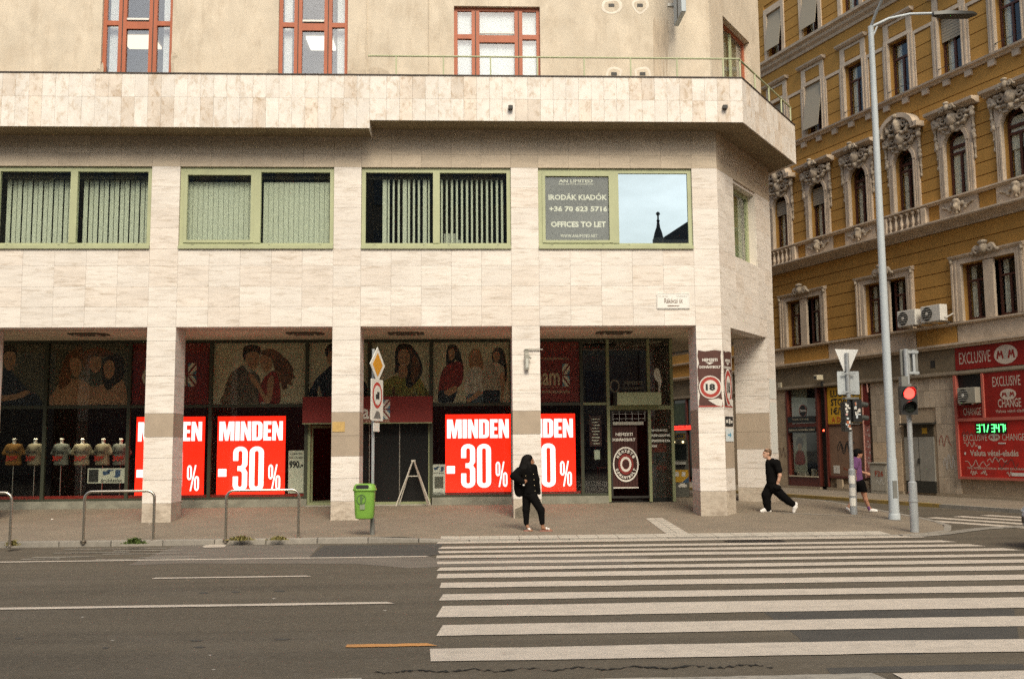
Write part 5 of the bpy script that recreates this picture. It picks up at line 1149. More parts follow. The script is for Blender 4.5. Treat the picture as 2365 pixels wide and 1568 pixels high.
# ---- windows
def y_window(nm, s, w_, z0, z1, arch, shutter, double_leaf=True, room=.5, tilt=0.0):
    """frame in the opening; arch: crown height above z1 or 0"""
    y = .20; f = MB().box(s-w_/2, s-w_/2+.07, y, y+.07, z0, z1).box(s+w_/2-.07, s+w_/2, y, y+.07, z0, z1).box(s-w_/2+.07, s+w_/2-.07, y, y+.07, z0, z0+.07).box(s-w_/2+.07, s+w_/2-.07, y, y+.07, z1-(.06 if not arch else .08), z1+(.0 if not arch else .02))
    if arch:
        ou = arc(s, z1, w_/2, arch, 0, 180, 12); inn = arc(s, z1, w_/2-.07, arch-.07, 180, 0, 12); f.xz(ou+inn, y, y+.07)
        f.box(s-w_/2+.07, s+w_/2-.07, y-.01, y+.06, z1-.30, z1-.22)
    else: f.box(s-w_/2+.07, s+w_/2-.07, y-.01, y+.06, lerp(z0, z1, .68), lerp(z0, z1, .68)+.07)
    wn = obj(nm, f, wfr, YH); zt_ = z1-.26 if arch else lerp(z0, z1, .68)
    piece('mullion', s-.04, s+.04, y-.005, y+.06, z0+.07, zt_, wfr, wn)
    piece('pane', s-w_/2+.07, s-.04, y+.03, y+.036, z0+.07, zt_, ypane, wn); piece('pane', s+.04, s+w_/2-.07, y+.03, y+.036, z0+.07, zt_, ypane, wn)
    if arch: obj('pane', flat_poly([[(s-w_/2+.07, zt_+.06), (s+w_/2-.07, zt_+.06)]+arc(s, z1, w_/2-.07, arch-.07, 0, 180, 10)], y+.03), ypane, wn)
    else: piece('pane', s-w_/2+.07, s+w_/2-.07, y+.03, y+.036, zt_+.07, z1-.06, ypane, wn)
    for a, b in ((-.42, -.20), (.26, .42)): piece('curtain', s+a*w_, s+b*w_, y+.14, y+.17, z0+.05, z1, ycurt, wn)
    if shutter:
        zb_ = lerp(z1+(arch or 0)*.6, z0, shutter)
        n = max(2, int((z1+arch-zb_)/.1))
        if not tilt:
            for k in range(n):
                za = lerp(zb_, z1+arch*.6, k/n); piece('shutter_slat', s-w_/2+.02, s+w_/2-.02, .12, .135, za, lerp(zb_, z1+arch*.6, (k+1)/n)-.012, shut, wn)
        else:
            sh = obj('tilted_shutter', MB().box(-w_/2+.02, w_/2-.02, -.008, .008, -(z1-zb_), 0), shut, wn, (s, .05, z1)); sh.rotation_euler = (R(-tilt), 0, 0)
    return wn
for k, t in enumerate(CT):
    s = -t
    if s < S0+.5 or s > S1-.3: continue
    seg = k in (2, 5)
    # second floor: arched window with carved surround
    y_window('arched_window', s, .92, 9.86, 11.60, .46, {0: .0, 1: .0, 2: 0, 3: 0, 4: .34, 5: .30}.get(k, .2))
    ou = [(s-.72, 9.86), (s-.72, 12.45), (s+.72, 12.45), (s+.72, 9.86), (s+.46, 9.86)]+arc(s, 11.60, .46, .46, 0, 180, 14)+[(s-.46, 9.86)]
    sr = obj('window_surround', MB().xz(ou, -.06, .041), trim, YH)
    ou = arc(s, 11.60, .60, .60, 0, 180, 16)+arc(s, 11.60, .47, .47, 180, 0, 16)
    obj('arch_moulding', MB().xz(ou, -.11, -.061), trim, sr)
    for q in (-1, 1):
        for a, b, d in ((.47, .53, .10), (.56, .61, .085), (.64, .70, .075)): piece('jamb_moulding', s+q*(a+b)/2-(b-a)/2, s+q*(a+b)/2+(b-a)/2, -d, -.061, 9.86, 11.6, trim, sr)
        link('console', cons_me, orn_m, sr, (s+q*.80, -.02, 12.05))
        link('console', cons_me, orn_m, sr, (s+q*.78, .02, 11.35)).scale = (.8, .8, .9)
    o = link('cartouche', cart_me, orn_m, sr, (s, -.08, 12.42)); o.scale = (1.25, 1.15, 1.05)
    link('cartouche', cart_me, orn_m, sr, (s, -.05, 12.12)).scale = (.8, .9, .6)
    if seg:
        ou = arc(s, 12.66, .86, .66, 0, 180, 18)+arc(s, 12.66, .70, .50, 180, 0, 18)
        pd = obj('segmental_pediment', MB().xz(ou, -.36, .04).box(s-1.0, s-.70, -.36, .04, 12.62, 12.80).box(s+.70, s+1.0, -.36, .04, 12.62, 12.80), trim, sr)
        obj('pediment_field', MB().xz(arc(s, 12.66, .7, .5, 0, 180, 14), -.05, .04), orn_m, pd)
        link('cartouche', cart_me, orn_m, pd, (s, -.16, 12.90)).scale = (1.0, 1.3, 1.35)
    else:
        pd = obj('straight_pediment', MB().profile([(.04, 12.68), (-.12, 12.68), (-.20, 12.74), (-.34, 12.78), (-.36, 12.87), (.04, 12.92)], s-1.03, s+1.03), trim, sr)
        o = link('crest', crest_me, orn_m, pd, (s, -.28, 12.72)); o.scale = (.75, .9, .8)
    # pedestal under the window: balusters or a carved mask
    if seg:
        bl = obj('balustrade_back', MB().box(s-.9, s+.9, .0, .042, 9.14, 9.73), trim, sr)
        for b_ in range(6): obj('baluster', MB().lathe([(.07, 0), (.07, .05), (.035, .08), (.075, .22), (.035, .42), (.03, .48), (.07, .52), (.07, .585)], (s-.68+b_*.27, -.12, 9.145), 10), trim, sr, sm=50)
        for q in (-.92, .92): piece('baluster_post', s+q-.1, s+q+.1, -.2, .0, 9.14, 9.728, trim, sr)
    else:
        piece('pedestal_panel', s-.80, s+.80, -.07, .042, 9.14, 9.728, trim, sr); link('carved_mask', head_me, orn_m, sr, (s, -.08, 9.46)).scale = (1.05, 1.1, 1.15)
    piece('pedestal_field', s+.82, s+1.5, -.02, .042, 9.16, 9.72, ochre, wall)
    if k in (0, 1): piece('roller_blind', s-.38, s+.38, .27, .28, 9.95+(.9 if k == 0 else 0), 11.9, ycurt, sr)
    # third floor: straight-headed window
    sh = {0: (.0, 0), 1: (.42, 0), 2: (0, 0), 3: (0, 0), 4: (.93, 9), 5: (.3, 0)}.get(k, (0, 0))
    y_window('flat_window', s, .98, 14.10, 16.10, 0, sh[0], tilt=sh[1])
    sr = obj('window_surround', MB().box(s-.70, s-.49, -.05, .041, 14.06, 16.12).box(s+.49, s+.70, -.05, .041, 14.06, 16.12).box(s-.70, s+.70, -.05, .041, 16.12, 16.26), trim, YH)
    for q in (-1, 1):
        for a, b, d in ((.50, .55, .08), (.62, .68, .07)): piece('jamb_moulding', s+q*(a+b)/2-(b-a)/2, s+q*(a+b)/2+(b-a)/2, -d, -.051, 14.06, 16.12, trim, sr)
        piece('header_strip', s+q*.56-.12, s+q*.56+.12, -.05, -.001, 16.265, 16.86, trim, sr)
    piece('header_field', s-.42, s+.42, -.02, -.0005, 16.32, 16.74, ochre, sr); piece('header_rail', s-.435, s+.435, -.045, -.001, 16.75, 16.86, trim, sr)
    obj('header_cornice', MB().profile([(.0, 16.87), (-.12, 16.87), (-.20, 16.93), (-.22, 16.99), (.0, 17.02)], s-.80, s+.80), trim, sr)
    # a low guard rail in front of the pane
    obj('guard_rail', MB().box(s-.5, s+.5, -.10, -.085, 14.30, 14.315).box(s-.5, s-.485, -.10, .0, 14.30, 14.315).box(s+.485, s+.5, -.10, .0, 14.30, 14.315), metal_dark, sr)
    # fourth floor
    sh = {3: (.4, 0), 4: (.85, 8), 5: (.85, 8)}.get(k, (.2, 0)); y_window('flat_window', s, .98, 18.15, 20.12, 0, sh[0], tilt=sh[1])
    sr = obj('window_surround', MB().box(s-.68, s-.49, -.05, .041, 18.06, 20.14).box(s+.49, s+.68, -.05, .041, 18.06, 20.14).box(s-.68, s+.68, -.05, .041, 20.14, 20.4), trim, YH)
# first floor double windows
for t in FT_:
    s = -t
    if s > S1+.9: continue
    for a, b in ((s-1.03, s-.13), (s+.25, s+1.10)):
        y_window('double_window_leaf', (a+b)/2, b-a, 5.72, 7.53, 0, 0)
    sr = obj('window_surround', MB().box(s-1.42, s-1.03, -.08, .041, 5.69, 7.56).box(s+1.10, s+1.42, -.08, .041, 5.69, 7.56).box(s-.13, s+.25, -.06, .041, 5.69, 7.53).box(s-1.42, s+1.42, -.08, .041, 7.56, 7.74), trim, YH)
    for q0, q1, d in ((-1.40, -1.33, .12), (-1.26, -1.20, .105), (1.33, 1.40, .12), (1.2, 1.26, .105)): piece('jamb_moulding', s+q0, s+q1, -d, -.081, 5.69, 7.70, trim, sr)
    obj('lintel_moulding', MB().profile([(.0, 7.74), (-.10, 7.74), (-.16, 7.80), (-.17, 7.85), (0, 7.88)], s-1.46, s+1.46), trim, sr)
    link('crest', crest_me, orn_m, sr, (s+.05, -.10, 7.78)).scale = (1.15, 1.2, 1.15)
    for q in (-1.38, 1.38): link('console', cons_me, orn_m, sr, (s+q, -.06, 7.5)).scale = (.55, .6, .5)

# ================================================================== ground floor of the ochre house
gr_wall = M('ground_floor_render', (.40, .31, .215), .95, noise=(2, .2, (1, 1, 1)), dirt=(1.3, .7, (.19, .14, .095)))
tile_m = M('stone_tile', (.50, .41, .31), .85, var=.16, noise=(6, .15, (1, 1, 1)), dirt=(1.6, .8, (.23, .175, .125)))
tile_clean = M('stone_tile_clean', (.55, .42, .29), .85, var=.06, noise=(4, .1, (1, 1, 1)), dirt=(3, .5, (.33, .25, .17)))
g = MB().box(-6.40, S1+10, .05, .42, -.2, 3.95).box(-11.9, -11.28, .0, .42, -.2, 3.95).box(-8.85, -6.4, .30, .42, -.2, 3.95).box(-11.28, -8.85, .35, .42, -.2, .1).box(SEX, -22, .0, .42, -.2, 3.95).box(-17.5, -11.9, .0, .42, -.2, 3.95)
gw = obj('ground_floor_wall', g, gr_wall, YH)
x = -6.38; c_ = 0
while x < -2.45:
    for r_, (z0, z1) in enumerate(((.08, .62), (.62, 1.2), (1.2, 1.78), (1.78, 2.36), (2.36, 2.94), (2.94, 3.5), (3.5, 3.93))):
        if x+.235 > -4.86 and x < -3.40 and z0 < 2.45: continue
        cl = z1 < 2.2 and x < -4.9
        piece('stone_tile', x+.004, x+.231, .012+rs.uniform(0, .006), .05, z0+.004, z1-.004, tile_clean if cl else tile_m, gw)
    x += .235
for a, b in ((-13.6, -9.3), (-8.9, -6.2), (-6.2, -4.9), (-3.4, -1), (-1, 3.2)): piece('plinth_stone', a, b, -.06, .06, -.15, .075, M('plinth_limestone', (.32, .255, .18), .9, noise=(4, .2, (1, 1, 1)), dirt=(2, .6, (.16, .12, .085))), gw)
obj('vent', MB().box(*[v for v in (0, .20, -.03, -.021, 0, .24)]), metal_dark, gw, (onL(*((2240+1395/2.45)/1.30613, (1000+270/2.45)/1.30613)).x, 0, onL((2240+1395/2.45)/1.30613, (1000+270/2.45)/1.30613).y))
# pavement of the side street
yp = obj('side_pavement', MB().box(SEX, 20, -3.2, .3, -.3, -.02), pave_m, None, YA, YANG); tag(yp, kind='structure')
yel_edge = M('yellow_kerb_paint', (.30, .20, .055), .85, noise=(3, .3, (1, 1, 1)), dirt=(2, .9, (.19, .16, .12)))
x = -24
while x < 6:
    piece('kerb_stone', x+.005, x+.995, -3.36, -3.201, -.3, -.015, yel_edge if x < -.2 else granite, yp); x += 1.0
# ---- the shop with the dark red wooden front
redw = M('dark_red_woodwork', (.10, .020, .012), .55, noise=(5, .25, (1, 1, .3))); blk = M('sign_black', (.012, .012, .012), .5); gold = M('sign_cream', (.50, .44, .32), .6)
sf2 = obj('wooden_shopfront', MB().box(-11.28, -11.18, -.03, .2, .10, 3.93).box(-9.42, -9.30, -.03, .2, .10, 3.93).box(-11.18, -9.42, -.03, .2, 2.42, 2.56).box(-11.18, -9.42, -.02, .2, .08, .46).box(-8.88, -8.83, -.03, .2, .1, 3.93), redw, YH)
piece('pane', -11.18, -9.42, .08, .086, .46, 2.42, ypane, sf2); piece('pane', -11.18, -9.42, .08, .086, 2.56, 3.93, ypane, sf2)
piece('sill', -11.2, -9.4, -.06, .02, .44, .485, gold, sf2)
ub = obj('upper_blind', MB().box(-11.18, -10.2, .2, .21, 2.56, 3.93), M('pale_blue_blind', (.30, .33, .31), .8), sf2)
t = thing('fascia_strip', 'narrow black lettered strip under the upper shop pane', 'sign', YA, YANG, 'lettered strips on the wooden shopfront'); obj('strip', MB().box(-11.15, -9.45, -.045, -.032, 2.60, 2.84), blk, t); text('Szépítés és barátság', -10.85, 2.68, 1.0, .09, gold, t, -.049)
t = thing('fascia_strip', 'narrow black lettered strip over the lower shop pane', 'sign', YA, YANG, 'lettered strips on the wooden shopfront'); obj('strip', MB().box(-11.15, -9.45, -.045, -.032, 2.20, 2.41), blk, t); text('Szalon és kozmetika szalon', -11.1, 2.27, 1.6, .09, gold, t, -.049, .02)
t = thing('round_logo', 'round dark shop logo reading Chorus on the upper pane', 'sign', YA, YANG); c2 = onL(*zt(305, 857)); obj('disc', flat_poly([ellipse(c2.x, c2.y, .24, .25)], .06), blk, t); obj('ring', flat_poly([ellipse(c2.x, c2.y, .24, .25), ellipse(c2.x, c2.y, .21, .22)], .057), M('logo_pink', (.35, .18, .16), .6), t); text('Chorus', c2.x-.2, c2.y-.05, .4, .12, M('board_white', (.66, .62, .56), .7), t, .055, .03)
t = thing('portrait_poster', 'tall picture of a dark-haired person in red in the lower shop pane', 'poster', YA, YANG); obj('sheet', MB().box(-11.1, -10.28, .15, .155, .62, 2.15), M('print_paleblue', (.36, .38, .33), .7), t)
obj('figure', flat_poly([catmull([(-11.0, .95), (-10.95, 1.35), (-10.78, 1.5), (-10.62, 1.5), (-10.45, 1.35), (-10.4, .95)], 4)], .146), P_['red'], t); obj('face', flat_poly([ellipse(-10.7, 1.65, .12, .17)], .144), P_['skin'], t); obj('hair', flat_poly([catmull([(-10.9, 1.6), (-10.9, 1.9), (-10.7, 2.02), (-10.5, 1.9), (-10.5, 1.6), (-10.6, 1.75), (-10.8, 1.76)], 4)], .142), P_['hair'], t)
for k, (a, b, h_, nm) in enumerate(((-10.9, -10.4, .16, 'white'), (-9.75, -9.68, .26, 'lace'), (-9.62, -9.5, .42, 'navy'), (-10.02, -9.86, .3, 'white'))):
    tag(obj('shop_item', MB().box(a, b, .12, .3, .46, .46+h_), P_[nm], None, YA, YANG, bevel=.01), ['flat white box in the lower shop window', 'slim pale bottle in the lower shop window', 'dark tall bottle at the right of the lower shop window', 'white carton in the lower shop window'][k], 'goods', 'goods in the wooden shop window')
dd = obj('dark_doorway', MB().box(-9.30, -8.88, .15, .2, .1, 3.9), yroom, sf2); led = thing('door_lamp', 'tiny red lamp glowing in the dark doorway beside the yellow sign', 'lamp', YA, YANG); c2 = onL(*zt(570, 1090)); obj('bulb', MB().lathe([(0, .04), (.03, .03), (.035, 0)], (c2.x, .0, c2.y), 10, 'y'), M('red_led', (1, .06, .03), emit=5), led); obj('base', MB().box(c2.x-.05, c2.x+.05, .001, .03, c2.y-.05, c2.y+.05), blk, led)
# ---- yellow luggage sign and the board below it
ls = thing('luggage_sign', 'large yellow sign reading LUGGAGE STORAGE above a brown panel', 'sign', YA, YANG); obj('panel', MB().box(-8.80, -6.80, .05, .12, 2.50, 3.90), M('sign_yellow', (.64, .37, .03), .6, noise=(3, .1, (1, 1, 1))), ls); obj('frame', MB().box(-8.84, -6.76, .03, .13, 2.44, 2.498), redw, ls)
for k, (s_, x1, mt) in enumerate((('LUGGAGE', -7.02, blk), ('STORAGE', -7.02, blk), ('1€/1H', -7.65, blk), ('A DROP', -7.5, M('sign_red', (.50, .06, .02), .6)))): text(s_, -8.60, 3.52-k*.33+(.0 if k < 3 else .03), x1+8.60, .27 if k < 3 else .2, mt, ls, .045, .025)
bp_ = thing('brown_panel', 'brown boarded panel with black graffiti under the yellow sign', 'panel', YA, YANG); obj('board', MB().box(-8.80, -6.85, .06, .14, .52, 2.42), M('brown_board', (.22, .13, .085), .8, noise=(3, .2, (1, 1, 1))), bp_); obj('frame', MB().box(-8.84, -6.80, .0, .06, .44, .52).box(-8.84, -8.78, .0, .06, .52, 2.42), redw, bp_)
def scribble(par, s, z, w_, h_, y, mat, seed, n=7, th=.018):
    r2 = random.Random(seed); pts = [(s+w_*i/n, z+h_*(.5+.5*math.sin(i*2.1+r2.uniform(-1, 1)))) for i in range(n+1)]
    p = catmull(pts+pts[::-1][:0], 5)[:-5]; lo_ = []; hi_ = []
    for i in range(len(p)-1):
        d = Vector((p[i+1][0]-p[i][0], p[i+1][1]-p[i][1])); d = d.normalized() if d.length > 1e-6 else Vector((1, 0)); nn = Vector((-d.y, d.x))*th; lo_.append((p[i][0]-nn.x, p[i][1]-nn.y)); hi_.append((p[i][0]+nn.x, p[i][1]+nn.y))
    m_ = len(lo_); mb = MB().add([(a, y, b) for a, b in lo_+hi_], [(i, i+1, m_+i+1, m_+i) for i in range(m_-1)])
    return obj('graffiti', mb, mat, par)
scribble(bp_, -8.3, 1.35, .9, .5, .055, blk, 4); scribble(bp_, -8.2, 1.3, .75, .45, .054, blk, 9); scribble(bp_, -8.0, .62, 1.0, .25, .055, M('graffiti_red', (.30, .06, .03), .8), 2)
for x in (-8.6, -8.42): piece('sticker', x, x+.15, .05, .059, .62, .92, M('sticker_white', (.6, .58, .53), .7), bp_)
# bare rubble and boards below
gp2 = obj('rubble_base', MB().box(-8.8, -6.4, .05, .3, -.15, .44), M('rubble', (.16, .115, .075), .95, noise=(6, .5, (1, 1, 1)), bump=(14, .05)), gw)
for a, b, h_ in ((-8.35, -8.05, .40), (-7.95, -7.7, .22), (-6.9, -6.62, .38)): piece('loose_slab', a, b, -.04, .05, -.02, h_, gr_wall, gp2)
# ---- torn pink banner between panel and wall
bn = thing('torn_banner', 'tall narrow torn pink and dark red banner beside the yellow sign', 'banner', YA, YANG); obj('upper_cloth', flat_poly([[(-6.74, 2.40), (-6.45, 2.42), (-6.42, 2.8), (-6.46, 3.4), (-6.5, 3.85), (-6.72, 3.88)]], -.02), M('banner_red', (.16, .02, .015), .8), bn)
obj('lower_cloth', flat_poly([[(-6.74, .50), (-6.44, .52), (-6.46, 1.4), (-6.44, 2.42), (-6.6, 2.36), (-6.74, 2.45)]], -.02), M('banner_pink', (.34, .12, .10), .8, noise=(14, .4, (1, 1, 1)), streak=(9, (1, 1, 1), .9, (.55, .48, .45))), bn)
obj('pole', MB().tube([(-6.76, -.03, .48), (-6.76, -.03, 3.85), (-6.70, -.03, 3.97), (-6.55, -.03, 3.98), (-6.48, -.03, 3.9), (-6.46, -.03, 3.6)], .03, 8), M('pink_pipe', (.48, .25, .20), .5), bn, sm=40)
for k in range(9): obj('spot', flat_poly([ellipse(-6.55+.05*math.sin(k*2), .62+k*.2, .035, .03, 8)], -.024), pw, bn)
# ---- grey cabinet on the pavement
cb = thing('utility_cabinet', 'grey utility cabinet with red graffiti standing against the tiled wall', 'cabinet', YA, YANG); cg = M('cabinet_grey', (.37, .345, .29), .7, noise=(4, .15, (1, 1, 1)), dirt=(3, .5, (.25, .22, .18)))
obj('body', MB().box(-6.12, -5.28, -.40, -.03, -.02, 1.02), cg, cb, bevel=.012); obj('lid', MB().box(-6.17, -5.23, -.44, -.0, 1.022, 1.07), cg, cb, bevel=.01); obj('door', MB().box(-6.06, -5.72, -.412, -.401, .08, .96).box(-5.69, -5.34, -.412, -.401, .08, .96), cg, cb)
gr_r = M('graffiti_red', (.30, .06, .03), .8); text('F26', -5.86, .58, .42, .2, gr_r, cb, -.416, .03); scribble(cb, -5.8, .3, .4, .2, -.416, M('sticker_white', (.6, .58, .53), .7), 21, 6, .015)
# ---- grey metal double door
gd = thing('metal_door', 'grey metal double door with a yellow warning plate in the tiled wall', 'door', YA, YANG); dgm = M('door_grey', (.29, .275, .24), .65, noise=(3, .15, (1, 1, .5)), dirt=(2, .5, (.2, .18, .15)))
obj('leaf', MB().box(-4.80, -4.14, -.01, .04, .46, 1.95), dgm, gd); obj('leaf', MB().box(-4.12, -3.46, -.01, .04, .46, 1.95), dgm, gd); obj('kick_plate', MB().box(-4.80, -3.46, -.005, .04, .06, .455), M('kick_black', (.03, .028, .022), .7), gd); obj('louvre_panel', MB().box(-4.80, -3.46, -.005, .04, 1.96, 2.36), M('louvre_brown', (.055, .042, .025), .7), gd)
obj('canopy', MB().box(-4.88, -3.36, -.12, .04, 2.37, 2.43), M('kick_black', (.03, .028, .022), .7), gd); obj('warning_plate', MB().box(-3.95, -3.72, -.012, -.006, 2.06, 2.26), M('warning_yellow', (.42, .24, .02), .6), gd); obj('handle', MB().box(-4.17, -4.09, -.05, -.011, 1.05, 1.22), metal_dark, gd); obj('seam', MB().box(-4.139, -4.121, -.012, .0, .46, 1.95), metal_dark, gd)
# ---- the red currency exchange
er = M('exchange_red', (.25, .012, .009), .5, noise=(3, .18, (1, 1, 1))); erb = M('exchange_red_bright', (.44, .02, .013), .5, noise=(3, .18, (1, 1, 1)), dirt=(2.2, .6, (.20, .02, .015))); efr = M('exchange_frame', (.44, .115, .085), .5); ew = M('exchange_cream', (.55, .46, .38), .6)
ts = thing('exchange_fascia', 'dark red fascia reading EXCLUSIVE with an oval emblem', 'sign', YA, YANG); obj('panel', MB().box(-2.30, 8, -.05, .041, 4.10, 4.83), er, ts); text('EXCLUSIVE', -2.13, 4.28, 1.25, .38, ew, ts, -.054, .0)
def oval(par, s, z, rx, rz, y):
    obj('emblem_oval', flat_poly([ellipse(s, z, rx, rz)], y), ew, par)
    for q in (-1, 1):
        c = s+q*rx*.48; w2, h2 = rx*.32, rz*.42; obj('emblem_letter', flat_poly([[(c-w2, z-h2), (c-w2*.55, z-h2), (c-w2*.3, z+h2*.1), (c, z-h2*.6), (c+w2*.3, z+h2*.1), (c+w2*.55, z-h2), (c+w2, z-h2), (c+w2*.6, z+h2), (c+w2*.2, z+h2), (c, z+h2*.1), (c-w2*.2, z+h2), (c-w2*.6, z+h2)]], y-.003), er, par)
    obj('emblem_centre', flat_poly([ellipse(s, z, rx*.16, rz*.5, 16)], y-.005), M('emblem_grey', (.42, .38, .32), .6), par)
oval(ts, -.30, 4.46, .44, .30, -.054)
ec = thing('currency_exchange', 'red currency exchange front with green digits, painted lettering and graffiti', 'shopfront', YA, YANG)
obj('outer_frame', MB().box(-2.40, -2.30, -.10, .05, .58, 3.93).box(-2.30, 8, -.10, .05, .58, .66).box(-2.30, 8, -.10, .05, 2.43, 2.53).box(-1.27, -1.19, -.10, .05, 2.53, 3.93), efr, ec)
obj('main_panel', MB().box(-2.30, 8, -.05, .04, .66, 2.43), erb, ec); obj('change_panel', MB().box(-2.30, -1.27, -.05, .04, 2.53, 2.92), er, ec); obj('upper_panel', MB().box(-1.19, 8, -.05, .04, 2.53, 3.93), er, ec); obj('niche_back', MB().box(-2.30, -1.27, .03, .045, 2.94, 3.93), blk, ec); obj('niche_ledge', MB().box(-2.30, -1.27, -.08, .03, 2.92, 2.96), er, ec)
text('CHANGE', -2.08, 2.62, .72, .24, ew, ec, -.054, .0); text('EXCLUSIVE', -.86, 3.48, 1.04, .31, ew, ec, -.054, .0); oval(ec, -.30, 3.22, .30, .17, -.054); text('CHANGE', -.70, 2.82, .86, .27, ew, ec, -.054, .01); text('Valuta vétel-eladás', -.80, 2.66, 1.15, .10, ew, ec, -.054, .0)
text('EXCLUSIVE', -2.13, 1.80, .94, .21, ew, ec, -.054, .0); oval(ec, -.92, 1.91, .22, .12, -.054); text('CHANGE', -.62, 1.80, .82, .21, ew, ec, -.054, .0); text('Valuta vétel-eladás', -1.90, 1.32, 1.85, .19, ew, ec, -.054, .02)
text('THE INTERNATIONAL MONEY EXCHANGE COMPANY', -2.05, .90, 2.9, .07, ew, ec, -.054, .01)
dp = obj('digit_panel', MB().box(-1.60, -.42, -.075, -.051, 2.03, 2.36), blk, ec)
grn = M('green_led', (.08, 1.0, .22), emit=2.2)
SEG = {'0': 'abcdef', '3': 'abgcd', '7': 'abc', '4': 'fgbc'}
def seg7(ch, x, z, w_, h_):
    t_ = .022; R_ = dict(a=(x, x+w_, z+h_-t_, z+h_), d=(x, x+w_, z, z+t_), g=(x, x+w_, z+h_/2-t_/2, z+h_/2+t_/2), f=(x, x+t_, z+h_/2, z+h_), e=(x, x+t_, z, z+h_/2), b=(x+w_-t_, x+w_, z+h_/2, z+h_), c=(x+w_-t_, x+w_, z, z+h_/2))
    for q in SEG[ch]: a, b, c, d = R_[q]; piece('segment', a, b, -.082, -.0755, c, d, grn, dp)
for ch, x in (('3', -1.55), ('7', -1.37), ('3', -.98), ('4', -.81), ('7', -.64)): seg7(ch, x, 2.07, .125, .24)
obj('slash', flat_poly([[(-1.17, 2.07), (-1.14, 2.07), (-1.07, 2.31), (-1.10, 2.31)]], -.08), grn, dp); text('$', -.48, 2.1, .045, .2, grn, dp, -.08, .02)
for a in ((-2.15, 1.95, .45, .16, 31), (-2.1, 1.62, .5, .16, 5), (-2.08, .98, .9, .22, 6), (-1.9, .72, .25, .14, 7), (-1.5, .72, .22, .14, 8), (-.5, .72, .3, .14, 12), (-1.2, 1.12, .7, .15, 14), (-.9, .95, .8, .3, 15)):
    scribble(ec, a[0], a[1], a[2], a[3], -.056, ew if a[4] not in (31, 15) else M('graffiti_grey', (.11, .05, .04), .8), a[4], 9, .011)
for a in ((-2.13, 1.36, .06, .08), (-1.56, 1.55, .10, .09), (-.35, .72, .5, .1), (-.78, 1.70, .28, .04)): piece('sticker', a[0], a[0]+a[2], -.058, -.051, a[1], a[1]+a[3], M('sticker_white', (.6, .58, .53), .7), ec)
# ---- graffiti on the tiles
scribble(gw, -3.2, 1.55, .5, .5, .005, gr_r, 3, 6, .012); scribble(gw, -3.05, .85, .5, .5, .005, M('graffiti_pale', (.52, .48, .43), .8), 13, 9, .02); scribble(gw, -11.85, 1.2, .45, .55, -.006, M('graffiti_grey', (.11, .05, .04), .8), 17, 6, .012)
# ---- air conditioners
acw = M('ac_white', (.62, .60, .55), .5); acg = M('ac_grille', (.035, .035, .03), .6)
def aircon(label, s, z, w_, h_, y, dim=False):
    t = thing('air_conditioner', label, 'air conditioner', YA, YANG, 'air conditioners on the ochre house')
    obj('case', MB().box(s, s+w_, y-.32, y, z, z+h_), acw if not dim else M('ac_grey', (.30, .28, .23), .6), t, bevel=.015)  # the unit in the niche gets a darker, greyer case
    obj('fan_ring', MB().lathe([(h_*.42, .0), (h_*.42, .012), (h_*.36, .014)], (s+w_*.33, y-.321, z+h_/2), 20, 'y'), acg, t)
    for k in range(5): piece('grille_bar', s+w_*.33-h_*.36, s+w_*.33+h_*.36, y-.342, y-.336, z+h_*(.2+.14*k), z+h_*(.2+.14*k)+.012, acw, t)
    obj('hub', MB().lathe([(.05, 0), (.05, .012)], (s+w_*.33, y-.337, z+h_/2), 12, 'y'), acw, t)
    for q in (.15, .85): obj('bracket', MB().box(s+w_*q-.02, s+w_*q+.02, y-.36, y+.28 if not dim else y, z-.05, z-.004).box(s+w_*q-.02, s+w_*q+.02, y+.26 if not dim else y-.02, y+.28 if not dim else y, z-.3 if not dim else z-.06, z-.051), steel, t)
    if not dim: obj('pipe', MB().tube([(s+w_, y-.15, z+.12), (s+w_+.06, y-.12, z+.1), (s+w_+.07, y+.1, z+.2), (s+w_+.06, y+.28, z+.3)], .02, 6), acw, t)
aircon('white air conditioner on the ochre wall, left of the pair', -4.20, 5.72, .82, .54, -.29); aircon('white air conditioner on the ochre wall, right of the pair', -3.12, 5.74, .84, .54, -.29)
aircon('grey air conditioner in the dark niche of the red exchange front', -2.05, 3.0, .72, .50, .02, True)
# ---- camera and junction box on the band
c2 = onL(*zt(570, 480)); t = thing('security_camera', 'small pale security camera on the band above the yellow sign', 'camera', YA, YANG); obj('bracket', MB().box(c2.x-.05, c2.x+.05, -.12, -.02, c2.y-.3, c2.y-.1), metal_dark, t); obj('camera_body', MB().box(c2.x-.09, c2.x+.12, -.42, -.12, c2.y-.06, c2.y+.14), gold, t, bevel=.02); obj('lens', MB().lathe([(.05, 0), (.05, .03), (.03, .032)], (c2.x+.02, -.42, c2.y+.04), 12, 'y'), blk, t)
c2 = onL(*zt(62, 562)); tag(obj('junction_box', MB().box(c2.x-.11, c2.x+.11, -.09, -.02, c2.y-.12, c2.y+.12), gold, None, YA, YANG, bevel=.01), 'small square junction box on the band over the wooden shopfront', 'box')
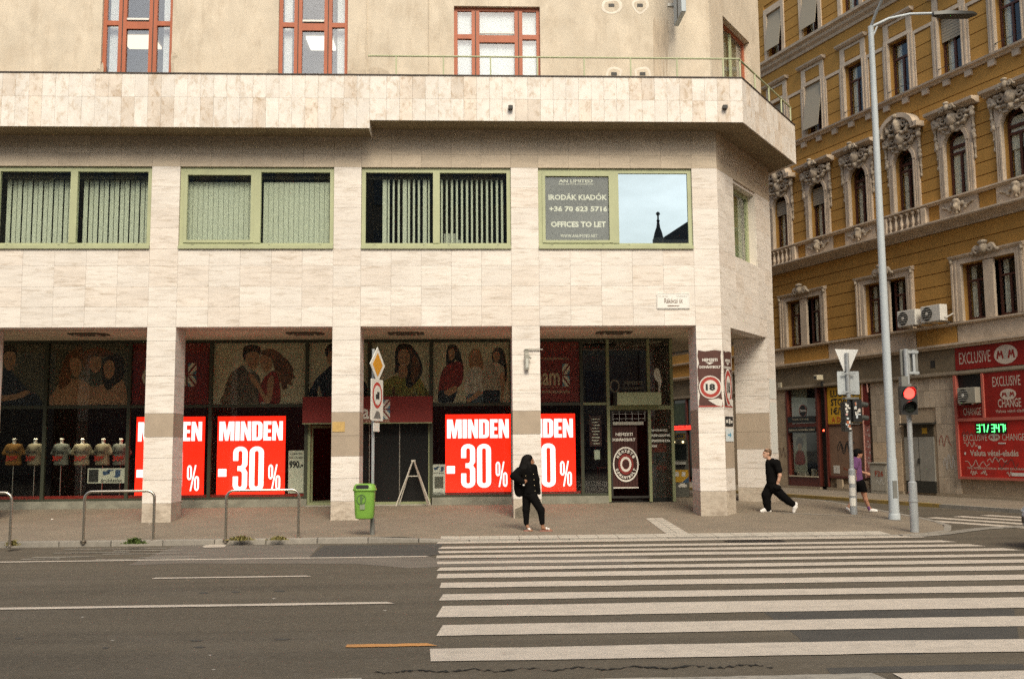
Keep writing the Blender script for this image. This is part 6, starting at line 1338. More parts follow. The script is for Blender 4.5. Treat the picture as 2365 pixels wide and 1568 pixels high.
# ---- what shows of the house through the arcade: bazaar with red running letters
bz = thing('bazaar_front', 'dark bazaar shop window with red running letters glimpsed through the arcade', 'shopfront', YA, YANG); obj('window', MB().box(-21.9, -17.6, .02, .1, .2, 3.9), M('bazaar_glass', (.02, .022, .018), .15), bz)
for x in (-21.9, -20.2, -18.9, -17.6): piece('post', x-.06, x+.06, -.05, .12, .0, 3.95, redw, bz)
obj('green_picture', MB().box(-20.1, -19.0, -.01, .019, 2.75, 3.75), M('bazaar_green', (.05, .07, .03), .6, noise=(6, .5, (1, 1, 1))), bz)
a, b = onL(*z8(200, 765)), onL(*z8(330, 728)); obj('led_board', MB().box(a.x-.05, b.x+.6, -.08, -.02, a.y-.04, b.y+.05), blk, bz); rled = M('red_letters', (1, .03, .02), emit=1.8)
text('ANTIK BAZÁR', a.x, lerp(a.y, b.y, .45), (b.x-a.x)*1.35, (b.y-a.y)*.55, rled, bz, -.085, .06); piece('led_line', a.x, a.x+(b.x-a.x)*1.35, -.087, -.081, a.y, lerp(a.y, b.y, .3), rled, bz)
# ================================================================== street furniture
galv = M('galvanised_steel', (.38, .40, .41), .45, metal=.35, noise=(10, .15, (1, 1, .3)), dirt=(4, .4, (.25, .26, .26)))
galv_d = M('galvanised_dull', (.20, .20, .185), .55, metal=.3, noise=(10, .2, (1, 1, .3)))
stain = M('stainless', (.55, .50, .43), .30, metal=1.0, noise=(12, .1, (1, 1, .4)))
# ---- bike hoops
def hoop(label, a, b, top):
    p, q = on_pav(*a), on_pav(*b); z = top
    t = thing('bike_hoop', label, 'bike rack', (p.x, p.y, p.z), 0, 'steel bike hoops along the kerb'); d = q-p; r = .14
    pts = [Vector((0, 0, -.05)), Vector((0, 0, z-r))]+[Vector((0, 0, z-r))+Vector((d.x, d.y, 0)).normalized()*(r-r*math.cos(a_))+Vector((0, 0, r*math.sin(a_))) for a_ in [math.pi/2*i/6 for i in range(1, 7)]]
    e = Vector((d.x, d.y, 0)); L_ = e.length; e.normalize()
    pts += [e*(L_-r)+Vector((0, 0, z-r))+e*r*math.sin(a_)+Vector((0, 0, r*math.cos(a_))) for a_ in [math.pi/2*i/6 for i in range(0, 7)]]+[e*L_+Vector((0, 0, -.05))]
    obj('tube', MB().tube(pts, .027, 12), stain, t, sm=60)
    for k in (0, L_): obj('foot_plate', MB().lathe([(.06, 0), (.06, .012), (.03, .016)], tuple(e*k)), stain, t)
hoop('bent steel bike hoop cut by the left edge of the picture', (-150, 1264), (22, 1261), .99)
hoop('bent steel bike hoop in front of the leftmost full column', (192, 1250), (354, 1247), .96)
hoop('bent steel bike hoop in front of the 990 window', (521, 1246), (689, 1242), .95)
# ---- sign post with the green litter bin
p = on_pav(860, 1234); sp = thing('sign_post', 'thin grey post carrying a yellow diamond priority sign and a no stopping plate', 'sign post', (p.x, p.y, p.z))
dscale = (p.y+24.5)/FPX; topz = onY(862, 806, p.y).z-p.z
obj('post', MB().cyl((0, 0, -.05), (0, 0, topz), .032, n=12), galv, sp, sm=40); obj('base_sleeve', MB().cyl((0, 0, 0), (0, 0, .32), .05, .045, 10), galv_d, sp, sm=40)
sy = M('sign_white', (.70, .68, .62), .4); so_ = M('sign_amber', (.62, .27, .01), .4); sr_ = M('sign_red_ring', (.45, .03, .02), .4)
def plate(nm, poly, mat, par, y0, y1, loc, ang): return obj(nm, MB().xz(poly, y0, y1), mat, par, loc, ang)
zc = onY(868, 843, p.y).z-p.z; ang = R(71)
plate('diamond_sign', [(0, -.37), (.37, 0), (0, .37), (-.37, 0)], sy, sp, -.055, -.04, (.04, -.02, zc), ang); plate('diamond_face', [(0, -.25), (.25, 0), (0, .25), (-.25, 0)], so_, sp, -.059, -.0555, (.04, -.02, zc), ang)
zc = onY(870, 924, p.y).z-p.z; ang = R(74)
plate('plate_sign', rrect(-.33, .33, -.43, .43, .03), sy, sp, -.06, -.045, (.03, -.02, zc), ang); pr2 = plate('sign_ring', ellipse(0, .1, .27, .27)+[], sr_, sp, -.063, -.0605, (.03, -.02, zc), ang); plate('sign_disc', ellipse(0, .1, .205, .205), sy, sp, -.066, -.0635, (.03, -.02, zc), ang); plate('truck_mark', [(-.1, .02), (.1, .02), (.1, .17), (-.02, .17), (-.02, .12), (-.1, .12)], ink, sp, -.069, -.0665, (.03, -.02, zc), ang); plate('crane_mark', [(-.2, -.38), (.2, -.38), (.12, -.24), (-.05, -.22)], galv_d, sp, -.063, -.0605, (.03, -.02, zc), ang)
plate('small_plate', rrect(-.16, .16, -.09, .09, .02), sy, sp, -.06, -.045, (.02, -.02, zc-.56), ang)
for z in (zc+.35, zc-.35): obj('clamp', MB().cyl((0, 0, z), (0, 0, z+.04), .04, n=12), galv_d, sp)
bn = thing('litter_bin', 'lime green plastic litter bin on the sign post at the kerb', 'litter bin', (p.x-.14, p.y-.19, p.z)); zb0 = onY(850, 1197, p.y-.1).z-p.z; zb1 = onY(850, 1116, p.y-.1).z-p.z
gm = M('lime_green_plastic', (.175, .36, .055), .45, noise=(5, .12, (1, 1, 1)), dirt=(6, .4, (.13, .25, .05)))
def rr_section(w_, d_, z, r=.06, n=6): return [(x, y, z) for x, y in rrect(-w_/2, w_/2, -d_/2, d_/2, r, n)]
def loft(secs):
    m_ = len(secs[0]); vs = [v for s_ in secs for v in s_]; fs = []
    for i in range(len(secs)-1): fs += [(i*m_+k, i*m_+(k+1) % m_, (i+1)*m_+(k+1) % m_, (i+1)*m_+k) for k in range(m_)]
    fs += [tuple(range(m_))[::-1], tuple(range((len(secs)-1)*m_, len(secs)*m_))]; return MB().add(vs, fs)
bh = zb1-zb0
obj('body', loft([rr_section(.26, .22, zb0, .08), rr_section(.36, .30, zb0+.02, .09), rr_section(.385, .33, zb0+.10, .09), rr_section(.42, .36, zb0+bh*.80, .08)]), gm, bn, sm=50)
obj('rim', loft([rr_section(.46, .40, zb0+bh*.80+.002, .09), rr_section(.47, .41, zb0+bh*.84, .09), rr_section(.45, .39, zb0+bh*.86, .09)]), gm, bn, sm=50)
obj('hood', loft([rr_section(.44, .38, zb0+bh*.86+.002, .09), rr_section(.43, .37, zb0+bh*.93, .09), rr_section(.36, .30, zb0+bh*.99, .1), rr_section(.22, .18, zb0+bh, .08)]), gm, bn, sm=50)
obj('mouth', MB().xz(rrect(-.16, .10, zb0+bh*.865, zb0+bh*.97, .04), -.2, -.10), ink, bn)
lm_ = M('bin_print', (.08, .15, .05), .6); obj('logo_ring', flat_poly([ellipse(-.05, zb0+bh*.56, .095, .105), ellipse(-.05, zb0+bh*.56, .078, .088)], -.186), lm_, bn); obj('logo_figure', flat_poly([[(-.07, zb0+bh*.46), (-.03, zb0+bh*.46), (-.03, zb0+bh*.57), (.0, zb0+bh*.62), (-.04, zb0+bh*.63), (-.04, zb0+bh*.67), (-.08, zb0+bh*.66), (-.08, zb0+bh*.56)]], -.188), lm_, bn); piece('sticker', -.08, .02, -.184, -.178, zb0+bh*.28, zb0+bh*.43, M('bin_sticker', (.22, .26, .17), .6), bn)
obj('bracket', MB().box(.02, .18, .10, .20, zb0+.15, zb0+.2).box(.02, .18, .10, .20, zb0+bh*.7, zb0+bh*.7+.05), galv_d, bn)
# ---- A-shaped stand in front of the shop door
q = on_pav(*z6(445, 1262)); st = thing('folding_stand', 'empty A-shaped folding sign stand in front of the black shop door', 'stand', (q.x, q.y, q.z)); wst = M('stand_white', (.55, .52, .45), .6); wod = M('stand_worn', (.28, .24, .2), .7, noise=(12, .4, (1, 1, 1)))
for (x0, y0, x1, y1, mt) in ((-.46, -.05, -.02, .02, wst), (.42, -.08, .03, .02, wod), (-.40, .3, -.02, .06, wst), (.46, .28, .03, .06, wst)): obj('leg', MB().tube([(x0, y0, 0), (x1, y1, 1.20)], .018 if mt is wst else .028, 6), mt, st)
obj('crossbar', MB().tube([(-.18, -.01, .80), (.17, -.02, .80)], .014, 6), wst, st); obj('hinge', MB().box(-.05, .06, -.0, .08, 1.19, 1.24), wst, st)
# ---- tall street lamp
p = on_pav(2066, 1199); lp = thing('street_lamp', 'tall pale grey street lamp post with curved arms at the corner', 'street lamp', (p.x, p.y, p.z)); lm = M('lamp_post_grey', (.42, .46, .485), .5, noise=(4, .08, (1, 1, .3)), dirt=(3, .3, (.30, .32, .33)))
lz = onY(2034, 62, p.y).z-p.z
obj('shaft', MB().tube([(0, 0, -.05), (0, 0, 1.4), (0, 0, 1.401), (0, 0, lz*.55), (0, 0, lz)], [.118, .112, .102, .085, .066], 16), lm, lp, sm=40); obj('base_collar', MB().lathe([(.135, 0), (.135, .1), (.12, .14)]), lm, lp, sm=40); piece('service_door', -.05, .05, -.118, -.108, .5, .9, galv_d, lp)
e = onY(2150, 33, p.y); e2 = onY(2255, 35, p.y); ex, ez = e.x-p.x, e.z-p.z
arm = [Vector((0, 0, lz-.15)), Vector((.12, 0, lz+.06)), Vector((ex*.5, -.02, ez-.02)), Vector((ex, -.03, ez))]
obj('arm', MB().tube([(0, 0, lz-.02), (ex*.3, -.01, lerp(lz, ez, .6)), (ex*.65, -.02, lerp(lz, ez, .95)), (ex, -.03, ez)], .035, 8), lm, lp, sm=60)
hd = e2.x-p.x; blk_l = M('luminaire_black', (.025, .026, .024), .4)
obj('luminaire', loft([[(hd, y, z+ez) for y, z in ((-.04, -.02), (.04, -.02), (.04, .02), (-.04, .02))], [(hd-.15, y, z+ez) for y, z in ((-.16, -.05), (.16, -.05), (.13, .03), (-.13, .03))], [(ex+.35, y, z+ez) for y, z in ((-.16, -.06), (.16, -.06), (.12, .05), (-.12, .05))], [(ex+.05, y, z+ez) for y, z in ((-.06, -.04), (.06, -.04), (.05, .04), (-.05, .04))]]), blk_l, lp, sm=40)
obj('arm', MB().tube([(0, 0, lz-.02), (.05, -.25, lz+.25), (.12, -.8, lz+.62), (.2, -1.5, lz+.8)], .035, 8), lm, lp, sm=60)
obj('luminaire', loft([[(x+.21, -1.5, z+lz+.8) for x, z in ((-.05, -.03), (.05, -.03), (.05, .03), (-.05, .03))], [(x+.24, -1.75, z+lz+.84) for x, z in ((-.15, -.05), (.15, -.05), (.12, .04), (-.12, .04))], [(x+.3, -2.2, z+lz+.88) for x, z in ((-.14, -.05), (.14, -.05), (.12, .03), (-.12, .03))]]), blk_l, lp, sm=40)
obj('gusset', MB().tube([(0, 0, lz-.35), (.16, -.0, lz-.0)], .022, 6), lm, lp)
# ---- traffic signals
blackp = M('signal_black', (.018, .018, .017), .5); lens_off = M('lens_dark', (.02, .025, .02), .2); sign_back = M('sign_back_aluminium', (.42, .45, .46), .5, noise=(6, .1, (1, 1, 1)))
def signal_head(par, loc, ang, w_, h_, lit):
    hd_ = bpy.data.objects.new('signal_head', MB().box(-w_/2, w_/2, -.10, .10, 0, h_).mesh('signal_head')); COL.objects.link(hd_); hd_.data.materials.append(blackp); hd_.parent = par; hd_.location = loc; hd_.rotation_euler = (0, 0, ang)
    for k in (0, 1):
        zc_ = h_*(.25+.5*k); r = w_*.36
        obj('lens', MB().lathe([(0, .03), (r*.7, .025), (r, .0)], (0, -.10, zc_), 18, 'y'), (M('red_signal', (1, .03, .025), emit=4) if (lit and k) else lens_off), hd_)
        v = []
        n = 14
        for i in range(n+1):
            a = R(-25+230*i/n); v += [(r*1.12*math.cos(a), -.10, zc_+r*1.12*math.sin(a)), (r*1.05*math.cos(a), -.10-.20*(.35+.65*max(0, math.sin(a))), zc_+r*1.05*math.sin(a))]
        obj('visor', MB().add(v, [(2*i, 2*i+2, 2*i+3, 2*i+1) for i in range(n)]), blackp, hd_, sm=60)
    return hd_
p = on_pav(2113, 1228); t2 = thing('pedestrian_signal', 'grey signal post with a lit red pedestrian light at the crossing', 'traffic light', (p.x, p.y, p.z))
def hz(px, py): v = onY(px, py, p.y); return v.x-p.x, v.z-p.z
tz = hz(2100, 806)[1]
obj('post', MB().tube([(0, 0, -.05), (0, 0, 1.02), (0, 0, 1.05), (0, 0, tz)], [.088, .088, .055, .05], 14), galv, t2, sm=40); obj('collar', MB().lathe([(.10, .62), (.10, .66)]), galv, t2, sm=40)
x0, z0 = hz(2075, 958); x1, z1 = hz(2107, 893); signal_head(t2, ((x0+x1)/2, -.12, z0), R(-8), x1-x0, z1-z0, True)
obj('head_bracket', MB().box((x0+x1)/2-.05, .06, -.06, .06, z1+.002, z1+.06).box(x0+.06, x0+.2, -.1, .04, z1+.0, z1+.22), galv_d, t2)
x0, z0 = hz(2087, 866); x1, z1 = hz(2117, 806); obj('sign_back', MB().box(x0-.02, x1+.04, .06, .11, z0, z1), galv_d, t2); obj('back_rail', MB().box(x0+.09, x0+.14, -.01, .06, z0+.02, z1-.02).box(x1-.10, x1-.05, -.01, .06, z0+.02, z1-.02), galv, t2); piece('clamp', x0+.1, x1+.02, -.03, -.005, z0+.02, z0+.07, galv, t2); piece('clamp', x0+.1, x1+.02, -.03, -.005, z1-.09, z1-.04, galv, t2)
p = on_pav(1972, 1187); t1 = thing('vehicle_signal', 'sticker-covered signal post with sign backs, behind the purple shirt man', 'traffic light', (p.x, p.y, p.z)); tz = hz(1957, 815)[1]
obj('post', MB().tube([(0, 0, -.05), (0, 0, 1.08), (0, 0, 1.12), (0, 0, tz)], [.09, .09, .052, .048], 14), galv, t1, sm=40)
for k, (z, c) in enumerate(((.2, sy), (.45, M('sticker_white', (.6, .58, .53), .7)), (.75, sy))): obj('sticker', MB().tube([(-.01, -.012, z), (-.01, -.012, z+.2)], .0845, 12), c, t1)
tri = [hz(1930, 806), hz(1984, 807), hz(1957, 872)]; obj('give_way_back', MB().xz(tri, .05, .065), M('sign_back_white', (.66, .66, .64), .45), t1, bevel=.004)
a, b = hz(1937, 911), hz(1985, 857); obj('square_back', MB().xz(rrect(a[0], b[0], a[1], b[1], .03), .05, .065), sign_back, t1); 
for z in (a[1]+.06, b[1]-.06): piece('clamp', -.16, .18, -.055, -.03, z-.02, z+.02, galv, t1)
a, b = hz(1968, 980), hz(2003, 922)
h1 = signal_head(t1, (.13, -.03, a[1]+.06), R(180), .21, .55, False); h2 = signal_head(t1, (-.12, -.03, a[1]-.17), R(180), .155, .72, False)
rk = random.Random(8)
stk = [M('sticker_white', (.6, .58, .53), .7), M('sticker_white', (.6, .58, .53), .7), M('sticker_pink', (.5, .3, .28), .7), M('sticker_pale', (.60, .66, .68), .6), M('sticker_rust', (.4, .12, .05), .7)]
for k in range(26):
    lx = rk.uniform(-.19, -.10) if k < 13 else rk.uniform(.04, .16); lz_ = a[1]+(rk.uniform(-.17, .48) if k < 13 else rk.uniform(.07, .52)); w_, h_ = rk.uniform(.03, .07), rk.uniform(.03, .08)
    piece('sticker', lx, lx+w_, -.205-.0008*k, -.2-.0008*k, lz_, lz_+h_, rk.choice(stk), t1)
obj('sticker_plate', MB().box(-.20, -.035, -.2, -.15, a[1]-.18, a[1]+.56), blackp, t1); obj('sticker_plate', MB().box(.02, .24, -.2, -.15, a[1]+.05, a[1]+.62), blackp, t1); obj('head_arm', MB().box(-.15, .2, -.15, .05, a[1]+.625, a[1]+.67).box(-.03, .2, -.15, .05, a[1]-.0, a[1]+.045), galv_d, t1)
for z in (.12, .45): obj('hood', MB().cyl((.24, -.08, a[1]+z+.05), (.44, -.06, a[1]+z+.03), .075, .06, 12), M('visor_grey', (.06, .065, .06), .5), t1, sm=40)
# ---- weeds at the kerb
weed_m = M('weed_green', (.075, .115, .022), .8, var=.2); weed_d = M('weed_dry', (.20, .17, .055), .85)
def weed(label, px, py, wx, h_, n, mat, seed):
    p = on_pav(px, py); r2 = random.Random(seed); mb = MB()
    for _ in range(n):
        x, y = r2.gauss(0, wx*.27), r2.gauss(0, .05); a = r2.uniform(0, 6.28); l_ = r2.uniform(.25, 1)*h_*math.exp(-(x/(wx*.5))**2); wd = r2.uniform(.006, .014); dx, dy = math.cos(a), math.sin(a); bd_ = r2.uniform(.3, 1.2)*l_
        mb.add([(x-dy*wd, y+dx*wd, 0), (x+dy*wd, y-dx*wd, 0), (x+dx*bd_*.5+dy*wd*.8, y+dy*bd_*.5-dx*wd*.8, l_*.75), (x+dx*bd_, y+dy*bd_, l_), (x+dx*bd_*.5-dy*wd*.8, y+dy*bd_*.5+dx*wd*.8, l_*.75)], [(0, 1, 2, 4), (4, 2, 3)])
    o = tag(obj('weed_tuft', mb, mat, None, p), label, 'weed', 'weeds in the kerb joint')
weed('dark green weed tuft drooping over the kerb below the middle bike hoop', 312, 1255, .36, .14, 260, weed_m, 1); weed('yellowish weed tuft at the left leg of the bike hoop by the 990 window', 556, 1247, .50, .11, 260, weed_d, 2); weed('small dry weed tuft at the right leg of the bike hoop by the 990 window', 642, 1246, .38, .09, 170, weed_d, 3); weed('yellowish weed tuft at the foot of the leftmost bike hoop', 28, 1259, .2, .12, 160, weed_d, 4)

# ================================================================== people
skin_b = M('skin_brown', (.28, .135, .075), .6); skin_l = M('skin_light', (.50, .29, .20), .6); skin_m = M('skin_tan', (.40, .20, .125), .6)
cl_black = M('black_cloth', (.005, .0046, .0046), 1, spec=.08); cl_black2 = M('black_cotton', (.006, .0055, .0055), 1, spec=.08); hair_k = M('black_hair', (.005, .004, .0036), .7, spec=.12); hair_br = M('brown_hair', (.12, .065, .032), .55, noise=(60, .4, (1, 1, .2))); shoe_w = M('white_shoe', (.72, .69, .66), .6); purple = M('purple_cloth', (.155, .062, .165), .95, noise=(9, .2, (1, 1, 1))); sole_m = M('pink_sole', (.35, .16, .12), .7); eye_m = M('eye_dark', (.02, .015, .012), .3); lip_m = M('lips', (.25, .07, .06), .5)
def figure(label, base, ox, oy, zs, x0, y0, skin):
    """returns the person's empty and a pixel -> local metre mapper for the zoom this figure was measured in"""
    t = thing('person', label, 'person', base); dep = (base-CAM).dot(FW); s_ = dep/(FPX*1.30613*zs)
    def mp_(zx, zy, y=0.0): return ((zx-x0)*s_, y, (y0-zy)*s_)
    return t, mp_, s_
def chain(mp_, pts, y=0.0):
    o = []
    for (a, b) in zip(pts[:-1], pts[1:]): o.append(('c', mp_(a[0], a[1], a[3] if len(a) > 3 else y), mp_(b[0], b[1], b[3] if len(b) > 3 else y), a[2], b[2]))
    return o
def fingers(tip, d, up, n=4, l_=.06, r=.0095):
    o = []; tip = np.array(tip); d = np.array(d); up = np.array(up)
    for i in range(n):
        b = tip+up*(i-1.5)*.019; ll = l_*(1-.12*abs(i-1.3)); m1 = b+d*ll*.55; e = m1+(d*.7+np.cross(d, up)*.6)*ll*.5; o += [('c', tuple(b-d*.02), tuple(m1), r, r*.95), ('c', tuple(m1), tuple(e), r*.95, r*.8)]
    th = tip-d*.035+up*.035; o.append(('c', tuple(tip-d*.06), tuple(th+up*.01+d*.02), .012, .009)); return o
def head_prims(mp_, hx, hy, sgn, y=0.0, k=1.0):
    """head in profile, sgn +1 looks to the right"""
    c = np.array(mp_(hx, hy, y)); P = lambda dx, dz, dy=0: tuple(c+np.array([sgn*dx*k, dy*k, dz*k]))
    return [('e', tuple(c+np.array([-sgn*.015*k, 0, .02*k])), (.092*k, .072*k, .105*k)), ('e', P(.03, -.045), (.058*k, .055*k, .075*k)), ('c', P(.085, .0), P(.105, -.028), .010*k, .015*k), ('e', P(.075, -.062), (.018*k, .024*k, .012*k)), ('e', P(.062, -.095), (.028*k, .03*k, .022*k)), ('e', P(.07, .03), (.025*k, .05*k, .014*k)), ('e', P(-.02, -.01, -.072), (.018*k, .012*k, .03*k)), ('e', P(-.02, -.01, .072), (.018*k, .012*k, .03*k))]
def face_bits(t, mp_, hx, hy, sgn, y=0.0, k=1.0):
    c = Vector(mp_(hx, hy, y))
    for dy in (-.03, .03): obj('eye', MB().lathe([(.0, .008), (.010, .004), (.011, 0)], (0, 0, 0), 8, 'z'), eye_m, t, c+Vector((sgn*.078*k, dy*k, .005*k))).rotation_euler = (0, sgn*R(75), 0)
    obj('mouth', MB().box(-.004, .006, -.022, .022, -.005, .005), lip_m, t, c+Vector((sgn*.085*k, 0, -.062*k)))
# ---- woman in black
b = on_pav(1228, 1226); t, W_, s_ = figure('person with long dark hair in a black jacket, black backpack and white sandals, looking right', b, 1500, 1340, 5.2267, 505, 1372, skin_b)
body = head_prims(W_, 478, 275, 1)+chain(W_, [(470, 330, .05), (475, 400, .06), (480, 480, .12), (485, 640, .10), (475, 760, .09)])+chain(W_, [(440, 820, .075, .05), (425, 1040, .06, .05), (430, 1200, .04, .05), (437, 1300, .032, .04), (485, 1358, .03, -.02)])+chain(W_, [(520, 820, .075, -.06), (650, 1050, .06, -.08), (670, 1230, .04, -.08), (675, 1320, .034, -.08), (785, 1352, .028, -.09)])+chain(W_, [(310, 440, .05, -.05), (228, 512, .045, -.16), (385, 605, .035, -.22)])+chain(W_, [(545, 420, .05, .06), (580, 600, .042, .05), (575, 720, .035, .0)])
for zx, zy, y in ((505, 1362, -.04), (495, 1366, -.055), (480, 1368, -.07), (800, 1358, -.075), (800, 1359, -.09), (795, 1360, -.105)): body.append(('c', W_(zx-18, zy-6, y+.015), W_(zx+6, zy, y), .012, .010))
body += fingers(W_(392, 598, -.225), (.75, 0, .65), (-.5, 0, .6))
link('body', blob(body, .0105, .022), skin_b, t); face_bits(t, W_, 478, 275, 1)
link('hair', blob([('e', W_(458, 246), (.106, .092, .105)), ('e', W_(425, 290), (.09, .095, .13))]+chain(W_, [(420, 260, .095), (395, 400, .12), (395, 520, .08)])+chain(W_, [(470, 330, .06, -.06), (490, 430, .04, -.10), (498, 500, .02, -.12)])+chain(W_, [(400, 300, .07, -.03), (360, 400, .06, -.05), (350, 470, .035, -.06)])+[('cut', lambda G, c=W_(548, 300): .085-np.sqrt((G[..., 0]-c[0])**2*1.2+(G[..., 1])**2*.5+(G[..., 2]-c[2]+.02)**2*.55))], .012, .03), hair_k, t)
link('jacket', blob(chain(W_, [(430, 395, .085), (535, 395, .085)])+chain(W_, [(480, 430, .145), (485, 600, .135), (485, 740, .14)])+chain(W_, [(555, 380, .06, -.05), (580, 560, .07, -.06), (625, 775, .04, -.06)])+chain(W_, [(310, 435, .085, -.04), (222, 508, .075, -.16), (300, 565, .07, -.2), (368, 600, .052, -.22)])+chain(W_, [(420, 410, .09), (330, 430, .085)])+chain(W_, [(545, 410, .08, .06), (575, 590, .065, .05), (575, 720, .055, .02)])+chain(W_, [(505, 345, .055), (560, 362, .045)])+[('e', W_(490, 775), (.15, .14, .05)), ('cut', lambda G, z=W_(0, 806)[2]: z-G[..., 2])], .012, .035), cl_black, t)
link('trousers', blob([('e', W_(480, 800), (.15, .125, .10))]+chain(W_, [(437, 830, .105, .05), (422, 1040, .078, .05), (423, 1250, .056, .05)])+chain(W_, [(525, 830, .108, -.05), (650, 1048, .08, -.08), (668, 1240, .056, -.08)])+chain(W_, [(655, 1020, .085, -.08), (690, 1020, .02, -.08)]), .012, .03), cl_black2, t)
link('backpack', blob([('e', W_(318, 690, .03), (.115, .13, .17))]+chain(W_, [(295, 600, .09, .03), (315, 770, .095, .03)])+chain(W_, [(330, 430, .03, -.12), (310, 560, .03, -.08)]), .012, .03), cl_black2, t)
link('cuff', blob([('e', W_(375, 648, -.235), (.026, .03, .018))], .008, .01), shoe_w, t)
for zx, zy in ((532, 480), (541, 567), (548, 655), (558, 741), (413, 507), (325, 632)): obj('button', MB().lathe([(0, .008), (.007, .006), (.009, 0)], W_(zx, zy, -.175 if zx > 400 else -.14), 8, 'y'), M('brass_button', (.6, .5, .3), .35, metal=.6), t)
for x_, y_, l_ in ((452, -.0, .09), (728, -.085, .125)):
    c = W_(x_, 1372); obj('sandal_sole', MB().prism(catmull([(c[0]-l_, y_-.03), (c[0]-l_, y_+.03), (c[0], y_+.035), (c[0]+l_, y_+.03), (c[0]+l_+.01, y_-.01), (c[0]+l_*.8, y_-.045), (c[0], y_-.04)], 3), .0, .022), sole_m, t)
link('sandal_strap', blob([('e', W_(462, 1338, .0), (.035, .045, .028)), ('e', W_(482, 1352, -.01), (.025, .04, .02))], .009, .02), shoe_w, t); link('sandal_strap', blob([('e', W_(735, 1330, -.09), (.028, .045, .032))], .009, .02), shoe_w, t); link('sandal_strap', blob([('e', W_(768, 1340, -.09), (.025, .045, .026))], .009, .02), shoe_w, t)
# ---- man in black walking left
b = on_pav(1800, 1183); t, W_, s_ = figure('person in black T-shirt and wide trousers, white trainers, walking left past the far pier', b, 2280, 1320, 5.6, 400+135, 1252, skin_l)
body = head_prims(W_, 356, 262, -1)+chain(W_, [(372, 310, .052), (395, 375, .056), (415, 450, .11), (430, 600, .11), (440, 780, .13)])+chain(W_, [(400, 840, .08, .06), (340, 960, .06, .06), (350, 1180, .04, .06), (300, 1225, .03, .06)])+chain(W_, [(470, 850, .08, -.07), (600, 990, .06, -.07), (755, 1105, .04, -.07), (775, 1200, .03, -.07)])+chain(W_, [(470, 420, .06, -.17), (512, 540, .05, -.20), (522, 630, .044, -.21), (500, 715, .036, -.20), (488, 750, .034, -.18)])+chain(W_, [(430, 420, .06, .17), (470, 580, .045, .2), (440, 720, .035, .2)])
body += fingers(W_(488, 748, -.19), (-.35, 0, -.93), (.6, 0, -.2), l_=.05)
link('body', blob(body, .0105, .022), skin_l, t); face_bits(t, W_, 356, 262, -1)
link('hair', blob([('e', W_(372, 225), (.098, .085, .062)), ('e', W_(398, 262), (.055, .08, .085))], .010, .025), hair_br, t)
link('t_shirt', blob(chain(W_, [(385, 395, .07), (445, 400, .09)])+chain(W_, [(415, 450, .135), (425, 580, .14), (435, 735, .15)])+chain(W_, [(455, 420, .105, -.12), (480, 425, .095, -.17), (512, 545, .085, -.20)])+chain(W_, [(430, 420, .09, .12), (470, 540, .075, .19)])+[('cut', lambda G, z=W_(0, 775)[2]: z-G[..., 2])], .012, .035), cl_black2, t)
link('trousers', blob([('e', W_(430, 800), (.15, .14, .12))]+chain(W_, [(400, 840, .13, .06), (335, 960, .12, .06), (340, 1080, .10, .06), (350, 1185, .088, .06)])+chain(W_, [(460, 850, .13, -.07), (590, 985, .105, -.07), (680, 1060, .09, -.07), (748, 1108, .08, -.07)]), .012, .03), cl_black, t)
link('shoe', blob(chain(W_, [(240, 1228, .038, .06), (300, 1210, .05, .06), (370, 1205, .055, .06)])+chain(W_, [(240, 1238, .03, .06), (390, 1235, .034, .06)])+[('cut', lambda G: -G[..., 2])], .011, .025), shoe_w, t); link('shoe', blob(chain(W_, [(800, 1115, .05, -.07), (785, 1170, .055, -.07), (768, 1238, .042, -.07)])+chain(W_, [(815, 1100, .03, -.07), (812, 1160, .035, -.07)]), .011, .025), shoe_w, t)
link('hip_bag', blob([('e', W_(475, 830, -.2), (.10, .06, .07))], .012, .02), cl_black2, t)
# ---- man in purple walking right
b = on_pav(1990, 1182); t, W_, s_ = figure('person in a purple T-shirt and black shorts walking right behind the signal post', b, 2280, 1320, 5.6, 1825, 1272, skin_m)
body = head_prims(W_, 1808, 292, 1)+chain(W_, [(1800, 340, .05), (1785, 380, .055), (1770, 460, .10), (1765, 620, .10), (1780, 760, .12)])+chain(W_, [(1760, 850, .085, .06), (1730, 960, .065, .06), (1705, 1060, .05, .06), (1620, 1190, .038, .06), (1660, 1240, .03, .06)])+chain(W_, [(1820, 850, .085, -.06), (1866, 960, .066, -.06), (1885, 1060, .056, -.06), (1940, 1200, .036, -.06), (2000, 1250, .03, -.06)])+chain(W_, [(1730, 420, .06, -.15), (1695, 530, .045, -.18), (1685, 600, .04, -.18), (1700, 700, .034, -.14)])+chain(W_, [(1800, 430, .06, .15), (1835, 550, .045, .17), (1870, 598, .04, .16), (1945, 625, .03, .12), (1975, 635, .03, .10)])
body += fingers(W_(1985, 637, .10), (.97, 0, -.22), (.0, .3, .95), l_=.062)+fingers(W_(1700, 705, -.14), (.1, 0, -.99), (.9, 0, .1), l_=.06)
link('body', blob(body, .0105, .022), skin_m, t); face_bits(t, W_, 1808, 292, 1)
link('hair', blob([('e', W_(1797, 262), (.108, .095, .085)), ('e', W_(1765, 295), (.06, .09, .09)), ('e', W_(1850, 258), (.045, .07, .03))], .010, .025), hair_k, t)
link('t_shirt', blob(chain(W_, [(1760, 400, .085), (1800, 400, .075)])+chain(W_, [(1768, 460, .132), (1765, 600, .13), (1772, 725, .14)])+chain(W_, [(1735, 420, .095, -.12), (1696, 520, .078, -.17)])+chain(W_, [(1800, 430, .085, .12), (1830, 530, .07, .17)])+[('cut', lambda G, z=W_(0, 757)[2]: z-G[..., 2])], .012, .035), purple, t)
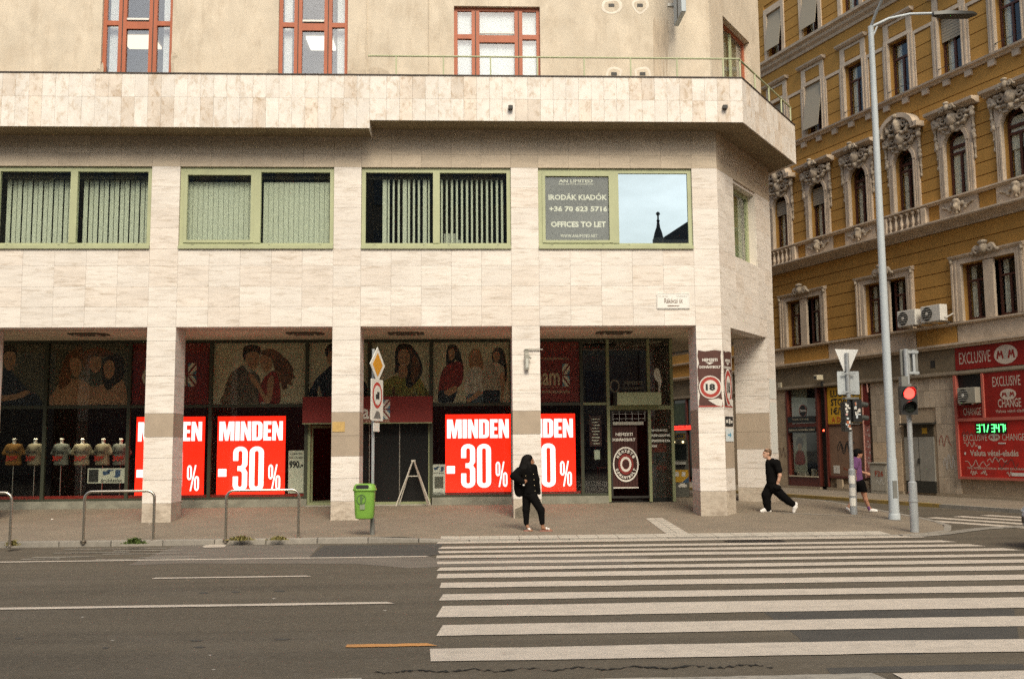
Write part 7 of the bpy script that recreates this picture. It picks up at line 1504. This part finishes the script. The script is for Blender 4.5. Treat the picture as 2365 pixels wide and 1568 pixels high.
link('shorts', blob([('e', W_(1780, 775), (.138, .13, .09))]+chain(W_, [(1765, 800, .125, .06), (1740, 915, .11, .06)])+chain(W_, [(1810, 800, .125, -.06), (1845, 910, .105, -.06)])+[('cut', lambda G, z=W_(0, 938)[2]: z-G[..., 2])], .012, .03), cl_black, t)
link('sock', blob(chain(W_, [(1930, 1180, .042, -.06), (1945, 1225, .042, -.06)]), .010, .02), purple, t)
link('shoe', blob(chain(W_, [(1960, 1238, .045, -.06), (2060, 1250, .036, -.06)])+chain(W_, [(1950, 1255, .025, -.06), (2070, 1258, .024, -.06)])+[('cut', lambda G: -G[..., 2])], .011, .02), shoe_w, t); link('shoe', blob(chain(W_, [(1600, 1215, .042, .06), (1640, 1240, .045, .06), (1715, 1252, .036, .06)])+[('cut', lambda G: -G[..., 2])], .011, .02), shoe_w, t)

# ================================================================== the car nosing in at the right edge
n_ = on_road(2347, 1280); carp = M('car_paint', (.42, .46, .52), .25, metal=.3, spec=.6); tyre = M('tyre', (.015, .015, .015), .85); cglass = M('car_glass', (.02, .025, .028), .08); rim_m = M('alloy', (.45, .45, .45), .35, metal=.8)
car = thing('car', 'pale silver blue car just entering at the right edge of the street', 'car', (n_.x+.74, n_.y+.70, road_z(n_.y)))
ST_ = [(.0, .34, .60, .38), (.10, .28, .68, .62), (.35, .26, .76, .76), (.75, .24, .84, .84), (1.25, .24, .94, .86), (1.7, .24, .97, .87), (2.6, .24, .98, .87), (3.4, .24, .99, .86), (3.9, .26, .98, .80), (4.15, .32, .88, .68), (4.22, .40, .75, .55)]
def sec(x, z0, z1, w_): return [(x, -w_*.93, z0), (x, -w_, lerp(z0, z1, .35)), (x, -w_*.985, lerp(z0, z1, .75)), (x, -w_*.88, z1), (x, w_*.88, z1), (x, w_*.985, lerp(z0, z1, .75)), (x, w_, lerp(z0, z1, .35)), (x, w_*.93, z0)]
bo = obj('body', loft([sec(*s__) for s__ in ST_]), carp, car, sm=50); sb_ = bo.modifiers.new('s', 'SUBSURF'); sb_.levels = sb_.render_levels = 2
cb_ = obj('cabin', loft([[(x, -w_, z0), (x+dx, -w_*.80, z1), (x+dx, w_*.80, z1), (x, w_, z0)] for x, dx, w_, z0, z1 in ((1.15, .75, .80, .93, .96), (1.25, .75, .80, .95, 1.40), (2.2, .1, .80, .95, 1.47), (3.2, -.2, .79, .96, 1.44), (3.75, -.35, .76, .96, 1.0))]), cglass, car, sm=40)
obj('roof', loft([[(x, -w_, z), (x, -w_*.9, z+.03), (x, w_*.9, z+.03), (x, w_, z)] for x, w_, z in ((2.02, .63, 1.41), (2.3, .65, 1.48), (2.98, .64, 1.45), (3.05, .6, 1.40))]), carp, car, sm=40)
for x in (.82, 3.42):
    for q in (-1, 1):
        w = obj('wheel', MB().lathe([(.24, -.1), (.30, -.09), (.315, 0), (.30, .09), (.24, .1)], (x, .76*q, .315), 24, 'y'), tyre, car, sm=40); obj('rim', MB().lathe([(.22, .102), (.20, .09), (.05, .105), (.0, .105)], (x, .76*q, .315), 20, 'y') if q < 0 else MB().lathe([(.22, -.102), (.20, -.09), (.05, -.105), (0, -.105)], (x, .76*q, .315), 20, 'y'), rim_m, w)
for q in (-1, 1): obj('headlight', MB().add([(.06, .36*q, .58), (.17, .66*q, .60), (.30, .70*q, .72), (.13, .38*q, .69)], [(0, 1, 2, 3)] if q < 0 else [(3, 2, 1, 0)]), M('headlight_glass', (.6, .65, .7), .1), car, (-.03, 0, .02))
obj('bumper_grille', MB().box(-.012, .03, -.38, .38, .42, .54), metal_dark, car); obj('number_plate', MB().box(-.03, -.015, -.26, .26, .46, .57), sy, car)

# ================================================================== the other side of the street (seen in reflections)
opp = M('opposite_facade', (.27, .235, .19), .95, noise=(1, .2, (1, 1, 1))); opr = M('opposite_roof', (.09, .08, .07), .9)
oh = thing('opposite_house', 'tall grey brown house across the street, mirrored in the shop glass', 'building', (-20, -40, 0)); obj('wall', MB().box(-40, 23.5, -12, 0, 0, 21.5), opp, oh); obj('roof', MB().profile([(-12.4, 21.5), (.4, 21.5), (-3, 24), (-9, 24)], -40, 23.5), opr, oh)
for i in range(12):
    for k in range(5): piece('window', -7+i*2.6, -5.7+i*2.6, -.001, .06, 1.2+k*4.1, 3.6+k*4.1, M('opposite_window', (.12, .13, .14), .3), oh)
tip = onY(*zb(1175, 385), 40.2); r0_ = onY(*zb(1215, 600), 40.2); r1_ = onY(*zb(1410, 490), 40.2); fl = onY(*zb(1140, 670), 40.2)
lowh = thing('low_opposite_house', 'low house between the taller ones across the street, mirrored in the tobacconist glass', 'building', (3.6, -41, 0)); obj('wall', MB().box(0, tip.x-3.96, -10, 0, 0, 12.2), opp, lowh); obj('roof', MB().profile([(-10.2, 12.2), (.3, 12.2), (-5, 13.6)], 0, tip.x-3.96), opr, lowh)
for i in range(3):
    for k in range(3): piece('window', .5+i*2.2, 1.8+i*2.2, -.001, .06, 1+k*3.9, 3.2+k*3.9, M('opposite_window', (.12, .13, .14), .3), lowh)
ch = thing('spired_building', 'building with a slender corner spire across the street, mirrored in the right ribbon window', 'building', (tip.x, -40, 0)); rx = r0_.x-tip.x
obj('tower', MB().box(-.34, .34, -.68, 0, 0, r0_.z-.2), opp, ch); sc_ = (tip.z-r0_.z)
obj('spire', MB().lathe([(.36, 0), (.30, .2), (.27, sc_*.2), (.13, sc_*.42), (.08, sc_*.62), (.12, sc_*.66), (.06, sc_*.72), (.06, sc_*.86), (.15, sc_*.9), (.12, sc_*.96), (.02, sc_)], (0, -.34, r0_.z-.2), 10), opr, ch, sm=30)
obj('wing', MB().box(.36, 40, -12, -.1, 0, r0_.z-.3), opp, ch); obj('roof', MB().xz([(.36, r0_.z-.3), (40, r0_.z-.3), (40, r1_.z+6), (r1_.x-tip.x+2.5, r1_.z+1.0), (r1_.x-tip.x, r1_.z), (.36, r0_.z-.1)], -11.9, -.2), opr, ch)
